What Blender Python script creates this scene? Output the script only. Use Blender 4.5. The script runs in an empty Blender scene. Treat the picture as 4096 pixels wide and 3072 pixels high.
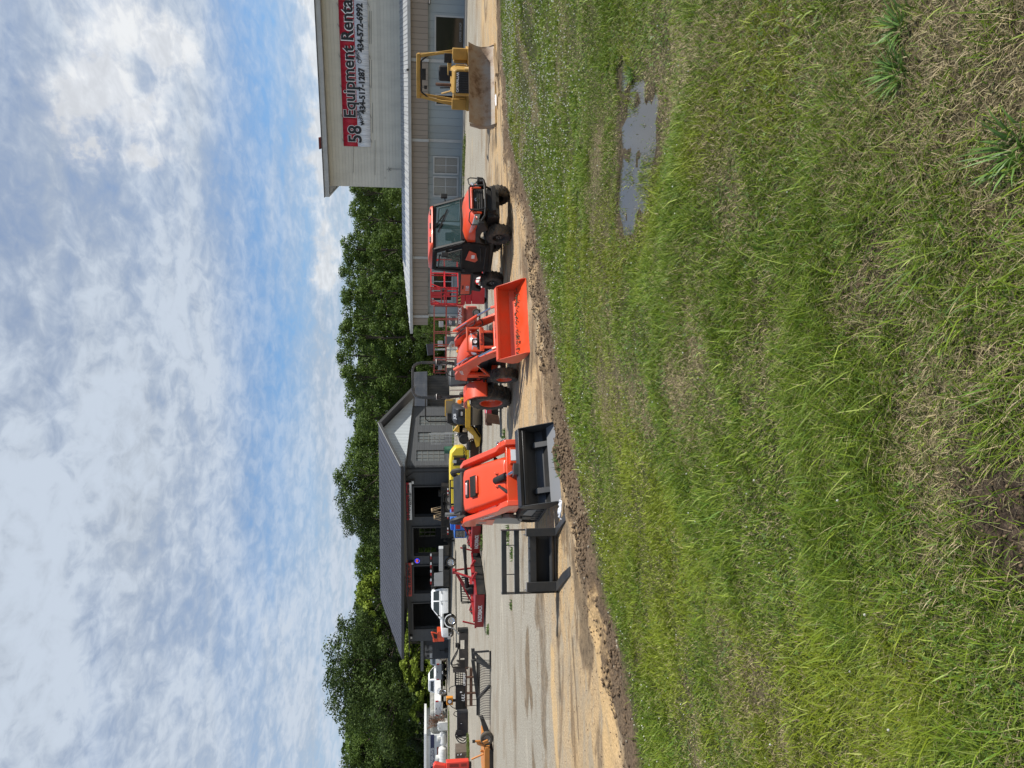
import bpy, bmesh, math, random
import numpy as np
from mathutils import Vector, Matrix, Euler
SC = bpy.context.scene
COL = SC.collection
PI = math.pi
R = math.radians
# ---------------------------------------------------------------- camera (held sideways: the left of the picture is up)
CAMH = 2.2
FPX = 2900.0
PITCH = math.atan(340 / 2900)
cd = bpy.data.cameras.new('camera'); cam = bpy.data.objects.new('camera', cd); COL.objects.link(cam)
cd.sensor_width = 36; cd.lens = FPX / 4096 * 36; cd.clip_start = 0.05; cd.clip_end = 4000
fw = Vector((0, math.cos(PITCH), -math.sin(PITCH))); upv = Vector((0, math.sin(PITCH), math.cos(PITCH))); rt = Vector((1, 0, 0))
m3 = Matrix((-upv, rt, -fw)).transposed()
cam.matrix_world = Matrix.Translation((0, 0, CAMH)) @ m3.to_4x4()
SC.camera = cam
def ray(px, py):                       # photo pixel (4096 x 3072) -> direction
    u = ((3072 - py) - 1536) / FPX; v = (px - 2048) / FPX
    return fw + rt * u - upv * v
def G(px, py, z=0.0):                  # pixel -> point on the level z
    d = ray(px, py); t = (z - CAMH) / d.z
    return Vector((d.x * t, d.y * t, z))
def D(px, py, Y):                      # pixel -> point at depth Y
    d = ray(px, py); t = Y / d.y
    return Vector((d.x * t, Y, CAMH + d.z * t))
# ---------------------------------------------------------------- light and exposure
SUN_DIR = Vector((0.985, -0.12, 0)).normalized() * math.cos(R(50)) + Vector((0, 0, math.sin(R(50))))
sl = bpy.data.lights.new('sun', 'SUN'); sl.energy = 5.0; sl.angle = R(0.8); sl.color = (1, 0.955, 0.88)
so = bpy.data.objects.new('sun', sl); COL.objects.link(so)
so.rotation_euler = SUN_DIR.to_track_quat('Z', 'Y').to_euler(); so.location = (40, -20, 60)
SC.view_settings.view_transform = 'Standard'; SC.view_settings.look = 'None'
SC.view_settings.exposure = 0.14; SC.view_settings.gamma = 1
SC.view_settings.use_curve_mapping = False
SC.cycles.max_bounces = 6; SC.cycles.transparent_max_bounces = 24
W = bpy.data.worlds.new('World'); SC.world = W; W.use_nodes = True
def build_sky():
    nt = W.node_tree; N = nt.nodes; L = nt.links; N.clear()
    def nd(t, **k):
        n = N.new(t)
        for a, b in k.items(): setattr(n, a, b)
        return n
    def mth(op, a, b=None, c=None, clamp=False):
        n = nd('ShaderNodeMath', operation=op, use_clamp=clamp)
        for i, x in enumerate((a, b, c)):
            if x is None: continue
            if isinstance(x, (int, float)): n.inputs[i].default_value = x
            else: L.new(x, n.inputs[i])
        return n.outputs[0]
    def ramp(x, a, b):
        n = nd('ShaderNodeMapRange', interpolation_type='SMOOTHSTEP'); L.new(x, n.inputs[0])
        n.inputs[1].default_value = a; n.inputs[2].default_value = b
        return n.outputs[0]
    out = nd('ShaderNodeOutputWorld')
    sky = nd('ShaderNodeTexSky', sky_type='NISHITA', sun_disc=False)
    sky.sun_elevation = R(50); sky.sun_rotation = math.atan2(SUN_DIR.x, SUN_DIR.y)
    sky.altitude = 100; sky.air_density = 1.0; sky.dust_density = 0.2; sky.ozone_density = 1.6
    bg1 = nd('ShaderNodeBackground'); bg1.inputs[1].default_value = 0.11; tnt = nd('ShaderNodeMix', data_type='RGBA', blend_type='MULTIPLY'); tnt.inputs[0].default_value = 1; L.new(sky.outputs[0], tnt.inputs[6]); tnt.inputs[7].default_value = (0.76, 0.93, 1.10, 1); L.new(tnt.outputs[2], bg1.inputs[0])
    tc = nd('ShaderNodeTexCoord'); sp = nd('ShaderNodeSeparateXYZ'); L.new(tc.outputs['Generated'], sp.inputs[0])
    x, y, z = sp.outputs
    zz = mth('ADD', mth('MAXIMUM', z, 0.0), 0.14)
    px = mth('DIVIDE', x, zz); py = mth('DIVIDE', y, zz)
    cb = nd('ShaderNodeCombineXYZ'); L.new(px, cb.inputs[0]); L.new(py, cb.inputs[1])
    def noise(scale, detail, rough, off=0.0, dist=0.0, vec=None, sx=1.0, sy=1.0):
        mp = nd('ShaderNodeMapping'); L.new(vec or cb.outputs[0], mp.inputs[0]); mp.inputs['Location'].default_value = (off, off * 0.7, off * .3)
        mp.inputs['Scale'].default_value = (sx, sy, 1)
        n = nd('ShaderNodeTexNoise'); L.new(mp.outputs[0], n.inputs['Vector'])
        n.inputs['Scale'].default_value = scale; n.inputs['Detail'].default_value = detail; n.inputs['Roughness'].default_value = rough
        n.inputs['Distortion'].default_value = dist
        return n.outputs[0]
    big = noise(0.8, 3, 0.5, 3.1, 0.3)
    med = noise(2.2, 5, 0.55, 11.0, 0.25)
    fine = noise(17.0, 4, 0.6, 5.0, 0.4, sx=1.0, sy=0.7)
    wisp = noise(1.6, 7, 0.6, 21.0, 1.2, sx=0.35, sy=1.6)
    # high thin veil
    veil = mth('MULTIPLY', ramp(mth('ADD', mth('MULTIPLY', big, 0.55), mth('MULTIPLY', med, 0.45)), 0.36, 0.64), 0.62)
    curd = mth('MULTIPLY', ramp(mth('ADD', mth('MULTIPLY', med, 0.6), mth('MULTIPLY', fine, 0.4)), 0.44, 0.60), 0.50)
    wv = mth('MULTIPLY', ramp(wisp, 0.42, 0.7), 0.5)
    dens = mth('ADD', mth('ADD', mth('ADD', 0.70, mth('MULTIPLY', mth('SUBTRACT', fine, 0.5), 1.0)), mth('MULTIPLY', mth('SUBTRACT', med, 0.5), 0.9)), mth('ADD', mth('MULTIPLY', mth('SUBTRACT', big, 0.5), 0.9), mth('MULTIPLY', mth('SUBTRACT', wisp, 0.5), 0.7)))
    # a clear band low over the right part of the wood, whiter towards the top
    el = mth('ARCSINE', z)
    hz = ramp(el, 0.22, 0.0)
    top = ramp(el, 0.16, 0.42)
    azr = mth('DIVIDE', x, mth('MAXIMUM', y, 0.05))
    right = ramp(azr, 0.0, 0.42)
    b1 = mth('MULTIPLY', ramp(mth('ABSOLUTE', mth('SUBTRACT', el, mth('ADD', 0.207, mth('MULTIPLY', mth('SUBTRACT', big, 0.5), 0.10)))), 0.070, -0.01), ramp(azr, -0.55, 0.15))
    dens = mth('SUBTRACT', mth('ADD', mth('ADD', dens, mth('MULTIPLY', top, 0.15)), mth('MULTIPLY', hz, 0.25)), mth('MULTIPLY', b1, 0.52))
    dens = mth('SUBTRACT', dens, mth('MULTIPLY', ramp(el, 0.52, 0.80), 0.62))  # unseen sky above the view cleared of cloud to weaken the fill light
    dens = mth('MULTIPLY', dens, 1.0, clamp=True)
    # cumulus heaps: noisy blobs about fixed directions
    def blob(px_, py_, r, sq=1.0, amp=0.05):
        d = ray(px_, py_).normalized()
        nz = nd('ShaderNodeTexNoise'); L.new(tc.outputs['Generated'], nz.inputs['Vector']); nz.inputs['Scale'].default_value = 16; nz.inputs['Detail'].default_value = 7
        nz.inputs['Roughness'].default_value = 0.6
        dx = mth('SUBTRACT', x, d.x); dz = mth('MULTIPLY', mth('SUBTRACT', z, d.z), sq)
        rr = mth('SQRT', mth('ADD', mth('MULTIPLY', dx, dx), mth('MULTIPLY', dz, dz)))
        rr = mth('ADD', rr, mth('MULTIPLY', mth('SUBTRACT', nz.outputs[0], 0.5), amp * 4))
        return ramp(rr, r, r * 0.25)
    bl = None
    for a in ((430, 330, 0.085, 1.2), (560, 450, 0.075, 1.0), (380, 560, 0.05, 1.0), (620, 180, .06, 1.), (1290, 480, .07, 1.9), (1290, 700, .075, 1.9), (1280, 240, .07, 1.9), (1300, 900, .07, 2.2), (1290, 1080, .045, 2.2), (1250, 30, .05, 1.7), (480, 80, .07, 1.), (330, 440, .06, 1.), (560, 620, .05, 1.2)):
        b = blob(*a); bl = b if bl is None else mth('MAXIMUM', bl, b)
    bl = mth('MULTIPLY', bl, 0.9)
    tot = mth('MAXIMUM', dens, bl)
    # cloud brightness: white rims, greyer bellies
    sh = mth('ADD', mth('MULTIPLY', med, 0.5), mth('MULTIPLY', fine, 0.5))
    br = mth('ADD', mth('MULTIPLY', ramp(sh, 0.38, 0.62), 0.16), 0.54)
    br = mth('ADD', br, mth('MULTIPLY', bl, 0.14))
    mx = nd('ShaderNodeMix', data_type='RGBA'); L.new(mth('MULTIPLY', bl, 1.0, clamp=True), mx.inputs[0])
    mx.inputs[6].default_value = (0.76, 0.86, 1.0, 1); mx.inputs[7].default_value = (0.97, 0.985, 1.0, 1)
    bg2 = nd('ShaderNodeBackground'); L.new(mx.outputs[2], bg2.inputs[0]); L.new(br, bg2.inputs[1])
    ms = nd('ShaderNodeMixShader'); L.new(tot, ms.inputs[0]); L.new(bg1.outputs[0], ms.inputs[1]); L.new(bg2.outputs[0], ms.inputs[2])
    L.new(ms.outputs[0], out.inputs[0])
build_sky()
W.cycles.sampling_method = 'MANUAL'; W.cycles.sample_map_resolution = 512
# ---------------------------------------------------------------- materials
MATS = {}
def _bsdf(m): return m.node_tree.nodes['Principled BSDF']
def mat(name, col, rough=0.5, metal=0.0, var=0.0, vscale=3.0, dirt=None, damt=0.0, dscale=2.0, bump=0.0, bscale=60.0, spec=0.5, emit=None, estr=1.0, coat=0.0):
    """painted / plain surface with optional colour variation, a dirt film of its own and fine bump"""
    if name in MATS: return MATS[name]
    m = bpy.data.materials.new(name); m.use_nodes = True; nt = m.node_tree; N = nt.nodes; L = nt.links; b = _bsdf(m)
    b.inputs['Base Color'].default_value = (*col, 1); b.inputs['Roughness'].default_value = rough; b.inputs['Metallic'].default_value = metal
    b.inputs['Specular IOR Level'].default_value = spec; b.inputs['Coat Weight'].default_value = coat
    if emit: b.inputs['Emission Color'].default_value = (*emit, 1); b.inputs['Emission Strength'].default_value = estr
    tc = N.new('ShaderNodeTexCoord'); src = None
    if var:
        n = N.new('ShaderNodeTexNoise'); n.inputs['Scale'].default_value = vscale; n.inputs['Detail'].default_value = 5; L.new(tc.outputs['Object'], n.inputs['Vector'])
        mx = N.new('ShaderNodeMix'); mx.data_type = 'RGBA'; L.new(n.outputs[0], mx.inputs[0])
        mx.inputs[6].default_value = (*[c * (1 - var) for c in col], 1); mx.inputs[7].default_value = (*[min(1, c * (1 + var)) for c in col], 1)
        src = mx.outputs[2]; L.new(src, b.inputs['Base Color'])
    if dirt:
        n = N.new('ShaderNodeTexNoise'); n.inputs['Scale'].default_value = dscale; n.inputs['Detail'].default_value = 8; n.inputs['Roughness'].default_value = 0.65
        L.new(tc.outputs['Object'], n.inputs['Vector'])
        rp = N.new('ShaderNodeMapRange'); L.new(n.outputs[0], rp.inputs[0]); rp.inputs[1].default_value = 0.40; rp.inputs[2].default_value = 0.72; rp.inputs[4].default_value = damt
        mx = N.new('ShaderNodeMix'); mx.data_type = 'RGBA'; L.new(rp.outputs[0], mx.inputs[0])
        if src: L.new(src, mx.inputs[6])
        else: mx.inputs[6].default_value = (*col, 1)
        mx.inputs[7].default_value = (*dirt, 1); L.new(mx.outputs[2], b.inputs['Base Color'])
        ad = N.new('ShaderNodeMath'); ad.operation = 'MULTIPLY_ADD'; L.new(rp.outputs[0], ad.inputs[0]); ad.inputs[1].default_value = 0.35; ad.inputs[2].default_value = rough
        L.new(ad.outputs[0], b.inputs['Roughness'])
    if bump:
        n = N.new('ShaderNodeTexNoise'); n.inputs['Scale'].default_value = bscale; n.inputs['Detail'].default_value = 4; L.new(tc.outputs['Object'], n.inputs['Vector'])
        bp = N.new('ShaderNodeBump'); bp.inputs['Strength'].default_value = bump; bp.inputs['Distance'].default_value = 0.02; L.new(n.outputs[0], bp.inputs['Height']); L.new(bp.outputs[0], b.inputs['Normal'])
    MATS[name] = m; return m
DUST = (0.33, 0.26, 0.18)
orange = mat('orange_paint', (0.70, 0.066, 0.016), 0.36, dirt=(.30, .15, .08), damt=0.35, coat=0.25)
orange2 = mat('new_orange_paint', (0.74, 0.076, 0.022), 0.28, dirt=DUST, damt=0.04, coat=0.3)
black = mat('black_paint', (0.013, 0.014, 0.015), 0.5, spec=.28, dirt=DUST, damt=0.10)
blackpl = mat('black_plastic', (0.018, 0.018, 0.020), 0.55, spec=.3, dirt=DUST, damt=0.12, bump=0.1)
dgrey = mat('dark_grey_paint', (0.026, 0.030, 0.034), 0.42, spec=.3, dirt=DUST, damt=0.12)
rubber = mat('tyre_rubber', (0.035, 0.033, 0.03), 0.85, dirt=DUST, damt=0.4, dscale=5, bump=0.25)
yellow = mat('yellow_paint', (0.62, 0.36, 0.03), 0.45, dirt=(0.12, 0.08, 0.03), damt=0.3, dscale=2.5)
byellow = mat('bright_yellow_paint', (0.80, 0.60, 0.03), 0.4, dirt=DUST, damt=0.12)
catyel = mat('faded_yellow_paint', (0.47, 0.27, 0.05), 0.55, dirt=(0.14, 0.085, 0.03), damt=0.45, dscale=3.0, var=0.12)
white = mat('white_paint', (0.78, 0.79, 0.79), 0.3, dirt=(0.35, 0.33, 0.28), damt=0.12)
chrome = mat('chrome', (0.65, 0.66, 0.68), 0.18, 1.0)
steel = mat('worn_steel', (0.36, 0.36, 0.36), 0.42, 0.8, dirt=(0.2, 0.15, 0.1), damt=0.4)
glass = mat('dark_glass', (0.02, 0.028, 0.028), 0.06, spec=0.8)
red = mat('red_paint', (0.50, 0.010, 0.020), 0.4, dirt=DUST, damt=0.12)
dkred = mat('dark_red_paint', (0.26, 0.008, 0.014), 0.4, dirt=DUST, damt=0.15)
fadedred = mat('faded_red_paint', (0.42, 0.07, 0.045), 0.6, var=0.2, vscale=5, dirt=(0.5, 0.3, 0.25), damt=0.4)
pinkred = mat('pinkish_red_paint', (0.58, 0.035, 0.07), 0.5, dirt=(0.1, 0.05, 0.04), damt=0.4)
rust = mat('rusty_iron', (0.10, 0.05, 0.03), 0.9, var=0.5, vscale=9, bump=0.4)
wood = mat('pale_wood', (0.46, 0.33, 0.19), 0.8, var=0.2, vscale=8)
lamp_clear = mat('headlamp_lens', (0.55, 0.57, 0.6), 0.08, 0.55, spec=0.9, var=.35, vscale=14)
redlens = mat('red_lens', (0.35, 0.01, 0.015), 0.15)
amber = mat('amber_lens', (0.85, 0.25, 0.01), 0.15)
decalw = mat('white_lettering', (0.8, 0.8, 0.8), 0.5)
decalb = mat('black_lettering', (0.012, 0.012, 0.014), 0.5)
soil = mat('dark_soil', (0.10, 0.065, 0.038), 0.95, var=0.5, vscale=12, bump=0.6, bscale=40)
# ---------------------------------------------------------------- mesh builder
class MB:
    def __init__(s): s.v = []; s.f = []; s.mi = []; s.mats = []; s.T = Matrix.Identity(4)
    def _slot(s, m):
        if m not in s.mats: s.mats.append(m)
        return s.mats.index(m)
    def add(s, vs, fs, m):
        k = s._slot(m); o = len(s.v)
        s.v += [s.T @ Vector(p) for p in vs]
        s.f += [tuple(i + o for i in f) for f in fs]; s.mi += [k] * len(fs)
        return s
    def b(s, x0, x1, y0, y1, z0, z1, m):
        vs = [(x, y, z) for x in (x0, x1) for y in (y0, y1) for z in (z0, z1)]
        return s.add(vs, [(0, 1, 3, 2), (4, 6, 7, 5), (0, 4, 5, 1), (2, 3, 7, 6), (0, 2, 6, 4), (1, 5, 7, 3)], m)
    def box(s, c, size, m, rot=(0, 0, 0)):
        E = Euler(rot).to_matrix(); c = Vector(c); h = [q / 2 for q in size]
        vs = [c + E @ Vector((x * h[0], y * h[1], z * h[2])) for x in (-1, 1) for y in (-1, 1) for z in (-1, 1)]
        return s.add(vs, [(0, 1, 3, 2), (4, 6, 7, 5), (0, 4, 5, 1), (2, 3, 7, 6), (0, 2, 6, 4), (1, 5, 7, 3)], m)
    def bar(s, p0, p1, w, h, m, up=(0, 0, 1)):
        p0 = Vector(p0); p1 = Vector(p1); d = (p1 - p0).normalized(); u = Vector(up)
        if abs(d.dot(u)) > 0.98: u = Vector((1, 0, 0))
        sd = d.cross(u).normalized(); u = sd.cross(d)
        vs = [p + sd * (a * w / 2) + u * (c * h / 2) for p in (p0, p1) for a, c in ((-1, -1), (1, -1), (1, 1), (-1, 1))]
        return s.add(vs, [(3, 2, 1, 0), (4, 5, 6, 7), (0, 1, 5, 4), (1, 2, 6, 5), (2, 3, 7, 6), (3, 0, 4, 7)], m)
    def tube(s, pts, r, m, n=8, caps=True, radii=None):
        pts = [Vector(p) for p in pts]; N = len(pts); vs = []; fs = []
        t0 = (pts[1] - pts[0]).normalized(); a = t0.orthogonal().normalized()
        for i, p in enumerate(pts):
            t = (pts[min(i + 1, N - 1)] - pts[max(i - 1, 0)]).normalized()
            a = (a - t * a.dot(t)).normalized(); bb = t.cross(a); rr = radii[i] if radii else r
            vs += [p + (a * math.cos(2 * PI * k / n) + bb * math.sin(2 * PI * k / n)) * rr for k in range(n)]
        for i in range(N - 1):
            for k in range(n):
                k2 = (k + 1) % n; fs.append((i * n + k, i * n + k2, (i + 1) * n + k2, (i + 1) * n + k))
        if caps: fs += [tuple(range(n - 1, -1, -1)), tuple((N - 1) * n + k for k in range(n))]
        return s.add(vs, fs, m)
    def pr(s, pts, ax, a0, a1, m):
        """prism: 2-D outline extruded along axis ax between a0 and a1 (x: pts=(y,z), y: pts=(x,z), z: pts=(x,y))"""
        n = len(pts)
        def P(p, a): return {'x': (a, p[0], p[1]), 'y': (p[0], a, p[1]), 'z': (p[0], p[1], a)}[ax]
        vs = [P(p, a0) for p in pts] + [P(p, a1) for p in pts]
        fs = [tuple(range(n - 1, -1, -1)), tuple(range(n, 2 * n))] + [(i, (i + 1) % n, n + (i + 1) % n, n + i) for i in range(n)]
        return s.add(vs, fs, m)
    def rev(s, prof, m, c=(0, 0, 0), ax='y', n=24, a0=0.0, a1=2 * PI):
        """lathe: prof = [(radius, along)] about axis ax through c"""
        c = Vector(c); full = abs(a1 - a0 - 2 * PI) < 1e-6; K = n if full else n + 1; vs = []; fs = []
        for (r, h) in prof:
            for k in range(K):
                t = a0 + (a1 - a0) * k / n; q, w = r * math.cos(t), r * math.sin(t)
                vs.append(c + Vector({'x': (h, q, w), 'y': (q, h, w), 'z': (q, w, h)}[ax]))
        for i in range(len(prof) - 1):
            for k in range(n):
                k2 = (k + 1) % K; fs.append((i * K + k, i * K + k2, (i + 1) * K + k2, (i + 1) * K + k))
        return s.add(vs, fs, m)
    def loft(s, rings, m, closed=True, caps=True):
        n = len(rings[0]); vs = [p for r in rings for p in r]; fs = []
        for i in range(len(rings) - 1):
            for k in range(n if closed else n - 1):
                k2 = (k + 1) % n; fs.append((i * n + k, i * n + k2, (i + 1) * n + k2, (i + 1) * n + k))
        if caps and closed: fs += [tuple(range(n - 1, -1, -1)), tuple((len(rings) - 1) * n + k for k in range(n))]
        return s.add(vs, fs, m)
    def poly(s, pts, m): return s.add(pts, [tuple(range(len(pts)))], m)
    def plate(s, pts, th, m):
        """flat polygon given thickness th along its normal"""
        P = [Vector(p) for p in pts]; n = len(P)
        nn = Vector((0, 0, 0))
        for i in range(n): nn += P[i].cross(P[(i + 1) % n])
        nn.normalize(); Q = [p + nn * th for p in P]
        fs = [tuple(range(n - 1, -1, -1)), tuple(range(n, 2 * n))] + [(i, (i + 1) % n, n + (i + 1) % n, n + i) for i in range(n)]
        return s.add(P + Q, fs, m)
    def build(s, name, parent=None, bevel=0.0, smooth=38, label=None, kind=None):
        me = bpy.data.meshes.new(name); me.from_pydata([tuple(p) for p in s.v], [], s.f)
        for m in s.mats: me.materials.append(m)
        me.polygons.foreach_set('material_index', s.mi); me.validate(); 
        bm = bmesh.new(); bm.from_mesh(me); bmesh.ops.recalc_face_normals(bm, faces=bm.faces); bm.to_mesh(me); bm.free()
        if smooth:
            me.polygons.foreach_set('use_smooth', [True] * len(me.polygons)); me.set_sharp_from_angle(angle=R(smooth))
        o = bpy.data.objects.new(name, me); COL.objects.link(o)
        if parent: o.parent = parent
        if bevel:
            md = o.modifiers.new('bevel', 'BEVEL'); md.width = bevel; md.segments = 2; md.limit_method = 'ANGLE'; md.angle_limit = R(40); md.harden_normals = False
        if label: o['label'] = label
        if kind: o['kind'] = kind
        return o
def tag(o, label=None, cat=None, group=None, kind=None):
    for k, v in (('label', label), ('category', cat), ('group', group), ('kind', kind)):
        if v: o[k] = v
    return o
def thing(name, label, cat, loc=(0, 0, 0), rz=0.0, group=None, sc=None, rx=0, ry=0):
    o = bpy.data.objects.new(name, None); COL.objects.link(o); o.location = loc; o.rotation_euler = (rx, ry, rz); o.empty_display_size = 0.3
    if sc: o.scale = (sc, sc, sc) if isinstance(sc, (int, float)) else sc
    return tag(o, label, cat, group)
def dup(root, loc, rz, label, group=None, sc=None):
    def cp(o, par):
        c = o.copy(); COL.objects.link(c)
        if par: c.parent = par
        for ch in list(o.children): cp(ch, c)
        return c
    r = cp(root, None); r.location = loc; r.rotation_euler = (0, 0, rz); r['label'] = label
    if group: r['group'] = group
    if sc: r.scale = (sc, sc, sc) if isinstance(sc, (int, float)) else sc
    return r
def text(name, body, size, m, parent, loc, rot=(PI / 2, 0, 0), ext=0.002, bold=0.0, align='CENTER', sx=1.0, shear=0.0, sy=1.0, valign='CENTER', spacing=1.0):
    cu = bpy.data.curves.new(name, 'FONT'); cu.body = body; cu.size = size; cu.extrude = ext; cu.offset = bold; cu.align_x = align; cu.align_y = valign; cu.shear = shear; cu.resolution_u = 3
    cu.space_character = spacing
    t = bpy.data.objects.new('tmp', cu); COL.objects.link(t)
    dg = bpy.context.evaluated_depsgraph_get(); me = bpy.data.meshes.new_from_object(t.evaluated_get(dg)); bpy.data.objects.remove(t)
    me.name = name; me.materials.clear(); me.materials.append(m)
    o = bpy.data.objects.new(name, me); COL.objects.link(o); o.parent = parent; o.location = loc; o.rotation_euler = rot; o.scale = (sx, sy, 1)
    return o
# ---------------------------------------------------------------- numpy noise
def vnoise(x, y, seed=0):
    rs = np.random.RandomState(seed); T = rs.rand(256, 256)
    xi = np.floor(x).astype(int); yi = np.floor(y).astype(int); fx = x - xi; fy = y - yi
    fx = fx * fx * (3 - 2 * fx); fy = fy * fy * (3 - 2 * fy); a = xi % 256; b = yi % 256; a1 = (a + 1) % 256; b1 = (b + 1) % 256
    return (T[a, b] * (1 - fx) + T[a1, b] * fx) * (1 - fy) + (T[a, b1] * (1 - fx) + T[a1, b1] * fx) * fy
def fbm(x, y, seed=0, oct=4):
    s = 0; A = 0.5; n = 0
    for k in range(oct): s = s + A * vnoise(x * 2 ** k + 17.3 * k, y * 2 ** k + 5.1 * k, seed + k); n += A; A *= 0.5
    return s / n
def ss(x, a, b):
    t = np.clip((x - a) / (b - a), 0, 1); return t * t * (3 - 2 * t)
# ---------------------------------------------------------------- terrain
_ep = [(2000, 0), (2037, 556), (2093, 741), (2148, 926), (2176, 1111), (2200, 1296), (2232, 1482), (2263, 1667), (2303, 1852), (2350, 2037), (2389, 2222), (2425, 2407), (2482, 2592), (2518, 2778), (2562, 2963), (2574, 3072)]
_ew = [G(a, b) for a, b in _ep][::-1]
_ex = np.array([-300, -30, -8] + [p.x for p in _ew] + [26, 80, 400]); _ey = np.array([-150, -7.0, 5.2] + [p.y for p in _ew] + [31.0, 50.0, 120.0])
def edge_sd(x, y):                       # > 0 on the grass side
    x = np.asarray(x, float); y = np.asarray(y, float)
    e = np.interp(x, _ex, _ey) + (fbm(x * 1.3, y * 1.3, 3) - 0.5) * 0.5
    sl = (np.interp(x + 0.5, _ex, _ey) - np.interp(x - 0.5, _ex, _ey))
    return (e - y) / np.sqrt(1 + sl * sl)
PUD = [(2480, 300, .14), (2490, 350, .13), (2496, 410, .18), (2510, 480, .34), (2525, 550, .42), (2545, 620, .50), (2520, 700, .42), (2505, 780, .36), (2560, 560, .36)]
PZ = 0.30
_pw = [(G(a, b, PZ + .04), r) for a, b, r in PUD]
_pw = [(p.x, p.y, r) for p, r in _pw]
def puddle_f(x, y):
    f = 0
    for a, b, r in _pw: f = np.maximum(f, np.exp(-(((x - a) / (r * 1.0)) ** 2 + ((y - b) / (r * 1.0)) ** 2)) * (.35 + 1.3 * fbm(x * 6, y * 6, 67, 4)))
    return f
def terr(x, y):
    x = np.asarray(x, float); y = np.asarray(y, float); s = edge_sd(x, y)
    z = 0.55 * ss(s, 0.2, 7.0) + 0.08 * (fbm(x * .5, y * .5, 31, 3) - .5) * ss(s, 0, 2) + 0.035 * (fbm(x * 2.5, y * 2.5, 37, 3) - .5) * ss(s, -.3, .6)
    mud = np.exp(-((s + 0.55) / 0.6) ** 2) * (.25 + 1.5 * fbm(x * .7, y * .7, 43, 3))
    near = 1 - ss(y, 16, 26)
    z = z + mud * (0.16 * np.maximum(fbm(x * 3.4, y * 3.4, 41, 5) - 0.42, 0) + 0.012) * near * 2.2 + .02 * (fbm(x * .5 + y * .45, (x - y) * 2.2, 45, 3) - .5) * ss(-s, 0, 1) * near
    z = z + 0.012 * (fbm(x * 1.2, y * 1.2, 51, 3) - .5) * (1 - ss(s, -.5, .5))
    wide = 0
    for a, b, r in _pw: wide = np.maximum(wide, np.exp(-(((x - a) / 1.3) ** 2 + ((y - b) / 1.5) ** 2)))
    w = ss(wide, .15, .85); z = z * (1 - w) + (PZ + .022 + 0.03 * (fbm(x * 3, y * 3, 63, 3) - .5)) * w
    pf = puddle_f(x, y) * ss(s, .3, 1); t = ss(pf, 0.16, 0.5)
    return z - t * (.030 + .13 * (fbm(x * 5, y * 5, 61, 3) - .42))
def GT(px, py):
    z = 0.2
    for _ in range(6): p = G(px, py, z); z = float(terr(p.x, p.y))
    return Vector((p.x, p.y, z))
PATCH = [  # px, py, radius across (m), radius away (m), dryness, bare soil
    (4000, 60, .55, .7, .9, .35), (3850, 200, .5, .5, .8, .2), (3560, 220, .5, .6, .75, .25), (3350, 60, .6, .6, .6, .1), (2900, 60, 1.0, .8, .5, .1), (3950, 1000, .35, .4, .6, .15),
    (4060, 2060, .26, .24, .5, 1.0), (3920, 1950, .12, .16, .4, .8), (4090, 1850, .16, .2, .6, .6), (4060, 1500, .16, .2, .7, .6), (3900, 1720, .13, .12, .4, .5), (3560, 1120, .28, .2, .5, .65), (3430, 1240, .18, .2, .5, .65), (3500, 1380, .14, .12, .4, .5),
    (2440, 1500, .35, 1.6, .45, .35), (2470, 1600, .2, .5, .5, .55), (2400, 1330, .3, 1.0, .4, .2), (3050, 1350, .45, .4, .35, .05), (2650, 250, .7, .8, .6, .2), (2440, 560, .5, .6, .4, .15), (2480, 1040, .6, .5, .35, .1),
    (2950, 2850, .35, .4, .6, .3), (3000, 2700, .25, .3, .65, .35), (3300, 1500, .4, .3, .25, 0), (2750, 1250, .5, .5, .4, .0), (3800, 600, .3, .4, .6, .2), (2900, 2560, .3, .3, .5, .15), (3100, 400, .5, .5, .5, .05), (4050, 700, .3, .3, .7, .3)]
_pt = [(*GT(a, b)[:2], rx, ry, d, so) for a, b, rx, ry, d, so in PATCH]
def dry_soil(x, y):
    d = 0.08 + 0.9 * ss(fbm(x * .9, y * .9, 71, 4), 0.50, 0.82); so_ = 0.0 * x + 0.5 * ss(fbm(x * 1.7, y * 1.7, 75, 4), 0.66, 0.8)
    w = 0.35 * (fbm(x * 5, y * 5, 77, 3) - .5)
    for a, b, rx, ry, dd, sd in _pt:
        q = np.sqrt(((x - a) / rx) ** 2 + ((y - b) / ry) ** 2) + w * 2
        k = 1 - ss(q, 0.55, 1.35); d = np.maximum(d, k * dd); so_ = np.maximum(so_, k * sd)
    return np.clip(d, 0, 1), np.clip(so_, 0, 1)
def set_col(me, name, arr):
    a = me.attributes.new(name, 'FLOAT_COLOR', 'POINT'); A = np.ones((len(me.vertices), 4), np.float32); A[:, :arr.shape[1]] = arr; a.data.foreach_set('color', A.ravel())
def mesh_np(name, V, F, fsz, mats=(), cat=None):
    """V (n,3) float, F flat loop indices, fsz face sizes"""
    me = bpy.data.meshes.new(name); me.vertices.add(len(V)); me.vertices.foreach_set('co', np.asarray(V, np.float32).ravel())
    me.loops.add(len(F)); me.loops.foreach_set('vertex_index', np.asarray(F, np.int32)); me.polygons.add(len(fsz))
    st = np.zeros(len(fsz), np.int32); st[1:] = np.cumsum(fsz)[:-1]; me.polygons.foreach_set('loop_start', st); me.update(calc_edges=True)
    for m in mats: me.materials.append(m)
    o = bpy.data.objects.new(name, me); COL.objects.link(o); return o
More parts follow.
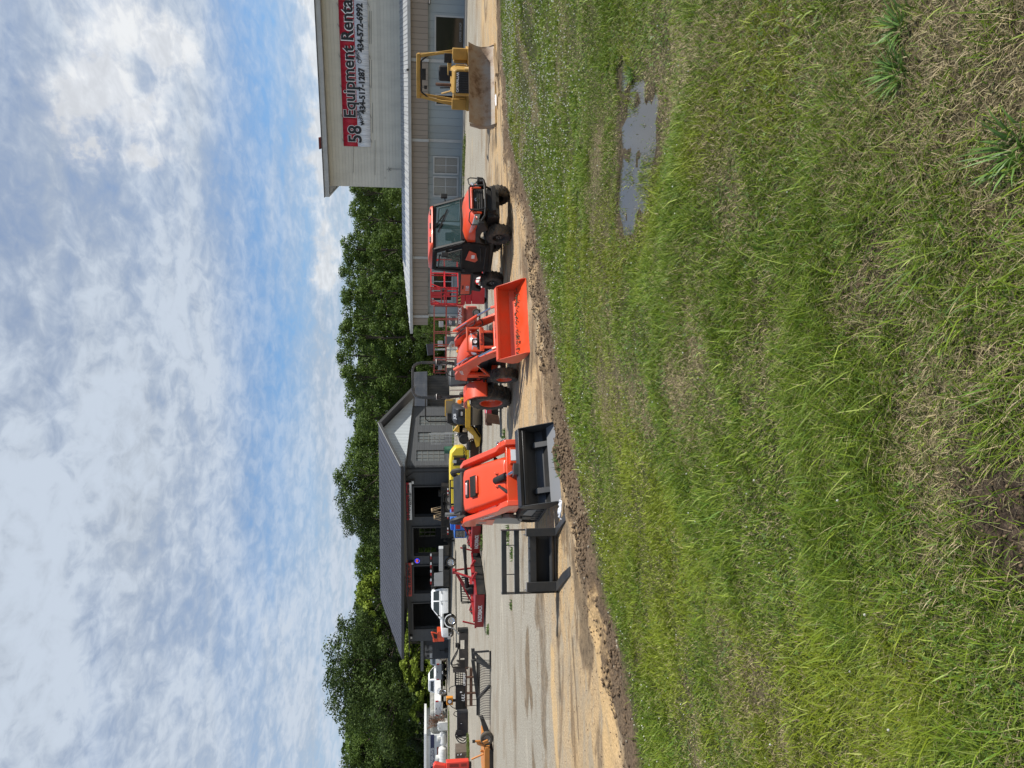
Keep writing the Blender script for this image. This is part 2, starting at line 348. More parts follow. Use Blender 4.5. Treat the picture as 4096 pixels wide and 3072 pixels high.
def build_ground():
    st = 0.07
    def geo(a, b, n, sgn=1): return a + sgn * (np.geomspace(1, abs(b - a) + 1, n)[1:] - 1)
    xs = np.concatenate([geo(-9, -1200, 45, -1)[::-1], np.arange(-9, 26, st), geo(26, 1200, 45)])
    ys = np.concatenate([geo(-1, -300, 20, -1)[::-1], np.arange(-1, 27, st), geo(27, 2500, 60)])
    X, Y = np.meshgrid(xs, ys, indexing='ij'); Z = terr(X.ravel(), Y.ravel()); nx, ny = X.shape
    V = np.stack([X.ravel(), Y.ravel(), Z], 1)
    i = np.arange(nx * ny).reshape(nx, ny); F = np.stack([i[:-1, :-1], i[1:, :-1], i[1:, 1:], i[:-1, 1:]], -1).reshape(-1, 4)
    sd = edge_sd(V[:, 0], V[:, 1]); d, so_ = dry_soil(V[:, 0], V[:, 1])
    m = bpy.data.materials.new('ground'); m.use_nodes = True; nt = m.node_tree; N = nt.nodes; L = nt.links; b = _bsdf(m); b.inputs['Roughness'].default_value = 0.95; b.inputs['Specular IOR Level'].default_value = 0.2
    o = mesh_np('ground', V, F.ravel(), np.full(len(F), 4, np.int32), [m])
    o.data.polygons.foreach_set('use_smooth', [True] * len(F))
    pf = puddle_f(V[:, 0], V[:, 1])
    ST = [  # damp and clay streaks: (px, py) ends, half width m, strength (>0 dark damp earth, <0 bare orange clay)
        ((2110, 2540), (2112, 2820), .28, .8), ((2165, 2420), (2180, 2960), .34, .55), ((2125, 2820), (2135, 3072), .32, .8), ((2235, 2560), (2240, 2760), .22, .7), ((2290, 2560), (2315, 2960), .07, .9), ((2150, 2380), (2146, 2480), .2, .6),
        ((2330, 2180), (2350, 2520), .45, .75), ((2270, 2080), (2300, 2300), .45, .8), ((2440, 2450), (2450, 2900), .30, -1.0), ((2400, 2520), (2430, 3060), .34, -.9), ((2210, 2640), (2225, 3040), .22, -.6), ((2090, 2200), (2095, 2440), .2, .4), ((2060, 2700), (2062, 3072), .3, .45),
        ((1994, 0), (1996, 330), .35, .8), ((1975, 560), (1990, 760), .6, .5), ((2090, 960), (2110, 1180), .5, .75), ((2120, 1300), (2150, 1500), .5, .5), ((2190, 1520), (2240, 1760), .5, .8), ((2020, 1250), (2040, 1700), .25, -.5), ((1950, 1560), (1953, 1760), .4, .35), ((1905, 2150), (1908, 2500), .5, .3), ((1890, 560), (1892, 1100), .6, -.35), ((1930, 0), (1935, 260), .5, -.45), ((2020, 1760), (2022, 1900), .3, .4)]
    dmp = np.zeros(len(V)); XX, YY = V[:, 0], V[:, 1]; wn = fbm(XX * 1.1, YY * 1.1, 181, 4) - .5; wn2 = fbm(XX * 5, YY * 5, 185, 3)
    for (p0, p1, hw, sg) in ST:
        a_, b_ = G(*p0), G(*p1); dx_, dy_ = b_.x - a_.x, b_.y - a_.y; tt = np.clip(((XX - a_.x) * dx_ + (YY - a_.y) * dy_) / (dx_ * dx_ + dy_ * dy_), 0, 1); ds = np.hypot(XX - a_.x - dx_ * tt, YY - a_.y - dy_ * tt)
        k = (1 - ss(ds + wn * hw * 3.2, hw * .35, hw * 1.5)) * sg * (.55 + .8 * wn2); dmp = np.where(np.abs(k) > np.abs(dmp), k, dmp)
    set_col(o.data, 'msk', np.stack([np.clip(sd, -12, 12), d, np.maximum(so_, 0.75 * ss(pf, 0.05, 0.3)), np.clip(dmp * .5 + .5, 0, 1)], 1)); o['kind'] = 'structure'
    def n_(t, **k):
        q = N.new(t)
        for a, v in k.items(): setattr(q, a, v)
        return q
    at = n_('ShaderNodeAttribute', attribute_name='msk'); sp = n_('ShaderNodeSeparateColor'); L.new(at.outputs['Color'], sp.inputs[0])
    tc = n_('ShaderNodeTexCoord')
    def noise(sc, det, rough=0.6, rot=0, sx=1, sy=1, vec=None, dst=0.0):
        mp = n_('ShaderNodeMapping'); L.new(tc.outputs['Object'], mp.inputs[0]); mp.inputs['Rotation'].default_value = (0, 0, rot); mp.inputs['Scale'].default_value = (sx, sy, 1)
        q = n_('ShaderNodeTexNoise'); L.new(mp.outputs[0], q.inputs['Vector']); q.inputs['Distortion'].default_value = dst; q.inputs['Scale'].default_value = sc; q.inputs['Detail'].default_value = det; q.inputs['Roughness'].default_value = rough; return q.outputs[0]
    def mth(op, a, b_, clamp=False):
        q = n_('ShaderNodeMath', operation=op, use_clamp=clamp)
        for k, x in enumerate((a, b_)):
            if isinstance(x, (int, float)): q.inputs[k].default_value = x
            else: L.new(x, q.inputs[k])
        return q.outputs[0]
    def rmp(x, a, b_):
        q = n_('ShaderNodeMapRange', interpolation_type='SMOOTHSTEP'); L.new(x, q.inputs[0]); q.inputs[1].default_value = a; q.inputs[2].default_value = b_; return q.outputs[0]
    def mixc(f, a, c):
        q = n_('ShaderNodeMix', data_type='RGBA')
        if isinstance(f, float): q.inputs[0].default_value = f
        else: L.new(f, q.inputs[0])
        for k, x in ((6, a), (7, c)):
            if isinstance(x, tuple): q.inputs[k].default_value = (*x, 1)
            else: L.new(x, q.inputs[k])
        return q.outputs[2]
    s = sp.outputs[0]
    ROT = -R(43)
    streak = noise(1.0, 8, 0.66, ROT, 0.30, 0.62, dst=1.3); streak2 = noise(1.0, 7, 0.68, ROT, 1.1, 2.2, dst=1.0); blotch = noise(0.35, 5); blotch2 = noise(0.9, 4); fine = noise(28, 6, 0.7); grit = noise(9, 6, 0.7)
    vor = n_('ShaderNodeTexVoronoi'); L.new(tc.outputs['Object'], vor.inputs['Vector']); vor.inputs['Scale'].default_value = 34
    # gravel and sand of the yard
    gravel = mixc(rmp(fine, 0.3, 0.7), (0.20, 0.18, 0.14), (0.47, 0.43, 0.35))
    gravel = mixc(mth('MULTIPLY', rmp(vor.outputs['Distance'], 0.25, 0.0), 0.35), gravel, (0.62, 0.58, 0.5))
    gravel = mixc(mth('MULTIPLY', rmp(grit, 0.60, 0.74), 0.5), gravel, (0.17, 0.13, 0.09))
    gravel = mixc(mth('MULTIPLY', rmp(streak2, 0.54, 0.72), 0.22), gravel, (0.24, 0.19, 0.12))
    sand = mixc(rmp(fine, 0.3, 0.7), (0.38, 0.25, 0.12), (0.64, 0.455, 0.25))
    sand = mixc(rmp(streak2, 0.45, 0.62), sand, (0.40, 0.32, 0.215))
    sp1 = mth('ADD', s, mth('MULTIPLY', mth('SUBTRACT', streak, 0.5), 6.0))
    yard = mixc(rmp(sp1, -7.5, -3.0), gravel, sand)
    yard = mixc(mth('MULTIPLY', rmp(streak, 0.52, 0.60), mth('ADD', mth('MULTIPLY', rmp(s, -10.0, -3.0), 0.5), 0.34)), yard, (0.20, 0.135, 0.075))
    yard = mixc(mth('MULTIPLY', rmp(blotch, 0.50, 0.66), 0.35), yard, (0.27, 0.235, 0.18))
    yard = mixc(mth('MULTIPLY', rmp(streak, 0.42, 0.30), 0.5), yard, (0.55, 0.49, 0.39))
    clods = mth('MULTIPLY', rmp(grit, 0.56, 0.64), rmp(sp1, -7.0, -0.8))
    yard = mixc(mth('MULTIPLY', clods, 0.7), yard, (0.10, 0.065, 0.035))
    dmv = at.outputs['Alpha']
    yard = mixc(mth('MULTIPLY', rmp(dmv, 0.53, 0.85), 0.9, True), yard, mixc(rmp(grit, 0.35, 0.65), (0.10, 0.072, 0.045), (0.24, 0.175, 0.105)))
    yard = mixc(rmp(dmv, 0.45, 0.10), yard, mixc(rmp(fine, 0.3, 0.7), (0.50, 0.33, 0.15), (0.68, 0.47, 0.24)))
    mudc = mixc(rmp(fine, 0.3, 0.7), (0.070, 0.047, 0.028), (0.205, 0.145, 0.09))
    ms = mth('ADD', s, mth('MULTIPLY', mth('SUBTRACT', mth('ADD', mth('MULTIPLY', grit, .4), mth('MULTIPLY', blotch2, .6)), 0.5), 3.4))
    yard = mixc(rmp(ms, -1.0, -0.3), yard, mudc)
    turf = mixc(rmp(fine, 0.35, 0.65), (0.028, 0.036, 0.010), (0.085, 0.095, 0.030))
    turf = mixc(mth('MULTIPLY', sp.outputs[1], 0.7), turf, mixc(rmp(fine, 0.35, 0.65), (0.09, 0.065, 0.035), (0.27, 0.21, 0.12)))
    turf = mixc(sp.outputs[2], turf, mixc(rmp(fine, 0.35, 0.65), (0.035, 0.024, 0.016), (0.11, 0.078, 0.055)))
    fin = mixc(rmp(mth('ADD', s, mth('MULTIPLY', mth('SUBTRACT', grit, 0.5), 0.5)), -0.1, 0.15), yard, turf)
    L.new(fin, b.inputs['Base Color'])
    bp = n_('ShaderNodeBump'); bp.inputs['Strength'].default_value = 0.9; bp.inputs['Distance'].default_value = 0.03
    L.new(mth('ADD', mth('ADD', fine, mth('MULTIPLY', grit, 1.2)), mth('MULTIPLY', streak2, 0.8)), bp.inputs['Height']); L.new(bp.outputs[0], b.inputs['Normal'])
    # puddle
    w = bpy.data.materials.new('puddle_water'); w.use_nodes = True; q = _bsdf(w); q.inputs['Base Color'].default_value = (0.055, 0.050, 0.040, 1); q.inputs['Roughness'].default_value = 0.08; q.inputs['IOR'].default_value = 1.45
    nz = w.node_tree.nodes.new('ShaderNodeTexNoise'); nz.inputs['Scale'].default_value = 9; bpn = w.node_tree.nodes.new('ShaderNodeBump'); bpn.inputs['Strength'].default_value = 0.04
    w.node_tree.links.new(nz.outputs[0], bpn.inputs['Height']); w.node_tree.links.new(bpn.outputs[0], q.inputs['Normal'])
    ax = [p[0] for p in _pw]; ay = [p[1] for p in _pw]
    mb = MB(); mb.T = Matrix.Identity(4)
    cx, cy = (min(ax) + max(ax)) / 2, (min(ay) + max(ay)) / 2
    mb.poly([(min(ax) - .8, min(ay) - .7, PZ), (max(ax) + .8, min(ay) - .7, PZ), (max(ax) + .8, max(ay) + .7, PZ), (min(ax) - .8, max(ay) + .7, PZ)], w)
    mb.build('water', kind='structure', smooth=0)
build_ground()
# ---------------------------------------------------------------- grass (numpy blades)
rng = np.random.RandomState(5)
def leafmat(name, trans=0.3, rough=0.55, spec=0.3):
    m = bpy.data.materials.new(name); m.use_nodes = True; nt = m.node_tree; N = nt.nodes; L = nt.links; b = _bsdf(m)
    a = N.new('ShaderNodeAttribute'); a.attribute_name = 'col'; L.new(a.outputs['Color'], b.inputs['Base Color']); b.inputs['Roughness'].default_value = rough; b.inputs['Specular IOR Level'].default_value = spec
    t = N.new('ShaderNodeBsdfTranslucent'); L.new(a.outputs['Color'], t.inputs[0]); mx = N.new('ShaderNodeMixShader'); mx.inputs[0].default_value = trans
    L.new(b.outputs[0], mx.inputs[1]); L.new(t.outputs[0], mx.inputs[2]); L.new(mx.outputs[0], N['Material Output'].inputs[0]); return m
def wedge(n, r0, r1, marg=0.6):
    a = rng.uniform(-0.56, 0.56, n); r = np.sqrt(rng.uniform(r0 ** 2, r1 ** 2, n)); x = r * np.sin(a) * 1.02; y = r * np.cos(a)
    return x + rng.uniform(-marg, marg, n) * 0.3, y
def blades(x, y, Lh, Wd, lean, ldir, col, seg=2):
    n = len(x); z = terr(x, y) - 0.004; z = np.where(puddle_f(x, y) > .1, np.maximum(z, PZ - .012), z); ph = rng.uniform(0, 2 * PI, n); wx, wy = np.cos(ph), np.sin(ph)
    dx, dy = np.cos(ldir), np.sin(ldir); P = []; C = []
    ts = [0, .5, 1] if seg == 2 else [0, .35, .7, 1]
    for t in ts:
        h = Lh * (t * np.cos(lean * 0.45) if t < .6 else (t * np.cos(lean * 0.5) - (t - .5) * np.sin(lean) * .35)); r = Lh * np.sin(lean) * (t ** 1.6)
        w = Wd * {0: .55, .5: .5, 1: 0, .35: .55, .7: .38}[t]; c = np.stack([x + dx * r, y + dy * r, z + np.maximum(h, 0.004)], 1)
        if t == 1: P.append(c)
        else:
            off = np.stack([wx * w, wy * w, 0 * w], 1); P += [c - off, c + off]
    k = len(P); V = np.stack(P, 1).reshape(-1, 3)
    base = (np.arange(n) * k)[:, None]
    if seg == 2: f = np.array([0, 1, 3, 2, 2, 3, 4]); sz = [4, 3]
    else: f = np.array([0, 1, 3, 2, 2, 3, 5, 4, 4, 5, 6]); sz = [4, 4, 3]
    F = (base + f).ravel(); S = np.tile(sz, n); tip = np.array(([.95] * 2 + [1] * 2 + [1.08]) if seg == 2 else ([.95] * 2 + [.98] * 2 + [1] * 2 + [1.08]))
    C = (col[:, None, :] * tip[None, :, None]).reshape(-1, 3)
    return V, F, S, C
def join_np(parts):
    V = []; F = []; S = []; C = []; o = 0
    for v, f, s_, c in parts: V.append(v); F.append(f + o); S.append(s_); C.append(c); o += len(v)
    return np.concatenate(V), np.concatenate(F), np.concatenate(S).astype(np.int32), np.concatenate(C)
def build_grass():
    GM = leafmat('grass_blade', 0.22, 0.5, 0.2); parts = []
    for (r0, r1, n, wd, seg) in ((1.5, 3.2, 150000, .0026, 3), (3.2, 5.5, 170000, .0036, 2), (5.5, 9, 230000, .0050, 2), (9, 14, 190000, .0080, 2), (14, 24, 160000, .014, 2)):
        # gather the blades in tufts
        nt_ = n // 18; tx, ty = wedge(nt_, r0, r1); tdir = 2 * PI * fbm(tx * 0.8, ty * 0.8, 91, 3) * 2 + rng.normal(0, .6, nt_); th = rng.uniform(.6, 1.45, nt_); tcol = rng.normal(0, 1, nt_)
        tr = rng.uniform(.4, 1.3, nt_)
        k = rng.randint(0, nt_, n); sprd = 0.028 * (1 + r0 * .28) * tr[k]
        ox = rng.normal(0, 1, n); oy = rng.normal(0, 1, n); x = tx[k] + ox * sprd; y = ty[k] + oy * sprd; ro = np.arctan2(oy, ox)
        sd = edge_sd(x, y); d, so_ = dry_soil(x, y); pf = puddle_f(x, y)
        edge_t = np.exp(-((sd - .5) / .8) ** 2)
        keep = (sd > 0.02 + .18 * rng.rand(n)) & (rng.rand(n) > so_ * 0.88) & (rng.rand(n) > ss(pf, .16, .42) * (.40 + .56 * ss(fbm(x * 3, y * 3, 171, 3), .38, .5))) & (rng.rand(n) < 0.45 + ss(sd, 0, .5))
        x, y, k, d, sd, edge_t, pf, ro = x[keep], y[keep], k[keep], d[keep], sd[keep], edge_t[keep], pf[keep], ro[keep]; n = len(x)
        dry = rng.rand(n) < (0.06 + .16 * (1 - ss(fbm(x * 2.3, y * 2.3, 97, 3), .38, .62)) + 0.62 * d + .12 * ss(pf, .05, .2))
        hmap = .25 + .65 * ss(fbm(x * 2.3, y * 2.3, 97, 3), .36, .66)
        Lh = (0.020 + 0.050 * hmap + .018 * edge_t) * th[k] * rng.uniform(.6, 1.4, n) * (1 - .35 * d); lean = np.clip(rng.normal(1.0, .35, n), .1, 1.5)
        Lh = Lh * (1.15 if r0 < 3 else .9 if r0 < 5 else .74 if r0 < 9 else .76)
        long_ = rng.rand(n) < (.06 if r0 < 5 else .025); Lh = np.where(long_ & ~dry, Lh * 2.0, Lh)
        Lh = np.where(dry, Lh * .95, Lh); lean = np.where(dry, np.clip(rng.normal(1.3, .15, n), .8, 1.5), lean)
        ld = np.where(rng.rand(n) < .35, tdir[k], ro) + rng.normal(0, .7, n); ld = np.where(dry, rng.uniform(0, 2 * PI, n), ld)
        hue = fbm(x * .6, y * .6, 101, 4)
        g0 = np.array([.082, .138, .010]); g1 = np.array([.240, .320, .030]); gb = np.array([.095, .170, .022]); yb = np.array([.33, .345, .020])
        t = np.clip(rng.rand(n) * .7 + tcol[k] * .12 + .15, 0, 1)[:, None]; col = g0 * (1 - t) + g1 * t
        bl = (rng.rand(n) < .22)[:, None]; col = np.where(bl, gb * rng.uniform(.8, 1.6, n)[:, None], col)
        yy = ss(hue, .52, .7)[:, None] * .38; col = col * (1 - yy) + yb * yy * rng.uniform(.6, 1.1, n)[:, None]
        pale = (rng.rand(n) < .085)[:, None]; col = np.where(pale, col * 1.0 + np.array([.18, .18, .07]), col)
        dc = np.array([.50, .41, .23]) * rng.uniform(.35, 1.25, n)[:, None] + rng.normal(0, .015, (n, 1)); col = np.where(dry[:, None], dc, col)
        col = np.clip(col, .01, .8)
        W_ = wd * rng.uniform(.6, 1.5, n) * np.where(dry, .7, 1) * np.where(long_, 1.4, 1)
        parts.append(blades(x, y, Lh, W_, lean, ld, col, seg))
    V, F, S, C = join_np(parts); o = mesh_np('grass', V, F, S, [GM]); set_col(o.data, 'col', C); tag(o, 'mown green grass with dry straw patches between the camera and the yard', 'grass', kind='stuff')
    # clover leaves
    parts = []
    for r0, r1, n, rr in ((1.5, 3.5, 4500, .0055), (3.5, 6, 5000, .0075), (6, 10, 4500, .011)):
        x, y = wedge(n, r0, r1); m_ = fbm(x * .9 + 7, y * .9, 111, 3); sd = edge_sd(x, y); d, so_ = dry_soil(x, y); keep = (m_ > .47) & (sd > .2) & (so_ < .3) & (puddle_f(x, y) < .35); x, y = x[keep], y[keep]; n = len(x)
        z = terr(x, y) + rng.uniform(.01, .035, n); ph = rng.uniform(0, 2 * PI, n); Vs = []; 
        tx_, ty_ = rng.normal(0, .35, n), rng.normal(0, .35, n)
        for j in range(3):
            a = ph + j * 2 * PI / 3
            for (q, w) in ((0, 0), (.8, -.55), (1.5, -.3), (1.5, .3), (.8, .55)):
                lx = rr * (q * np.cos(a) - w * np.sin(a)); ly = rr * (q * np.sin(a) + w * np.cos(a)); Vs.append(np.stack([x + lx, y + ly, z + lx * tx_ + ly * ty_], 1))
        V = np.stack(Vs, 1).reshape(-1, 3); F = ((np.arange(n) * 15)[:, None] + np.arange(15)).ravel(); S = np.full(n * 3, 5)
        c = np.array([.095, .165, .022]) * rng.uniform(.6, 1.4, n)[:, None]; C = np.repeat(c, 15, 0); parts.append((V, F, S, C))
    V, F, S, C = join_np(parts); o = mesh_np('clover', V, F, S, [leafmat('clover_leaf', .2, .5, .4)]); set_col(o.data, 'col', C); tag(o, 'three-lobed clover leaves scattered low among the grass', 'clover', kind='stuff')
    # clover flower heads: thick along the edge of the yard and to the right
    parts = []; n = 11000; x, y = wedge(n, 2.2, 23, .3); sd = edge_sd(x, y); d, so_ = dry_soil(x, y)
    pr = .05 + .75 * np.exp(-((sd - .35) / .35) ** 2) + .8 * ss(x, .5, 5) * ss(y, 7.5, 11) + .12 * ss(fbm(x, y, 121, 3), .5, .7)
    keep = (sd > .12) & (rng.rand(n) < pr) & (so_ < .3) & (puddle_f(x, y) < .2); x, y = x[keep], y[keep]; n = len(x); r = np.hypot(x, y)
    z = terr(x, y) + rng.uniform(.04, .075, n); s_ = rng.uniform(.006, .0105, n) * np.clip(r / 9, .62, 1.3)
    ico = [(0, 0, 1), (.9, 0, .35), (.28, .86, .35), (-.73, .53, .35), (-.73, -.53, .35), (.28, -.86, .35), (.73, .53, -.4), (-.28, .86, -.4), (-.9, 0, -.4), (-.28, -.86, -.4), (.73, -.53, -.4), (0, 0, -.9)]
    fi = np.array([0, 1, 2, 0, 2, 3, 0, 3, 4, 0, 4, 5, 0, 5, 1, 1, 6, 2, 2, 7, 3, 3, 8, 4, 4, 9, 5, 5, 10, 1, 2, 6, 7, 3, 7, 8, 4, 8, 9, 5, 9, 10, 1, 10, 6, 11, 7, 6, 11, 8, 7, 11, 9, 8, 11, 10, 9, 11, 6, 10])
    V = (np.stack([x, y, z], 1)[:, None, :] + np.array(ico)[None] * s_[:, None, None]).reshape(-1, 3); F = ((np.arange(n) * 12)[:, None] + fi).ravel(); S = np.full(n * 20, 3)
    C = np.repeat(np.array([.72, .72, .60]) * rng.uniform(.6, 1.1, n)[:, None], 12, 0)
    o = mesh_np('clover_flowers', V, F, S, [leafmat('clover_flower', .2, .7, .2)]); set_col(o.data, 'col', C); tag(o, 'small white clover flower heads dotted over the grass', 'clover flowers', kind='stuff')
    # crumbs of soil and gravel along the torn edge
    parts = []; n = 26000; a = rng.uniform(-.62, .6, n); r = rng.uniform(6, 24, n) ; x = r * np.sin(a); y = r * np.cos(a); 
    e = np.interp(x, _ex, _ey); n2 = 16000; x2 = rng.uniform(-5, 13, n2); y2 = np.interp(x2, _ex, _ey) + rng.normal(.55, .55, n2)
    x3, y3 = wedge(60000, 1.5, 9); q3 = dry_soil(x3, y3)[1] > .35 + .3 * rng.rand(60000); x = np.concatenate([x, x2, x3[q3]]); y = np.concatenate([y, y2, y3[q3]]); isl = np.concatenate([np.zeros(n + n2, bool), np.ones(int(q3.sum()), bool)]); sd = edge_sd(x, y); keep = isl | (sd < .25) & (sd > -9) & (rng.rand(len(x)) < .07 + .9 * np.exp(-((sd + .5) / .6) ** 2) * ss(fbm(x * .9, y * .9, 161, 3), .38, .62)); x, y, sd, isl = x[keep], y[keep], sd[keep], isl[keep]; n = len(x)
    big = np.exp(-((sd + .4) / .6) ** 2); s_ = (.005 + .012 * big * rng.rand(n)) * rng.uniform(.5, 1.5, n) * np.clip(18 / np.hypot(x, y), .8, 1.6) * np.where(isl, .7, 1); z = terr(x, y) + s_ * .3
    jit = rng.uniform(.6, 1.3, (n, 12, 1)); V = (np.stack([x, y, z], 1)[:, None, :] + np.array(ico)[None] * jit * s_[:, None, None] * np.array([1, 1, .75])).reshape(-1, 3); F = ((np.arange(n) * 12)[:, None] + fi).ravel(); S = np.full(n * 20, 3)
    lt = (rng.rand(n) < .03)[:, None]; C = np.repeat(np.where(lt, np.array([.33, .29, .22]), np.array([.135, .095, .060])) * rng.uniform(.5, 1.4, n)[:, None], 12, 0)
    o = mesh_np('soil_crumbs', V, F, S, [leafmat('soil_crumb', 0, .95, .1)]); set_col(o.data, 'col', C); tag(o, 'dark crumbs of soil and grit along the torn edge of the grass', 'soil', kind='stuff')
build_grass()
# ---------------------------------------------------------------- buildings
class Fr:
    """upright wall plane: origin o, unit direction dx (along), dy (back)"""
    def __init__(s, o, a):
        s.o = Vector(o); s.dx = Vector((math.cos(a), math.sin(a), 0)); s.dy = Vector((-math.sin(a), math.cos(a), 0)); s.a = a
    def hit(s, px, py, off=0.0):
        d = ray(px, py); q = s.o + s.dy * off; t = (q - Vector((0, 0, CAMH))).dot(s.dy) / d.dot(s.dy); p = Vector((0, 0, CAMH)) + d * t - s.o
        return p.dot(s.dx), p.z + s.o.z
    def rect(s, px0, px1, py0, py1, off=0.0):    # returns x0,x1,z0,z1 local
        (a, b), (c, d) = s.hit(px0, py0, off), s.hit(px1, py1, off); (e, f), (g, h) = s.hit(px0, py1, off), s.hit(px1, py0, off)
        xa, xb = sorted(((a + g) / 2, (c + e) / 2)); za, zb = sorted(((b + f) / 2, (d + h) / 2)); return xa, xb, za, zb
def siding(name, c1, c2, pitch, width=0.04, axis=0, rough=0.6, dirt=(0.2, 0.18, 0.15), damt=0.25):
    """boards or ribs: darker seams every `pitch` metres along an object axis, with bump"""
    m = bpy.data.materials.new(name); m.use_nodes = True; nt = m.node_tree; N = nt.nodes; L = nt.links; b = _bsdf(m); b.inputs['Roughness'].default_value = rough
    tc = N.new('ShaderNodeTexCoord'); sp = N.new('ShaderNodeSeparateXYZ'); L.new(tc.outputs['Object'], sp.inputs[0])
    def mt(op, a, c):
        q = N.new('ShaderNodeMath'); q.operation = op
        for i, x in enumerate((a, c)):
            if isinstance(x, (int, float)): q.inputs[i].default_value = x
            else: L.new(x, q.inputs[i])
        return q.outputs[0]
    f = mt('FRACT', mt('DIVIDE', mt('ADD', sp.outputs[axis], 100.0), pitch), 0)
    e = mt('MINIMUM', f, mt('SUBTRACT', 1.0, f)); r = N.new('ShaderNodeMapRange'); L.new(e, r.inputs[0]); r.inputs[2].default_value = width
    fl = mt('FLOOR', mt('DIVIDE', mt('ADD', sp.outputs[axis], 100.0), pitch), 0); wn = N.new('ShaderNodeTexWhiteNoise'); wn.noise_dimensions = '1D'; L.new(fl, wn.inputs['W'])
    n = N.new('ShaderNodeTexNoise'); n.inputs['Scale'].default_value = 1.1; n.inputs['Detail'].default_value = 7; n.inputs['Roughness'].default_value = .65
    mp = N.new('ShaderNodeMapping'); mp.inputs['Scale'].default_value = (1, 1, .35); L.new(tc.outputs['Object'], mp.inputs[0]); L.new(mp.outputs[0], n.inputs['Vector'])
    mx = N.new('ShaderNodeMix'); mx.data_type = 'RGBA'; L.new(r.outputs[0], mx.inputs[0]); mx.inputs[6].default_value = (*c2, 1)
    m0 = N.new('ShaderNodeMix'); m0.data_type = 'RGBA'; L.new(wn.outputs['Value'], m0.inputs[0]); m0.inputs[6].default_value = (*[x * .93 for x in c1], 1); m0.inputs[7].default_value = (*[x * 1.05 for x in c1], 1)
    L.new(m0.outputs[2], mx.inputs[7])
    rp = N.new('ShaderNodeMapRange'); L.new(n.outputs[0], rp.inputs[0]); rp.inputs[1].default_value = .45; rp.inputs[2].default_value = .75; rp.inputs[4].default_value = damt
    m2 = N.new('ShaderNodeMix'); m2.data_type = 'RGBA'; L.new(rp.outputs[0], m2.inputs[0]); L.new(mx.outputs[2], m2.inputs[6]); m2.inputs[7].default_value = (*dirt, 1); L.new(m2.outputs[2], b.inputs['Base Color'])
    bp = N.new('ShaderNodeBump'); bp.inputs['Distance'].default_value = .02; bp.inputs['Strength'].default_value = .8; L.new(r.outputs[0], bp.inputs['Height']); L.new(bp.outputs[0], b.inputs['Normal']); return m
def holes(mb, x0, x1, z0, z1, y0, y1, hs, m):
    xs = sorted({x0, x1, *[h[0] for h in hs], *[h[1] for h in hs]}); zs = sorted({z0, z1, *[h[2] for h in hs], *[h[3] for h in hs]})
    xs = [x for x in xs if x0 <= x <= x1]; zs = [z for z in zs if z0 <= z <= z1]
    for i in range(len(xs) - 1):
        k = 0
        while k < len(zs) - 1:
            cx = (xs[i] + xs[i + 1]) / 2; free = lambda q: not any(h[0] < cx < h[1] and h[2] < (zs[q] + zs[q + 1]) / 2 < h[3] for h in hs)
            if not free(k): k += 1; continue
            j = k
            while j + 1 < len(zs) - 1 and free(j + 1): j += 1
            mb.b(xs[i], xs[i + 1], y0, y1, zs[k], zs[j + 1], m); k = j + 1
def window(parent, x0, x1, z0, z1, y, nx, nz, mframe, mglass, fw_=.05, dp=.06, bars=.025, blinds=None, label=None):
    mb = MB(); mb.b(x0 - fw_, x0, y - dp, y + .04, z0 - fw_, z1 + fw_, mframe).b(x1, x1 + fw_, y - dp, y + .04, z0 - fw_, z1 + fw_, mframe).b(x0, x1, y - dp, y + .04, z1, z1 + fw_, mframe).b(x0, x1, y - dp - .02, y + .04, z0 - fw_, z0, mframe)
    for i in range(1, nx): x = x0 + (x1 - x0) * i / nx; mb.b(x - bars / 2, x + bars / 2, y - .02, y + .012, z0, z1, mframe)
    for i in range(1, nz): z = z0 + (z1 - z0) * i / nz; mb.b(x0, x1, y - .018, y + .010, z - bars / 2, z + bars / 2, mframe)
    w = mb.build('window', parent, smooth=0, label=label); g = MB().b(x0, x1, y + .02, y + .03, z0, z1, mglass).build('pane', w, smooth=0)
    if blinds:
        bm_ = MB(); n = int((z1 - z0) / .05)
        for i in range(n): z = z0 + (i + .5) * (z1 - z0) / n; bm_.box(((x0 + x1) / 2, y + .012, z), (x1 - x0 - .02, .004, .038), blinds, rot=(.5, 0, 0))
        bm_.build('blind', w, smooth=0)
    return w
cream = siding('painted_block_wall', (0.60, 0.57, 0.48), (0.57, 0.54, 0.455), 0.2, 0.02, 2, 0.8, (0.30, 0.28, 0.24), .35)
brownside = siding('taupe_board_siding', (0.27, 0.23, 0.19), (0.09, 0.075, 0.06), 0.305, 0.045, 0, 0.6, damt=.12)
blueside = siding('pale_blue_panel_siding', (0.275, 0.32, 0.335), (0.15, 0.175, 0.185), 0.43, 0.02, 0, 0.5, (0.22, .2, .16), .3)
metalroof = siding('pale_ribbed_metal_roof', (0.42, 0.43, 0.43), (0.16, 0.16, 0.165), 0.23, 0.16, 0, 0.4, (0.25, .22, .18), .3)
trimgrey = mat('pale_grey_trim', (0.42, 0.43, 0.42), 0.6, dirt=(.2, .18, .15), damt=.35)
trimdark = mat('dark_trim', (0.05, 0.05, 0.05), 0.6)
dglass = mat('shop_glass', (0.008, 0.009, 0.010), 0.05, spec=0.7)
pglass = mat('grey_window_glass', (0.10, 0.11, 0.11), 0.12, spec=.6)
blindm = mat('window_blind', (0.42, 0.42, 0.39), 0.7)
brick = mat('red_brick', (0.22, 0.055, 0.04), 0.9, var=.3, vscale=12)
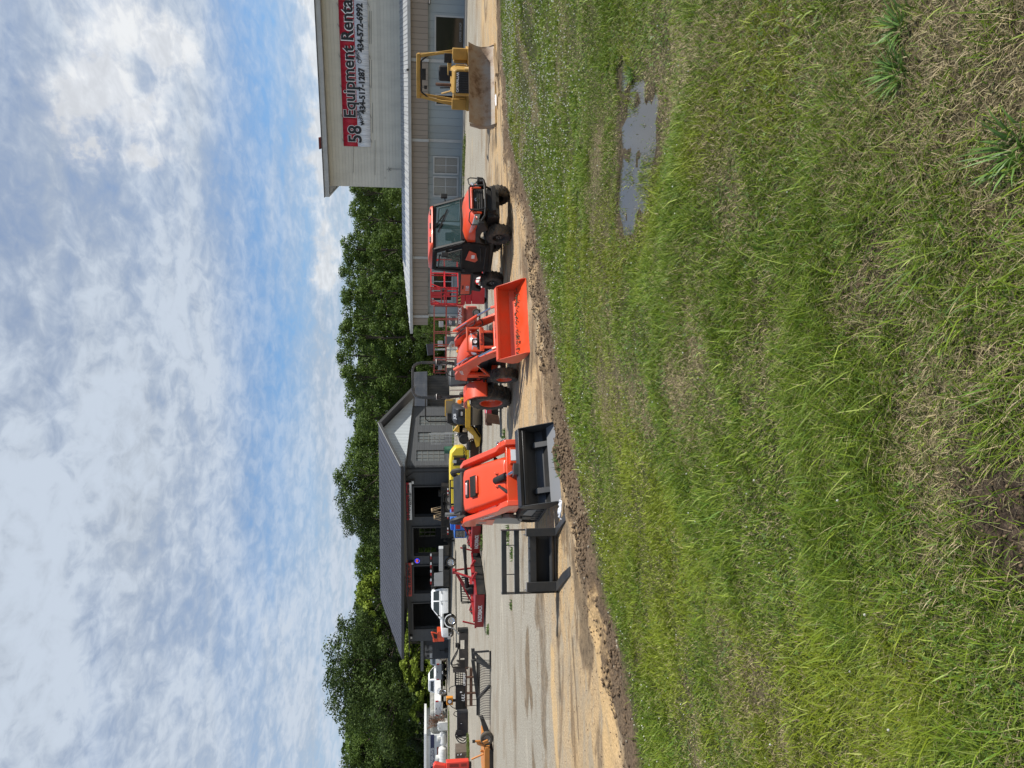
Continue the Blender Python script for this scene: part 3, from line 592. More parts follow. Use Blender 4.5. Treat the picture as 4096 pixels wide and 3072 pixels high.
def shop():
    P0 = Vector((21.66, 40.9, 0)); P1 = Vector((4.07, 48.0, 0)); a = math.atan2(P0.y - P1.y, P0.x - P1.x); F = Fr(P1, a)
    root = thing('equipment_shop', 'long shop with taupe lean-to front under a tall pale storey, right side of the yard', 'building', P1, a)
    Lx = 30.0; EZ = 3.24; BZ = 2.15; DP = 3.4; X0 = 0.42
    r1 = F.rect(1744, 1854, 70, 207); r2 = F.rect(1746, 1858, 383, 418); r3 = F.rect(1738, 1829, 631, 692); r4 = F.rect(1737, 1827, 711, 782); r5 = F.rect(1735, 1806, 1089, 1200)
    hs = [r1, (r2[0], r2[1] + .0, r2[2], r2[3]), r3, r4, r5]
    w = MB(); holes(w, X0, Lx, 0.0, BZ, 0.0, .15, hs, blueside); w.b(X0, X0 + .15, .15, DP, 0, EZ - .15, blueside)
    w.build('lower_wall', root, smooth=0)
    MB().b(-.1, Lx, -.32, -.10, BZ, EZ - .12, brownside).b(-.1, .0, -.10, DP, BZ, EZ - .12, brownside).b(X0, Lx, -.10, 0.0, BZ + .02, BZ + .1, trimdark).build('siding_band', root, smooth=0)
    # trims and downpipes
    for py in (243, 563, 1031, 1265):
        s, _ = F.hit(1740, py, -.3); MB().b(s - .08, s + .08, -.40, -.322, BZ - .06, EZ - .14, trimgrey).b(s - .09, s + .09, -.06, -.003, 0.05, BZ - .0, trimgrey).build('corner_trim', root, bevel=.008, smooth=0)
    MB().b(X0, Lx, -.07, -.003, -.02, .12, trimgrey).build('base_trim', root, smooth=0)
    MB().b(5.4, 19.6, -1.5, -.08, -.05, .10, mat('walk_concrete', (.36, .33, .28), .9, var=.2, bump=.3)).build('front_walk', root, smooth=0, bevel=.02)
    # lean-to roof: ribbed, hipped at the left end
    zt = 3.80; rm = MB()
    hx = 3.6
    pts = [(-.5, -.62, EZ), (Lx, -.62, EZ), (Lx, DP, zt), (hx, DP, zt)]
    rm.plate(pts, .05, metalroof); rm.plate([(-.5, -.62, EZ), (hx, DP, zt), (hx + 1, DP + 3.3, EZ), (-.5, DP + 3.3, EZ)], .05, metalroof); rm.plate([(hx, DP, zt), (Lx, DP, zt), (Lx, DP + 3.3, EZ), (hx + .8, DP + 3.3, EZ)], .05, metalroof)
    k = 0
    x = -.4
    ribm = metalroof
    while x < Lx:      # standing ribs running up the slope
        y1 = DP if x > hx else -.62 + (x + .5) / (hx + .5) * (DP + .62); z1 = zt if x > hx else EZ + (zt - EZ) * (y1 + .62) / (DP + .62)
        if y1 > -.5: rm.bar((x, -.62, EZ + .065), (x, y1, z1 + .065), .035, .03, trimgrey)
        x += .46
    rm.build('lean_to_roof', root, smooth=0)
    MB().b(-.52, Lx, -.70, -.62, EZ - .13, EZ + .05, trimgrey).b(-.58, -.50, -.70, DP + 3, EZ - .13, EZ + .05, trimgrey).b(-.45, Lx, -.61, -.33, EZ - .13, EZ - .10, trimdark).build('gutter', root, bevel=.01, smooth=0)
    for i, (r, nx, nz, mf, mg, bl) in enumerate(((r1, 1, 1, trimgrey, dglass, None), (r2, 1, 1, trimgrey, dglass, None), (r3, 2, 2, trimgrey, pglass, blindm), (r4, 2, 2, trimgrey, pglass, blindm), (r5, 3, 1, trimgrey, dglass, None))):
        window(root, r[0], r[1], r[2], r[3], .03, nx, nz, mf, mg, .09, .09, .05, bl)
    text('lettering', 'COFFEE SHOP', .16, mat('grey_lettering', (.35, .36, .36), .6), root, ((r1[0] + r1[1]) / 2 + .15, .03, r1[2] + .17), ext=.004)
    for py in (8, 385): s, z = F.hit(1715, py); MB().b(s - .12, s + .12, -.12, -.002, BZ - .13, BZ - .02, trimdark).b(s - .09, s + .09, -.125, -.12, BZ - .10, BZ - .05, decalw).build('wall_lamp', root, smooth=0)
    s, z = F.hit(1615, 282, -.6); MB().box((s, -.66, EZ + .16), (.16, .22, .12), white).box((s + .05, -.74, EZ + .05), (.1, .1, .14), trimdark).bar((s, -.62, EZ), (s, -.62, EZ + .14), .04, .04, trimdark).build('security_camera', root, bevel=.01)
    # upper storey of painted blocks
    U = Fr(P1 + F.dy * DP, a); sx, _ = U.hit(1450, 747); zt2 = U.hit(1343, 747)[1]; zr = U.hit(1298, 0)[1]
    MB().b(sx, Lx, DP, DP + 9, 3.0, 8.45, cream).build('upper_wall', root, smooth=0)
    f2 = MB(); e0 = 8.45
    f2.b(sx - .62, Lx, DP - .75, DP - .60, e0 - .02, e0 + .26, trimgrey).b(sx - .62, Lx, DP - .60, DP - .01, e0 + .02, e0 + .06, trimgrey).b(sx - .62, sx - .50, DP - .60, DP + 9.6, e0 - .02, e0 + .26, trimgrey)
    f2.b(sx - .50, sx - .02, DP - .6, DP + 9.6, e0 + .02, e0 + .06, trimgrey)
    f2.build('fascia', root, smooth=0, bevel=.01)
    MB().plate([(sx - .65, DP - .8, e0 + .262), (Lx, DP - .8, e0 + .262), (Lx, DP + 9.6, e0 + .50), (sx - .65, DP + 9.6, e0 + .50)], .05, mat('dark_roof_edge', (.10, .10, .10), .8)).build('upper_roof', root, smooth=0)
    for i in range(14): x = sx + .2 + i * 1.75; f2 = MB().bar((x, DP - .6, e0 - .03), (x, DP - .02, e0 - .18), .05, .05, trimgrey)
    c = U.hit(1300, 580)[0]; ch = MB().b(c - .3, c + .3, DP + 1.2, DP + 1.8, e0 + .3, e0 + .66, brick).b(c - .36, c + .36, DP + 1.14, DP + 1.86, e0 + .66, e0 + .74, brick).build('chimney', root, smooth=0)
    # faded panel outlines, conduits and hooks on the block wall
    wire = mat('grey_conduit', (.20, .2, .19), .6)
    def seg(p, q, r=.012):
        (a1, b1), (a2, b2) = U.hit(*p), U.hit(*q); MB().tube([(a1, DP - .02, b1), (a2, DP - .02, b2)], r, wire, 6).build('conduit', root)
    for p, q in (((1478, 44), (1478, 176)), ((1485, 44), (1485, 176)), ((1478, 240), (1478, 350)), ((1486, 240), (1486, 350)), ((1480, 412), (1480, 533)), ((1490, 412), (1490, 533)), ((1413, 585), (1413, 690)), ((1500, 560), (1500, 700)), ((1558, 676), (1614, 676)), ((1540, 707), (1540, 716))): seg(p, q)
    for py in (20, 104, 226, 345, 465, 562):
        for px in (1350 + py * .04, 1474 + py * .02):
            s, z = U.hit(px, py); MB().bar((s - .12, DP - .08, z - .06), (s + .12, DP - .05, z + .06), .02, .02, wire).bar((s, DP - .1, z), (s, DP, z), .03, .03, wire).build('banner_hook', root)
    s, z = U.hit(1557, 677); st_ = MB()
    for k in range(5): t = k * 2 * PI / 5; st_.bar((s, DP - .03, z), (s + .16 * math.sin(t), DP - .03, z + .16 * math.cos(t)), .035, .02, wire)
    st_.build('star_ornament', root, smooth=0)
    # banner
    B = [U.hit(1375, 584), U.hit(1484, 588), U.hit(1471, 0), U.hit(1352, 0)]
    slope_t = (B[3][1] - B[0][1]) / (B[3][0] - B[0][0]); xa = B[0][0]; xb = B[3][0] + 1.3; za = B[1][1]; zb = B[0][1]; H = zb - za; xm = xa
    bn = thing('shop_banner', 'long red and silver vinyl banner with phone numbers on the tall block wall', 'banner', P1, a)
    y = DP - .05; zt_ = zb; sl = (B[2][1] - B[1][1]) / (B[2][0] - B[1][0]); sl = (sl + slope_t) / 2
    dia = bpy.data.materials.new('silver_tread_print'); dia.use_nodes = True; nt = dia.node_tree; q = _bsdf(dia); tc = nt.nodes.new('ShaderNodeTexCoord')
    wv = nt.nodes.new('ShaderNodeTexWave'); wv.inputs['Scale'].default_value = 3.2; wv.inputs['Distortion'].default_value = 6; wv.inputs['Detail'].default_value = 1; nt.links.new(tc.outputs['Object'], wv.inputs[0])
    mx = nt.nodes.new('ShaderNodeMix'); mx.data_type = 'RGBA'; nt.links.new(wv.outputs[0], mx.inputs[0]); mx.inputs[6].default_value = (.60, .62, .64, 1); mx.inputs[7].default_value = (.80, .81, .83, 1); nt.links.new(mx.outputs[2], q.inputs[0]); q.inputs['Roughness'].default_value = .4
    bred = mat('banner_red', (.46, .012, .03), .5)
    def ln(x, z): return (x, y, z + (x - xa) * sl)
    mid = za + H * .475
    b1 = MB()
    n = 28
    def strip(z0, z1, m, yy):
        for i in range(n):
            u0 = xa + (xb - xa) * i / n; u1 = xa + (xb - xa) * (i + 1) / n; wob = lambda u: .015 * math.sin(u * 3.1) 
            b1.add([(u0, yy + wob(u0), z0 + (u0 - xa) * sl), (u1, yy + wob(u1), z0 + (u1 - xa) * sl), (u1, yy + wob(u1), z1 + (u1 - xa) * sl), (u0, yy + wob(u0), z1 + (u0 - xa) * sl)], [(0, 1, 2, 3)], m)
    strip(za, mid, dia, y); strip(mid, zb, bred, y)
    o = b1.build('banner_sheet', bn, smooth=60); sm = o.modifiers.new('thick', 'SOLIDIFY'); sm.thickness = .008
    ang = math.atan(sl); rot = (PI / 2, -ang, 0)
    def tx(body, px, py, size, m, yy, bold=0., sx=1., align='LEFT', nm='lettering', rr=0.0, ext=.003):
        s, z = U.hit(px, py, -.05); return text(nm, body, size, m, bn, (s, yy, z), (PI / 2, -ang - rr, 0), ext, bold, align, sx)
    yy = y - .05
    S = H * .66
    tx('58', 1424, 572, S * 1.02, decalw, yy + .012, .058, .92); tx('58', 1424, 572, S * 1.02, decalb, yy, .028, .92)
    # the long line, fitted between its own pixels
    s0 = U.hit(1405, 472, -.05)[0]; s1 = U.hit(1395, -12, -.05)[0]
    for (mm, bb, y2) in ((decalw, .052, yy + .012), (decalb, .026, yy)):
        t = tx('Equipment Rental', 1403, 472, S * .90, mm, y2, bb, 1.0); wdt = t.dimensions.x if t.dimensions.x > 0 else 1
        xs_ = [v.co.x for v in t.data.vertices]; k = (s1 - s0) / (max(xs_) - min(xs_)); t.scale = (k, 1, 1)
    for body, p0, p1, sz in (('434-517-1287', (1452, 455), (1452, 270), .50), ('434-572-6992', (1444, 208), (1444, 12), .50)):
        t = tx(body, p0[0], p0[1], sz, decalb, yy, .020); xs_ = [v.co.x for v in t.data.vertices]; k = (U.hit(*p1, -.05)[0] - U.hit(*p0, -.05)[0]) / (max(xs_) - min(xs_)); t.scale = (k, 1, 1)
    tx('Mobile', 1453, 500, .36, decalb, yy, .004, .9, rr=R(22)); tx('Office', 1443, 254, .36, decalb, yy, .004, .9, rr=R(22))
    return root
shop()
# ---- the low dark tyre shop in the middle distance
greyblock = siding('dark_grey_block_wall', (0.060, 0.064, 0.068), (0.045, 0.048, 0.052), 0.2, 0.05, 2, 0.7, (0.09, .09, .09), .3)
blueroof = siding('charcoal_standing_seam_roof', (0.058, 0.061, 0.074), (0.022, 0.023, 0.028), 0.35, 0.09, 0, 0.42, (.11, .11, .13), .15)
whitecorr = siding('pale_corrugated_gable', (0.48, 0.52, 0.54), (0.27, 0.29, 0.30), 0.20, 0.30, 0, 0.4, (.3, .32, .32), .2)
ironwin = mat('old_window_frame', (.16, .155, .14), .7)
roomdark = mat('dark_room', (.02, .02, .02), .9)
def fit(t, w):
    xs_ = [v.co.x for v in t.data.vertices]; t.scale = (w / (max(xs_) - min(xs_)), t.scale[1], 1)
def tire_shop():
    C = Vector((-6.9, 58.0, 0)); ux = Vector((.82, -.574, 0)).normalized(); a = math.atan2(ux.y, ux.x)   # local x runs to the right end, so the corner is x = 0 and the left end x = -24.8
    root = thing('tire_shop', 'low dark grey block garage with blue-grey metal roof, pale gable and open bays', 'building', C, a)
    F = Fr(C, a); Wf = Fr(C + F.dy * 1.1, a); XL = -24.6; D_ = 10.1
    ez = lambda x: 4.15 + (-x) * .018
    bays = [Wf.rect(1657, 1800, 1944, 2063), Wf.rect(1654, 1790, 2107, 2219), Wf.rect(1656, 1790, 2260, 2369), Wf.rect(1653, 1790, 2409, 2512)]
    bays = [(b[0], b[1], -.05, b[3]) for b in bays]
    w = MB(); holes(w, XL + 1.2, -.6, -.3, 3.92, 1.1, 1.35, bays, greyblock)
    bw = [(-21.5, -18.9, 1.2, 3.1), (-17.3, -15.5, 1.3, 3.0), (-14.3, -12.5, 1.3, 3.0), (-10.5, -8.3, 1.2, 3.0)]
    holes(w, XL + 1.2, -.6, -.3, 3.92, D_ - .9, D_ - .7, bw, greyblock); w.b(XL + 1.2, XL + 1.4, 1.35, D_ - .9, -.3, 3.92, greyblock)
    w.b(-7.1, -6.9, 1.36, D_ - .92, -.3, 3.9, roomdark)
    w.build('wall', root, smooth=0)
    for b in bw:
        m = MB(); nx, nz = 3, 3
        for i in range(nx + 1): x = b[0] + (b[1] - b[0]) * i / nx; m.b(x - .04, x + .04, D_ - .86, D_ - .80, b[2], b[3], ironwin)
        for i in range(nz + 1): z = b[2] + (b[3] - b[2]) * i / nz; m.b(b[0], b[1], D_ - .85, D_ - .81, z - .04, z + .04, ironwin)
        m.build('window', root, smooth=0)
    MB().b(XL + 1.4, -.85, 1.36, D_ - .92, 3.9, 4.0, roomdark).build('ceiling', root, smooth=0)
    # end wall (the gable side) as its own frame: y runs back
    g = MB(); g.T = Matrix.Rotation(PI / 2, 4, 'Z')
    E = Fr(C + F.dx * (-.6), a + PI / 2)
    hw = [E.rect(1665, 1778, 1800, 1843), E.rect(1672, 1778, 1728, 1768), E.rect(1678, 1782, 1663, 1701)]
    gw = MB(); holes(gw, 1.1, D_ - .7, -.5, 3.92, 0.0, .22, hw, greyblock); ew = gw.build('end_wall', root, smooth=0); ew.location = (-.6, 0, 0); ew.rotation_euler = (0, 0, PI / 2)
    for r in hw:
        o = window(root, r[0], r[1], r[2], r[3], .08, 3, 5, ironwin, pglass, .06, .06, .035); o.location = (-.6, 0, 0); o.rotation_euler = (0, 0, PI / 2)
    # gable infill and rafters
    gb = MB(); zf, zb = ez(0) - .18, 3.42; ap = (5.66, 6.2)
    gb.pr([(0.25, zf + .02), (D_ + .2, zb), (ap[0], ap[1] - .12)], 'y', -.02, .08, whitecorr); o = gb.build('gable', root, smooth=0); o.location = (-.35, 0, 0); o.rotation_euler = (0, 0, PI / 2)
    XR = .45
    rf = MB(); zr0, zr1 = 6.2, 6.84; yr = 5.66; eL = ez(XL)
    rf.plate([(XL, 0, eL), (XR, 0, ez(0)), (XR, yr, zr0), (-22.4, yr, zr1)], .09, blueroof); rf.plate([(XR, D_ + .9, 3.3), (XL, D_ + .9, 3.9), (-22.4, yr, zr1), (XR, yr, zr0)], .09, blueroof); rf.plate([(XL, D_ + .9, 3.9), (XL, 0, eL), (-22.4, yr, zr1)], .09, blueroof)
    rf.build('roof', root, smooth=0)
    sm = MB()
    x = XL + .3
    while x < XR:
        f = 1.0 if x > -22.4 else (x - XL) / (-22.4 - XL); sm.bar((x, 0, ez(x) + .12), (x, yr * f, ez(x) + (zr0 + (0 - x) * .0286 - ez(x)) * f + .12), .04, .04, blueroof); x += .70
    sm.build('roof_seam', root, smooth=0)
    ed = MB(); ed.bar((XL, -.02, eL - .03), (XR, -.02, ez(0) - .03), .06, .26, mat('black_fascia', (.02, .02, .022), .5), up=(0, 0, 1)); ed.bar((XR + .02, 0, ez(0) + .02), (XR + .02, yr, zr0 + .02), .06, .24, trimdark); ed.bar((XR + .02, yr, zr0 + .02), (XR + .02, D_ + .9, 3.32), .06, .24, trimdark)
    ed.bar((XL + .1, .02, eL + .1), (XR, .02, ez(0) + .1), .05, .03, trimgrey); ed.bar((XR + .03, .05, ez(0) + .15), (XR + .03, yr, zr0 + .15), .05, .03, trimgrey)
    ed.b(XL + .2, XR, .05, 1.1, 3.90, 3.96, mat('black_soffit', (.03, .03, .032), .7)); ed.build('fascia', root, smooth=0)
    # bay frames: dark jambs
    jb = MB()
    for b in bays: jb.b(b[0] - .12, b[0], .98, 1.12, 0, b[3] + .12, trimdark).b(b[1], b[1] + .12, .98, 1.12, 0, b[3] + .12, trimdark).b(b[0], b[1], .98, 1.12, b[3], b[3] + .12, trimdark)
    jb.build('bay_frame', root, smooth=0)
    for py, px in ((2245, 1648), (2541, 1645), (1921, 1650)):
        s, z = Wf.hit(px, py); MB().b(s - .16, s + .16, .84, 1.09, z - .13, z + .13, trimdark).b(s - .13, s + .13, .80, .84, z - .1, z + .06, mat('lamp_glass_pale', (.7, .7, .68), .3)).build('wall_lamp', root, smooth=0)
    s, z = Wf.hit(1700, 1888); MB().tube([(s, 1.04, 0), (s, 1.04, 3.3), (s - .5, 1.04, 3.85)], .045, trimdark, 8).build('downpipe', root)
    # signs
    r = Wf.rect(1624, 1647, 2250, 2383, -.25); sg = thing('shop_sign', 'long red board lettered in black under the eave of the dark garage', 'sign', C, a)
    sred = mat('sign_red', (.42, .045, .03), .5); MB().b(r[0], r[1], .78, .84, r[2], r[3], sred).build('sign_board', sg, smooth=0)
    t = text('lettering', 'THE TIRE SHOP', (r[3] - r[2]) * .95, decalb, sg, ((r[0] + r[1]) / 2, .772, (r[2] + r[3]) / 2), bold=.02, ext=.004); fit(t, (r[1] - r[0]) * .93)
    r = Wf.rect(1624, 1647, 1930, 2077, -.25); sg = thing('rental_sign', 'red over white board with a phone number beside the pale gable', 'sign', C, a); H = r[3] - r[2]
    MB().b(r[0], r[1], .78, .84, r[2] + H * .45, r[3], bred_()).b(r[0], r[1], .78, .84, r[2], r[2] + H * .45, white).build('sign_board', sg, smooth=0)
    t = text('lettering', '58 Equipment Rental', H * .72, decalb, sg, ((r[0] + r[1]) / 2, .772, r[2] + H * .60), bold=.012, ext=.004); fit(t, (r[1] - r[0]) * .92)
    t = text('lettering', '434-517-1287', H * .42, decalb, sg, (r[0] + (r[1] - r[0]) * .58, .772, r[2] + H * .2), bold=.006, ext=.004); fit(t, (r[1] - r[0]) * .34)
    r = Wf.rect(1660, 1678, 2229, 2253); cx, cz = (r[0] + r[1]) / 2, (r[2] + r[3]) / 2; ns = thing('open_sign', 'oval neon sign reading OPEN between two garage windows', 'sign', C, a)
    nb = mat('neon_blue', (.02, .04, .6), .4, emit=(.03, .06, 1.0), estr=1.6); nr = mat('neon_orange', (.6, .1, .05), .4, emit=(1, .15, .06), estr=.9)
    MB().b(cx - .3, cx + .3, 1.05, 1.095, cz - .2, cz + .2, trimdark).build('backing', ns, smooth=0, bevel=.02)
    MB().tube([(cx + .28 * math.cos(t * PI / 12), 1.03, cz + .19 * math.sin(t * PI / 12)) for t in range(25)], .018, nb, 6).build('tube_ring', ns)
    t = text('lettering', 'OPEN', .22, nr, ns, (cx, 1.02, cz), bold=.004); fit(t, .42)
    return F, root
def bred_(): return mat('banner_red', (.46, .012, .03), .5)
TS, _ = tire_shop()
# small lean annexe with poster and canopy at its left
def hut():
    b = G(1793, 2634); r = D(1793, 2574, b.y); x0 = b.x; x1 = r.x + .02; zt = D(1694, 2634, b.y).z; root = thing('block_hut', 'square dark grey hut with flat canopy and black and white poster, left of the garage', 'hut', (x0, b.y, 0), 0)
    wv = x1 - x0; MB().b(0, wv + 1.5, 0, 3, -.05, zt, greyblock).build('wall', root, smooth=0)
    MB().b(-1.0, wv + 1.9, -.5, 3.2, zt, zt + .28, mat('canopy_grey', (.10, .105, .11), .6)).build('canopy', root, smooth=0, bevel=.01)
    pz0 = D(1730, 2634, b.y).z; pz1 = D(1699, 2634, b.y).z; m = bpy.data.materials.new('poster_print'); m.use_nodes = True; nt = m.node_tree; n = nt.nodes.new('ShaderNodeTexNoise'); n.inputs['Scale'].default_value = 2.2; n.inputs['Detail'].default_value = 5
    cr = nt.nodes.new('ShaderNodeValToRGB'); cr.color_ramp.elements[0].position = .42; cr.color_ramp.elements[1].position = .62; cr.color_ramp.elements[0].color = (.02, .02, .02, 1); cr.color_ramp.elements[1].color = (.35, .34, .33, 1)
    tc = nt.nodes.new('ShaderNodeTexCoord'); nt.links.new(tc.outputs['Object'], n.inputs[0]); nt.links.new(n.outputs[0], cr.inputs[0]); nt.links.new(cr.outputs[0], _bsdf(m).inputs[0])
    MB().b(.12, wv - .12, -.03, -.003, pz0, pz1, m).b(.15, .62, -.034, -.03, pz0 + .03, pz0 + .3, mat('poster_white', (.6, .6, .58), .6)).build('poster', root, smooth=0)
    s = wv * .55; MB().bar((s, -.05, .9), (s, -.05, .25), .05, .05, black).box((s, -.05, .2), (.42, .05, .36), black).build('shovel', root, smooth=0)
hut()
def back_sheds():
    # grey metal shed behind the yellow machines, red-roofed house and a far white store
    sh = siding('grey_ribbed_shed', (.032, .034, .036), (.018, .018, .018), .25, .12, 0, .5)
    a = D(1700, 1668, 72); b = D(1700, 1502, 72); root = thing('metal_shed', 'grey ribbed metal shed beyond the garage, behind the roller', 'shed', (a.x, 72, 0))
    w = b.x - a.x; zt = D(1672, 1560, 72).z
    MB().b(0, w, 0, 8, -.6, zt - .9, sh).build('wall', root, smooth=0); MB().plate([(-.4, -.4, zt - .95), (w + .4, -.4, zt - .95), (w + .4, 4, zt + .5), (-.4, 4, zt + .5)], .06, sh).plate([(-.4, 4, zt + .5), (w + .4, 4, zt + .5), (w + .4, 8.4, zt - .95), (-.4, 8.4, zt - .95)], .06, sh).build('roof', root, smooth=0)
    a = D(1740, 1540, 88); b = D(1740, 1452, 88); root = thing('small_house', 'small cream house with a rusty red metal roof, far behind the orange tractor', 'house', (a.x, 88, 0)); w = b.x - a.x; z0 = D(1733, 1500, 88).z; z1 = D(1707, 1500, 88).z
    rr = siding('rusty_red_roof', (.30, .085, .065), (.14, .05, .04), .3, .15, 0, .7, (.35, .2, .18), .4); cw = mat('cream_wall', (.42, .40, .32), .8)
    MB().b(0, w, 0, 6, -.6, z0, cw).build('wall', root, smooth=0); MB().plate([(-.4, -.5, z0), (w + .4, -.5, z0), (w + .4, 3, z1), (-.4, 3, z1)], .06, rr).plate([(-.4, 3, z1), (w + .4, 3, z1), (w + .4, 6.5, z0), (-.4, 6.5, z0)], .06, rr).build('roof', root, smooth=0)
    window(root, w * .35, w * .55, z0 - 1.3, z0 - .3, -.02, 2, 2, white, pglass)
    # white store, far left
    a = D(1780, 3130, 80); b = D(1780, 2845, 80); root = thing('white_store', 'low white store with a dark blue lettered band and blackened right end', 'building', (a.x, 80, 0)); w = b.x - a.x
    zr = D(1701, 2950, 80).z; z1 = D(1722, 2950, 80).z; z2 = D(1737, 2950, 80).z
    sw = siding('white_panel_wall', (.62, .64, .65), (.5, .5, .5), .6, .02, 0, .5, (.12, .11, .10), .25); bb = mat('navy_band', (.015, .02, .075), .5)
    sooty = mat('mould_stained_wall', (.33, .33, .30), .8, var=.5, vscale=2.2, dirt=(.09, .085, .07), damt=.8, dscale=1.3)
    MB().b(0, w - 2.6, 0, 7, -.1, zr - .15, sw).build('wall', root, smooth=0)
    MB().b(w - 2.6, w, .3, 7, -.1, zr - .55, sooty).build('end_wall', root, smooth=0, bevel=.3)
    MB().b(-.2, w - 2.2, -.35, 7.2, zr - .15, zr + .12, white).build('roof', root, smooth=0, bevel=.03)
    xb = D(1730, 2938, 80).x - a.x; MB().b(0, xb, -.06, -.004, z2, z1, bb).b(0, xb - 1.4, -.06, -.004, z2 - .75, z2 - .3, mat('brick_band', (.22, .07, .055), .8)).build('sign_band', root, smooth=0)
    t = text('lettering', 'SOUTHERN STATES', .42, decalw, root, (D(1730, 3027, 80).x - a.x, -.08, (z1 + z2) / 2), bold=.008); fit(t, (D(1730, 2992, 80).x - D(1730, 3065, 80).x))
    # white tanks before the store
    tk = mat('white_tank', (.70, .70, .68), .5, dirt=(.25, .27, .2), damt=.4)
    for i, (py0, py1, px0, px1, lb) in enumerate(((2985, 3075, 1752, 1787, 'long white ribbed tank lying before the navy lettered band'), (2925, 2980, 1758, 1788, 'short white ribbed tank right of the long one'))):
        p = G(1790, (py0 + py1) / 2); p0, p1 = D(1780, py1, p.y), D(1780, py0, p.y); L_ = p1.x - p0.x; rr_ = (D(px0, py0, p.y).z - D(px1, py0, p.y).z) / 2
        o = thing('storage_tank', lb, 'tank', (p0.x, p.y, 0)); m = MB(); pf = [(0, 0), (rr_ * .6, .05), (rr_ * .95, .25)]; n = int(L_ / .35)
        for k in range(n): q = .3 + k * (L_ - .6) / n; pf += [(rr_, q), (rr_, q + .25), (rr_ * .95, q + .3)]
        pf += [(rr_ * .9, L_ - .15), (rr_ * .5, L_ - .02), (0, L_)]; m.rev(pf, tk, (0, 0, rr_ + .05), 'x', 20).build('shell', o); MB().rev([(.3, 0), (.3, .3), (.22, .34), (0, .34)], tk, (L_ / 2, 0, rr_ * 2), 'z', 14).build('hatch', o)
    p = D(1775, 2908, 78); o = thing('white_tote', 'small white ribbed container by the dead shrub and the stained wall', 'container', (p.x - .4, 78, 0)); MB().b(0, .9, 0, .9, 0, 1.0, tk).b(.1, .8, .1, .8, 1.0, 1.1, tk).build('shell', o, bevel=.06)
    p = D(1775, 2885, 78.5); o = thing('dead_shrub', 'dead brown shrub before the stained end of the white store', 'shrub', (p.x, 78.5, 0)); m = MB(); rs = random.Random(6); br = mat('dead_twig', (.16, .085, .05), .9)
    for k in range(240): a_ = rs.uniform(0, 6.28); h = rs.uniform(.2, 1.9); r_ = rs.uniform(0, .8); b0 = Vector((r_ * math.cos(a_), r_ * math.sin(a_) * .6, h)); m.bar(b0, b0 + Vector((rs.uniform(-.35, .35), rs.uniform(-.2, .2), rs.uniform(-.1, .4))), .035, .035, br)
    m.build('twigs', o, smooth=0); MB().bar((0, 0, 0), (.05, 0, 1.2), .08, .08, br).build('stem', o, smooth=0)
    # things by the garage walls: wire rack, green drum, tyre stacks in the bays
    p = D(1818, 1775, 54); o = thing('wire_rack', 'grey wire rack on posts against the windowed end wall', 'rack', (p.x, 54, 0)); w_ = D(1818, 1730, 54).x - p.x; zt = D(1724, 1750, 54).z; m = MB()
    for i in range(4): m.bar((w_ * i / 3, 0, 0), (w_ * i / 3, 0, zt), .035, .035, trimgrey)
    for i in range(6): m.bar((0, 0, .2 + i * (zt - .25) / 5), (w_, 0, .2 + i * (zt - .25) / 5), .03, .03, trimgrey)
    m.bar((w_ * .9, -.1, 0), (w_ * .9, -.1, zt + .15), .09, .09, trimgrey).build('mesh_panel', o, smooth=0)
    p = D(1795, 1800, 56); o = thing('green_drum', 'dark green drum between rack and stump grinder', 'drum', (p.x, 56, 0)); MB().rev([(0, 0), (.28, 0), (.29, .3), (.28, .32), (.29, .6), (.28, .62), (.28, .88), (0, .88)], mat('drum_green', (.02, .09, .05), .5), ax='z', n=18).build('shell', o); MB().rev([(.05, .88), (.05, .92), (0, .92)], black, (.12, 0, 0), 'z', 8).build('bung', o)
    q = MB(); q.rev([(.19, -.11), (.30, -.12), (.34, -.06), (.34, .06), (.30, .12), (.19, .11), (.19, -.11)], rubber, ax='z', n=22); proto = None
    for (tt, ll, nn, lb) in ((-4.2, 1.9, 5, 'tall stack in the first open bay'), (-4.95, 2.0, 3, 'short stack in the first open bay'), (-13.0, 1.9, 4, 'stack in the third open bay'), (-20.3, 1.9, 4, 'stack in the last open bay')):
        for k in range(nn):
            v = Vector((-6.9, 58, 0)) + Vector((.82, -.574, 0)) * tt + Vector((.574, .82, 0)) * ll; nm = ['bottom', 'second', 'third', 'fourth', 'fifth'][k]; lbl = nm + ' tyre of the ' + lb
            if proto is None: proto = q.build('stacked_tyre'); ob = proto
            else: ob = proto.copy(); COL.objects.link(ob)
            ob.location = v + Vector((random.Random(k + tt).uniform(-.04, .04), 0, .13 + .245 * k)); tag(ob, lbl, 'tyre', 'tyres stacked in the garage bays')
back_sheds()
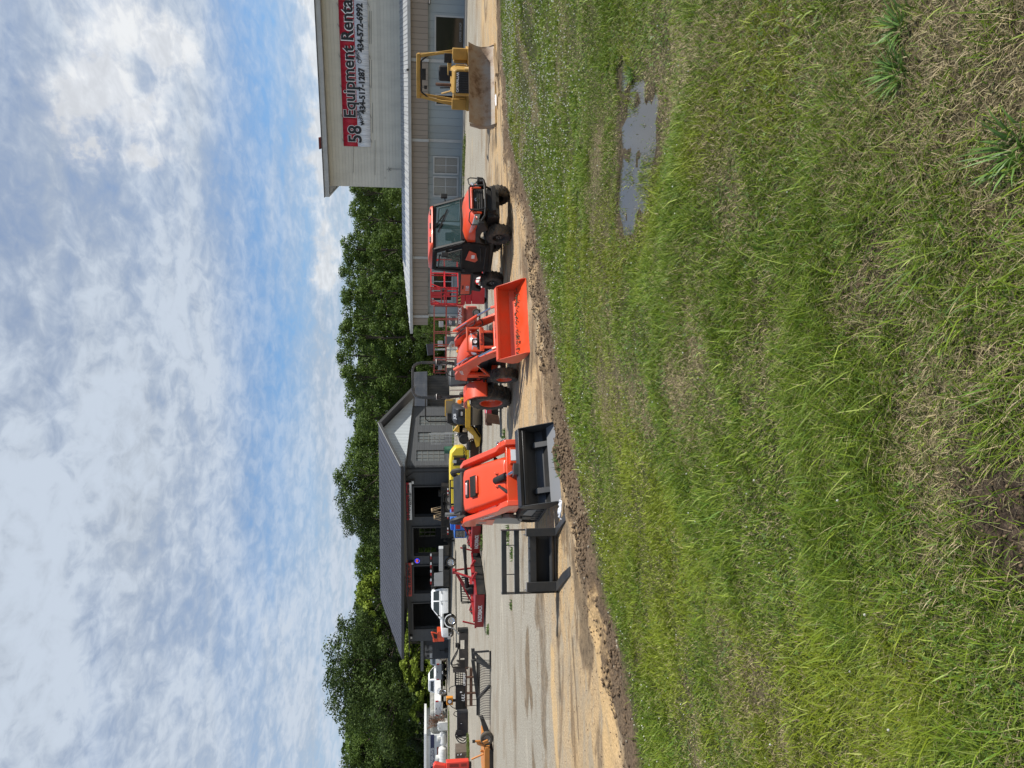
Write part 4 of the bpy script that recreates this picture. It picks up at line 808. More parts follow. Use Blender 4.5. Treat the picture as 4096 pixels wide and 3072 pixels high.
# ---------------------------------------------------------------- trees
TREEM = leafmat('tree_leaf', .25, .6, .25)
bark = mat('bark', (.07, .055, .04), .9, var=.3, vscale=6, bump=.5, bscale=12)
def crown_mesh(name, seed, H, Rr, base, nclump, nleaf, leaf, c0, c1, shape='round', droop=0.0):
    rs = np.random.RandomState(seed); cl = []
    tries = 0
    while len(cl) < nclump and tries < nclump * 60:
        tries += 1; h = rs.rand(); 
        prof = {'round': math.sin(PI * min(1, (h * .93 + .05))) ** .55, 'tall': (1 - h) ** .42 * (0.55 + .45 * min(1, h * 6)), 'cone': (1 - h) ** .9}[shape]
        r = Rr * prof * (rs.rand() ** .38) * (1 + .28 * math.sin(3 * h * 5 + seed)); a = rs.rand() * 2 * PI
        p = np.array([r * math.cos(a), r * math.sin(a), base + h * (H - base)]); cl.append((p, (.42 + .55 * rs.rand()) * Rr * .27 * (1.0 - .35 * h), rs.rand()))
    P = []; C = []; ph = rs.rand(8) * 6
    for p, cr, tone in cl:
        n = max(8, int(nleaf * (cr / (Rr * .2)) ** 2 / nclump)); v = rs.normal(0, 1, (n, 3)); v /= np.linalg.norm(v, axis=1)[:, None]
        rad = cr * (0.55 + .6 * rs.rand(n)) * (1 + .25 * np.sin(v[:, 0] * 5 + tone * 9) * np.cos(v[:, 1] * 4)); q = p + v * rad[:, None] * np.array([1.15, 1.15, .8]); q[:, 2] -= droop * np.abs(rs.normal(0, .3, n))
        nr = v + rs.normal(0, .55, (n, 3)) + np.array([0, 0, .45]); nr /= np.linalg.norm(nr, axis=1)[:, None]
        t1 = np.cross(nr, rs.normal(0, 1, (n, 3))); t1 /= np.linalg.norm(t1, axis=1)[:, None] + 1e-9; t2 = np.cross(nr, t1); s_ = leaf * rs.uniform(.5, 1.35, n)[:, None]
        P.append(np.stack([q - t1 * s_ * .5, q + t2 * s_ * .38, q + t1 * s_ * .6, q - t2 * s_ * .38], 1)); tt = np.clip(tone * .6 + rs.rand(n) * .5, 0, 1)[:, None]; C.append(np.repeat(np.array(c0) * (1 - tt) + np.array(c1) * tt, 4, 0))
    V = np.concatenate(P).reshape(-1, 3); C = np.concatenate(C); n = len(V) // 4
    me = bpy.data.meshes.new(name); me.vertices.add(len(V)); me.vertices.foreach_set('co', V.astype(np.float32).ravel()); me.loops.add(len(V)); me.loops.foreach_set('vertex_index', np.arange(len(V), dtype=np.int32))
    me.polygons.add(n); me.polygons.foreach_set('loop_start', np.arange(n, dtype=np.int32) * 4); me.update(calc_edges=True); me.materials.append(TREEM); set_col(me, 'col', C)
    return me, [c[0] for c in cl]
def trunk_mesh(name, seed, H, r0, pts):
    rs = random.Random(seed); mb = MB(); P = [(0, 0, -.3)]; x = y = 0
    for i in range(1, 7): x += rs.uniform(-.15, .15); y += rs.uniform(-.15, .15); P.append((x, y, H * .9 * i / 6))
    mb.tube(P, r0, bark, 8, radii=[r0 * 1.25] + [r0 * (1 - .14 * i) for i in range(1, 7)])
    for q in rs.sample(pts, min(14, len(pts))):
        h = max(.15 * H, min(float(q[2]) * .75, H * .7)); b = Vector((x * h / H, y * h / H, h)); e = Vector(q); mb.tube([b, b.lerp(e, .5) + Vector((0, 0, .3)), e], .1, bark, 5, radii=[r0 * .38, r0 * .22, r0 * .07])
    o = mb.build(name); me = o.data; bpy.data.objects.remove(o); return me
DK0, DK1 = (.024, .046, .010), (.085, .130, .026)
MD0, MD1 = (.036, .070, .012), (.135, .205, .034)
LT0, LT1 = (.09, .14, .014), (.26, .33, .04)
KIND = {}
def kind(k, *a, **kw):
    me, pts = crown_mesh('crown_' + k, *a, **kw); KIND[k] = (me, trunk_mesh('trunk_' + k, a[0], a[1], a[2] * .05, pts), a[1])
kind('broad', 11, 12, 4.6, .5, 95, 24000, .21, MD0, MD1)
kind('tall', 12, 14, 3.6, .5, 100, 24000, .21, MD0, MD1, shape='tall')
kind('dark', 13, 14, 5.6, .6, 120, 36000, .22, DK0, DK1)
kind('fine', 14, 13, 4.4, .8, 110, 24000, .18, DK0, MD1, shape='tall')
kind('light', 15, 6, 2.6, .5, 60, 11000, .22, LT0, LT1)
kind('cedar', 16, 5, 2.3, .2, 60, 9000, .16, (.02, .035, .014), (.05, .075, .025), shape='cone', droop=.6)
def tree(k, px_top, py, Y, label, wide=1.0, rz=0.0, group='trees of the wood behind the yard'):
    cm, tm, H = KIND[k]; top = D(px_top, py, Y); s = (top.z + .3) / H
    o = thing('tree', label, 'tree', (top.x, Y, -.3), rz, group, (s * wide, s * wide, s))
    for nm, me in (('crown', cm), ('trunk', tm)): c = bpy.data.objects.new(nm, me); COL.objects.link(c); c.parent = o
    return o
TR = [ # kind, px of the top, py, depth, width, label
 ('tall', 1400, 770, 84, 1.1, 'bushy tree whose crown rises just left of the tall block wall'),
 ('broad', 1402, 880, 90, 1.1, 'second broad tree to the left of the block wall'),
 ('tall', 1362, 1000, 86, 1.15, 'tall tree above the middle of the lean-to roof'),
 ('fine', 1368, 1085, 92, 1.1, 'fine-leaved tree above the lean-to roof, over the red scissor lift'),
 ('tall', 1360, 1170, 84, 1.1, 'tall tree behind the left end of the lean-to roof'),
 ('broad', 1372, 1262, 90, 1.15, 'broad tree just past the end of the lean-to roof'),
 ('tall', 1352, 1345, 84, 1.1, 'highest pointed tree behind the orange tractor'),
 ('fine', 1358, 1430, 90, 1.2, 'tall leafy tree above the tractor roll bar'),
 ('tall', 1362, 1510, 86, 1.15, 'tree with a pointed top right of the pale gable'),
 ('broad', 1385, 1590, 92, 1.1, 'rounded tree over the right slope of the gable'),
 ('broad', 1428, 1660, 88, 1.0, 'low-topped tree beside the peak of the gable'),
 ('tall', 1424, 1745, 92, 1.0, 'pointed tree just left of the gable peak'),
 ('broad', 1385, 1820, 90, 1.1, 'spreading tree over the right part of the dark roof'),
 ('fine', 1346, 1905, 86, 1.1, 'dark fine-leaved tree towering over the dark roof'),
 ('dark', 1350, 1995, 88, 1.05, 'dark domed tree above the rental board'),
 ('dark', 1370, 2080, 92, .9, 'dark tree on the left shoulder of the dome'),
 ('broad', 1428, 2160, 94, .9, 'lower tree where the skyline dips over the roof'),
 ('tall', 1418, 2225, 90, .9, 'slender tree with a ragged tip above the roof'),
 ('broad', 1424, 2300, 94, 1.0, 'yellowish green tree above the red lettered board'),
 ('light', 1436, 2375, 92, 1.0, 'bright green tree above the left end of the roof ridge'),
 ('broad', 1425, 2455, 94, 1.0, 'round green tree beyond the sloping end of the roof'),
 ('dark', 1392, 2520, 92, .95, 'dark tree stepping up to the biggest one'),
 ('dark', 1300, 2650, 80, 1.2, 'biggest darkest tree, standing highest at the left of the garage'),
 ('dark', 1312, 2765, 86, 1.05, 'dark twin leaning on the left side of the biggest tree'),
 ('broad', 1402, 2850, 88, 1.0, 'mid green tree left of the big dark one'),
 ('broad', 1412, 2935, 84, 1.1, 'mid green tree above the right part of the white store'),
 ('tall', 1385, 3015, 88, 1.2, 'tree behind the white store, second from the picture edge'),
 ('dark', 1362, 3095, 86, 1.1, 'tree cut by the left edge of the picture'),
 ('light', 1612, 2575, 78, 1.1, 'bright yellow-green small tree behind the flat hut'),
 ('light', 1605, 2660, 77, 1.2, 'bright yellow-green small tree left of the hut canopy'),
 ('light', 1640, 2735, 79, 1.2, 'bright small tree above the two parked pickups'),
 ('light', 1640, 2850, 80, 1.15, 'bright small tree between the white pickup and the white store'),
 ('cedar', 1622, 2970, 74, 1.3, 'drooping dark evergreen before the white store'),
 ('broad', 1655, 1335, 70, .8, 'low bright bush behind the faded scissor lift'),
 ('broad', 1640, 1270, 68, .7, 'low tree showing past the end of the lean-to')]
_rr = random.Random(3)
for k, pt, py, Y, wd, lb in TR: tree(k, pt, py, {'light': 89, 'cedar': 90}.get(k, max(Y, 93) + _rr.uniform(0, 4)) if py > 2480 else Y, lb, wd, _rr.uniform(0, 6.28))
def backwood():
    # far mass of the wood behind the trees one can tell apart: leaf clumps over the whole depth
    rs = np.random.RandomState(9); n = 110000; x = rs.uniform(-85, 85, n); y = rs.uniform(103, 114, n); top = 9.5 + 2.5 * fbm(x * .08, x * 0, 141, 3) * 1.5 + np.where(x < -30, 1.5, 0)
    z = top * rs.rand(n) ** .7; q = np.stack([x, y, z], 1); lum = fbm(x * .4, z * .5, 143, 3)
    nr = rs.normal(0, 1, (n, 3)) + np.array([0, -.6, .5]); nr /= np.linalg.norm(nr, axis=1)[:, None]; t1 = np.cross(nr, rs.normal(0, 1, (n, 3))); t1 /= np.linalg.norm(t1, axis=1)[:, None]; t2 = np.cross(nr, t1); s_ = rs.uniform(.3, .75, n)[:, None]
    V = np.stack([q - t1 * s_ * .5, q + t2 * s_ * .4, q + t1 * s_ * .6, q - t2 * s_ * .4], 1).reshape(-1, 3); C = np.repeat(np.array(DK0) * (1 - lum[:, None]) + np.array(MD1) * lum[:, None], 4, 0)
    o = mesh_np('woodland', V, np.arange(4 * n), np.full(n, 4, np.int32), [TREEM]); set_col(o.data, 'col', C); tag(o, 'dense dark wood seen through the gaps between the nearer trees', 'woodland', kind='stuff')
    n = 26000; x = rs.uniform(-60, 40, n); y = rs.uniform(93, 98, n); z = 3.0 * rs.rand(n) ** 1.2 * (fbm(x * .3, x * 0, 151) + .3); q = np.stack([x, y, z], 1); nr = rs.normal(0, 1, (n, 3)) + np.array([0, -.4, .6]); nr /= np.linalg.norm(nr, axis=1)[:, None]; t1 = np.cross(nr, rs.normal(0, 1, (n, 3))); t1 /= np.linalg.norm(t1, axis=1)[:, None]; t2 = np.cross(nr, t1); s_ = rs.uniform(.12, .4, n)[:, None]
    V = np.stack([q - t1 * s_ * .5, q + t2 * s_ * .4, q + t1 * s_ * .6, q - t2 * s_ * .4], 1).reshape(-1, 3); t = rs.rand(n)[:, None]; C = np.repeat(np.array(MD0) * (1 - t) + np.array(LT0) * t, 4, 0)
    o = mesh_np('undergrowth', V, np.arange(4 * n), np.full(n, 4, np.int32), [TREEM]); set_col(o.data, 'col', C); tag(o, 'low brush along the foot of the wood', 'undergrowth', kind='stuff')
backwood()
# ---------------------------------------------------------------- shared machine parts
def wheel(parent, c, Rr, w, rr, rim_m, side=1, lugs=0, lh=.02, dish=.12, steer=0.0, name='wheel', lugw=.035, holes_=0):
    P = [(rr, -w * .40), (rr * 1.08, -w * .47), (Rr * .80, -w * .5), (Rr * .93, -w * .47), (Rr * .985, -w * .38), (Rr, -w * .2), (Rr, w * .2), (Rr * .985, w * .38), (Rr * .93, w * .47), (Rr * .80, w * .5), (rr * 1.08, w * .47), (rr, w * .40)]
    m = MB(); m.rev(P, rubber, ax='y', n=32)
    for k in range(lugs):
        for sd in (-1, 1):
            t0 = 2 * PI * (k + (.5 if sd > 0 else 0)) / lugs; dt = 2 * PI / lugs * .75; wd = lugw / Rr
            def pp(r, y, t): return (r * math.cos(t), y, r * math.sin(t))
            secs = ((0.0 - sd * .02, t0 - dt * .5, Rr - .01, Rr + lh), (sd * w * .28, t0, Rr - .01, Rr + lh), (sd * w * .47, t0 + dt * .55, Rr * .90, Rr + lh * .6), (sd * w * .51, t0 + dt * .62, Rr * .82, Rr * .86))
            rings = [[pp(r0, y, t), pp(r0, y, t + wd), pp(r1, y, t + wd * .8), pp(r1, y, t + wd * .2)] for y, t, r0, r1 in secs]; m.loft(rings, rubber)
    o = m.build(name, parent, smooth=30); o.location = c; o.rotation_euler = (0, 0, steer)
    r = MB(); s = side
    r.rev([(rr * 1.0, -s * w * .38), (rr * 1.01, s * w * .43), (rr * .96, s * w * .45), (rr * .90, s * w * .40), (rr * .86, s * w * (.40 - dish * .5)), (rr * .80, s * w * (.4 - dish)), (rr * .45, s * w * (.34 - dish)), (rr * .40, s * w * (.42 - dish)), (rr * .22, s * w * (.44 - dish)), (rr * .2, s * w * (.5 - dish)), (0, s * w * (.5 - dish))], rim_m, ax='y', n=28)
    for k in range(6): t = k * PI / 3; r.rev([(.018 * rr / .2, 0), (.018 * rr / .2, s * .02), (0, s * .025)], steel, (rr * .34 * math.cos(t), s * w * (.43 - dish), rr * .34 * math.sin(t)), 'y', 6)
    if holes_:
        for k in range(holes_): t = (k + .5) * 2 * PI / holes_; r.rev([(rr * .11, 0), (0, s * .004)], black, (rr * .62 * math.cos(t), s * w * (.385 - dish) + s * .012, rr * .62 * math.sin(t)), 'y', 10)
    r.build('rim', o, smooth=30); return o
def track(parent, x0, x1, z0, z1, y0, y1, lug=.03, n=46, up=0.0, m=None, xt0=0, xt1=0):
    """rubber crawler track: belt loop with cross lugs; (xt0, xt1) move the upper run's ends"""
    m = m or rubber; rr = (z1 - z0) / 2; pts = []
    def loop(off):
        P = []
        for k in range(9): t = -PI / 2 + k * PI / 8; P.append((x1 - rr + xt1 * (k / 8) + (rr + off) * math.cos(t), (z0 + rr) + (rr + off) * math.sin(t)))
        for k in range(9): t = PI / 2 + k * PI / 8; P.append((x0 + rr + xt0 * (1 - k / 8) + (rr + off) * math.cos(t), (z0 + rr) + (rr + off) * math.sin(t)))
        return P
    a, b = loop(0), loop(-.035); mb = MB(); N = len(a); vs = [(p[0], y, p[1]) for p in a for y in (y0, y1)] + [(p[0], y, p[1]) for p in b for y in (y0, y1)]; fs = []
    for i in range(N):
        j = (i + 1) % N; fs += [(2 * i, 2 * j, 2 * j + 1, 2 * i + 1), (2 * N + 2 * i, 2 * N + 2 * i + 1, 2 * N + 2 * j + 1, 2 * N + 2 * j), (2 * i, 2 * N + 2 * i, 2 * N + 2 * j, 2 * j), (2 * i + 1, 2 * j + 1, 2 * N + 2 * j + 1, 2 * N + 2 * i + 1)]
    mb.add(vs, fs, m)
    L = [0]; 
    for i in range(N): p, q = a[i], a[(i + 1) % N]; L.append(L[-1] + math.hypot(q[0] - p[0], q[1] - p[1]))
    for k in range(n):
        s = (k + .5) / n * L[-1]; i = max(j for j in range(N) if L[j] <= s); p, q = a[i], a[(i + 1) % N]; f = (s - L[i]) / max(1e-6, L[i + 1] - L[i]); c = (p[0] + (q[0] - p[0]) * f, p[1] + (q[1] - p[1]) * f); t = math.atan2(q[1] - p[1], q[0] - p[0])
        mb.box((c[0], (y0 + y1) / 2, c[1]), (L[-1] / n * .5, abs(y1 - y0) * .98, lug * 2), m, rot=(0, -t, 0))
    return mb.build('track', parent, smooth=0)
def hose(mb, pts, r=.014, m=None):
    P = [Vector(p) for p in pts]; out = []
    for i in range(len(P) - 1):
        p0 = P[max(i - 1, 0)]; p1 = P[i]; p2 = P[i + 1]; p3 = P[min(i + 2, len(P) - 1)]
        for k in range(6): t = k / 6; out.append(.5 * ((2 * p1) + (p2 - p0) * t + (2 * p0 - 5 * p1 + 4 * p2 - p3) * t * t + (3 * p1 - p0 - 3 * p2 + p3) * t ** 3))
    out.append(P[-1]); mb.tube(out, r, m or blackpl, 7)
def place(pA, pB):      # origin, heading from two ground points rear -> front
    d = (pB - pA); return math.atan2(d.y, d.x)
# ---------------------------------------------------------------- orange utility vehicle with cab
def utv():
    fr, rr_ = G(2046, 938), G(2013, 1122); a = place(rr_, fr); lf = Vector((-math.sin(a), math.cos(a), 0)); S = 1.06; mid = (fr + rr_) / 2 + lf * .60 * S
    t = thing('utility_vehicle', 'orange and black cab utility vehicle with brush guard, parked beside the orange tractor', 'utility vehicle', mid, a, sc=S)
    seat = mat('seat_black', (.02, .02, .02), .6)
    gl = bpy.data.materials.new('clear_glass'); gl.use_nodes = True; b = _bsdf(gl); b.inputs['Base Color'].default_value = (.05, .11, .095, 1); b.inputs['Roughness'].default_value = .02; b.inputs['Transmission Weight'].default_value = 0.0; b.inputs['Alpha'].default_value = .28; b.inputs['Specular IOR Level'].default_value = .9; gl.blend_method = 'BLEND' if hasattr(gl, 'blend_method') else None
    gl_ = gl; MATS['clear_glass'] = gl
    # chassis and floor
    m = MB(); m.b(-1.5, 1.35, -.36, .36, .34, .52, black).b(1.1, 1.5, -.42, .42, .32, .62, black).b(-.55, .75, -.66, .66, .42, .55, black)
    for x, y in ((1.05, 1), (1.05, -1), (-1.05, 1), (-1.05, -1)): m.bar((x, y * .15, .36), (x, y * .58, .32), .06, .05, black).bar((x + .1, y * .3, .5), (x, y * .5, .35), .05, .05, black).tube([(x - .05, y * .34, .75), (x - .05, y * .48, .36)], .04, dgrey, 8)
    m.bar((.55, -.60, .48), (-.6, -.62, .40), .05, .05, black).bar((.55, .60, .48), (-.6, .62, .40), .05, .05, black); m.build('chassis', t, bevel=.008)
    for x, y in ((1.05, .59), (1.05, -.59), (-1.07, .60), (-1.07, -.60)): wheel(t, (x, y, .315), .30, .25, .155, black, 1 if y > 0 else -1, 18, .018, .14, steer=-.06 if x > 0 else 0, lugw=.034)
    # hood: lofted cross-sections from the windscreen to the nose
    secs = ((.78, .66, 1.20, 1.13, .80), (1.05, .655, 1.185, 1.10, .82), (1.30, .62, 1.13, 1.04, .84), (1.50, .56, 1.05, .97, .86), (1.57, .50, .98, .93, .88))
    rings = []
    for x, w, zt, zs, zb in secs: rings.append([(x, -w, zb), (x, -w * 1.0, zs - .05), (x, -w * .9, zs + .015), (x, -w * .55, zt - .005), (x, -w * .2, zt - .02), (x, w * .2, zt - .02), (x, w * .55, zt - .005), (x, w * .9, zs + .015), (x, w, zs - .05), (x, w, zb)])
    MB().loft(rings, orange).build('hood', t, bevel=.012, smooth=50)
    # grille mask, emblem, headlamps
    g = MB(); g.pr([(1.555, .70), (1.61, .72), (1.605, .93), (1.56, .985)], 'y', -.33, .33, black)
    for z in (.76, .81, .86, .91): g.b(1.60, 1.618, -.31, .31, z - .008, z + .008, blackpl)
    g.build('grille', t, bevel=.01, smooth=0); e = MB().rev([(.05, 0), (.05, .012), (.043, .014)], chrome, (1.61, 0, .875), 'x', 20).bar((1.626, -.025, .895), (1.626, .0, .86), .012, .006, chrome).bar((1.626, .0, .86), (1.626, .025, .895), .012, .006, chrome).build('emblem', t)
    og = MB(); og.bar((1.60, -.36, .99), (1.60, .36, .99), .05, .05, orange).bar((1.595, .36, .99), (1.585, .37, .76), .05, .05, orange).bar((1.595, -.36, .99), (1.585, -.37, .76), .05, .05, orange); og.build('grille_surround', t, bevel=.015)
    for s in (1, -1):
        h = MB(); h.loft([[(1.545, s * .40, .80), (1.545, s * .40, .95), (1.44, s * .61, 1.0), (1.44, s * .60, .86)], [(1.60, s * .41, .80), (1.595, s * .41, .93), (1.47, s * .645, .99), (1.475, s * .635, .87)]], lamp_clear)
        h.loft([[(1.49, s * .58, .87), (1.49, s * .58, .99), (1.20, s * .66, 1.06), (1.22, s * .66, .99)], [(1.50, s * .60, .87), (1.50, s * .60, .985), (1.20, s * .675, 1.055), (1.22, s * .675, .99)]], lamp_clear)
        h.build('headlight', t, bevel=.012)
        f = MB(); f.pr([(1.60, .70), (1.62, .86), (1.50, .84), (1.25, .90), (.80, .88), (.66, .70), (.76, .62), (.86, .74), (1.05, .79), (1.24, .74), (1.36, .60)], 'y', s * .56, s * .70, blackpl); f.build('fender', t, bevel=.02)
        # door: black skin, orange inset, window
        d = MB(); d.pr([(.72, .52), (.80, .78), (.80, 1.14), (.77, 1.20), (-.50, 1.20), (-.52, 1.0), (-.44, .46)], 'y', s * .67, s * .725, blackpl)
        for p0, p1 in (((.76, 1.18), (.40, 1.88)), ((.42, 1.87), (-.36, 1.89)), ((-.38, 1.88), (-.50, 1.18))): d.bar((p0[0], s * .70, p0[1]), (p1[0], s * .70, p1[1]), .055, .10, blackpl); dd = d.build('door', t, bevel=.015)
        i = MB(); i.pr([(.40, .84), (.52, 1.02), (.10, 1.10), (.0, .84), (.1, .78)][::1], 'y', s * .725, s * .737, orange); i.build('door_inset', dd, bevel=.008)
        MB().pr([(.18, .87), (.33, .87), (.33, .95), (.18, .95)], 'y', s * .738, s * .741, decalw).build('sticker', dd, smooth=0)
        MB().pr([(.52, 1.24), (.26, 1.72), (-.22, 1.74), (-.22, 1.24)], 'y', s * .7255, s * .732, MATS.get('clear_glass', glass)).build('door_window', dd, smooth=0)
        fr_ = MB(); q = [(.56, 1.20), (.28, 1.76), (-.26, 1.78), (-.27, 1.20)]
        for k in range(4): p0, p1 = q[k], q[(k + 1) % 4]; fr_.bar((p0[0], s * .73, p0[1]), (p1[0], s * .73, p1[1]), .03, .035, black)
        fr_.bar((.70, s * .735, .60), (-.30, s * .735, .60), .02, .03, black).bar((.66, s * .735, .74), (.05, s * .735, .70), .02, .03, black).box((-.36, s * .745, 1.12), (.14, .03, .05), black); fr_.build('door_trim', dd, bevel=.006)
        mr = MB().bar((.52, s * .72, 1.60), (.56, s * .84, 1.62), .03, .03, black).box((.57, s * .90, 1.64), (.05, .13, .17), black).build('mirror', t, bevel=.01)
    # cab frame, windscreen, roof
    c = MB()
    for s in (1, -1): c.bar((.80, s * .66, 1.13), (.44, s * .66, 1.90), .07, .08, black).bar((-.42, s * .66, 1.90), (-.50, s * .66, .95), .07, .08, black).bar((.44, s * .66, 1.90), (-.42, s * .66, 1.92), .07, .07, black)
    c.bar((.80, -.66, 1.15), (.80, .66, 1.15), .06, .09, black).bar((.45, -.66, 1.90), (.45, .66, 1.90), .07, .09, black).bar((-.46, -.66, 1.9), (-.46, .66, 1.9), .07, .07, black).bar((.84, -.62, 1.19), (.80, .62, 1.19), .02, .12, black); c.build('cab_frame', t, bevel=.01)
    MB().add([(.805, -.64, 1.20), (.805, .64, 1.20), (.475, .62, 1.86), (.475, -.62, 1.86)], [(0, 1, 2, 3)], gl).build('windscreen', t, smooth=0)
    MB().add([(-.50, -.62, 1.15), (-.50, .62, 1.15), (-.46, .62, 1.86), (-.46, -.62, 1.86)], [(0, 1, 2, 3)], gl).build('rear_window', t, smooth=0)
    MB().bar((.50, -.05, 1.90), (.62, .28, 1.64), .03, .03, black).bar((.66, .42, 1.56), (.53, -.20, 1.80), .025, .03, black).build('wiper', t)
    rings = []
    for x, w, z0, z1 in ((.56, .58, 1.92, 1.955), (.48, .66, 1.925, 2.0), (0, .70, 1.93, 2.05), (-.45, .68, 1.93, 2.03), (-.58, .60, 1.92, 1.97)): rings.append([(x, -w, z0), (x, -w * .93, z1), (x, w * .93, z1), (x, w, z0)])
    rf = MB().loft(rings, orange).build('roof', t, bevel=.02, smooth=50)
    v = MB()
    for y in (-.42, 0, .42): v.box((.505, y, 1.985), (.06, .16, .035), black, rot=(0, -.5, 0))
    v.build('roof_vent', rf, bevel=.006)
    # inside: seats, wheel, dash
    i = MB(); i.b(.45, .75, -.6, .6, .95, 1.16, seat).b(-.30, .12, -.55, .55, .78, .88, seat); sw = [(.30 + .06 * math.cos(k * PI / 8), -.28 + .17 * math.sin(k * PI / 8), 1.22 + .15 * math.cos(k * PI / 8)) for k in range(17)]; i.tube(sw, .016, seat, 6).bar((.5, -.28, 1.1), (.32, -.28, 1.22), .04, .04, seat); i.build('dashboard', t, bevel=.02)
    for y in (-.28, .28): MB().box((-.30, y, 1.15), (.12, .42, .55), seat, rot=(0, -.15, 0)).box((-.33, y, 1.50), (.09, .24, .18), seat).box((-.1, y, .92), (.45, .44, .12), seat).build('seat', t, bevel=.03)
    # brush guard and bumper
    g = MB(); T_ = .021
    g.tube([(1.44, .66, .86), (1.70, .52, .70), (1.74, .30, .68), (1.74, -.30, .68), (1.70, -.52, .70), (1.44, -.66, .86)], .030, black, 8)
    g.tube([(1.74, .34, .70), (1.70, .36, .86), (1.68, .34, 1.04), (1.67, .30, 1.06), (1.67, -.30, 1.06), (1.68, -.34, 1.04), (1.70, -.36, .86), (1.74, -.34, .70)], T_, black, 8)
    for s in (1, -1): g.tube([(1.68, s * .34, 1.0), (1.66, s * .42, 1.06), (1.60, s * .62, 1.08), (1.56, s * .70, 1.02), (1.56, s * .69, .84), (1.62, s * .58, .76)], .015, black, 7).bar((1.5, s * .34, .4), (1.72, s * .34, .7), .04, .04, black)
    g.b(1.60, 1.70, -.36, .36, .42, .52, black).b(1.5, 1.62, -.06, .06, .44, .5, black); g.build('brush_guard', t, bevel=.004)
    # cargo box
    c = MB(); c.b(-1.72, -.58, -.68, -.64, .86, 1.20, black).b(-1.72, -.58, .64, .68, .86, 1.20, black).b(-1.74, -1.70, -.68, .68, .86, 1.20, black).b(-.62, -.58, -.68, .68, .86, 1.20, black).b(-1.72, -.58, -.66, .66, .84, .88, black)
    cb = c.build('cargo_box', t, bevel=.01)
    for s in (1, -1):
        MB().pr([(-.66, .92), (-1.66, .90), (-1.68, 1.15), (-.66, 1.17)], 'y', s * .68, s * .692, orange).build('side_panel', cb, bevel=.006)
        text('lettering', '1100', .13, mat('pale_lettering', (.6, .62, .7), .5), cb, (-1.35, s * .696, .97), (PI / 2, 0, 0 if s < 0 else PI), bold=.003); text('lettering', 'DIESEL', .07, decalb, cb, (-1.3, s * .696, 1.10), (PI / 2, 0, 0 if s < 0 else PI))
        MB().pr([(-.62, .86), (-.70, .60), (-.80, .74), (-1.07, .80), (-1.32, .72), (-1.42, .58), (-1.52, .62), (-1.46, .86)], 'y', s * .56, s * .70, blackpl).build('rear_fender', t, bevel=.02)
utv()
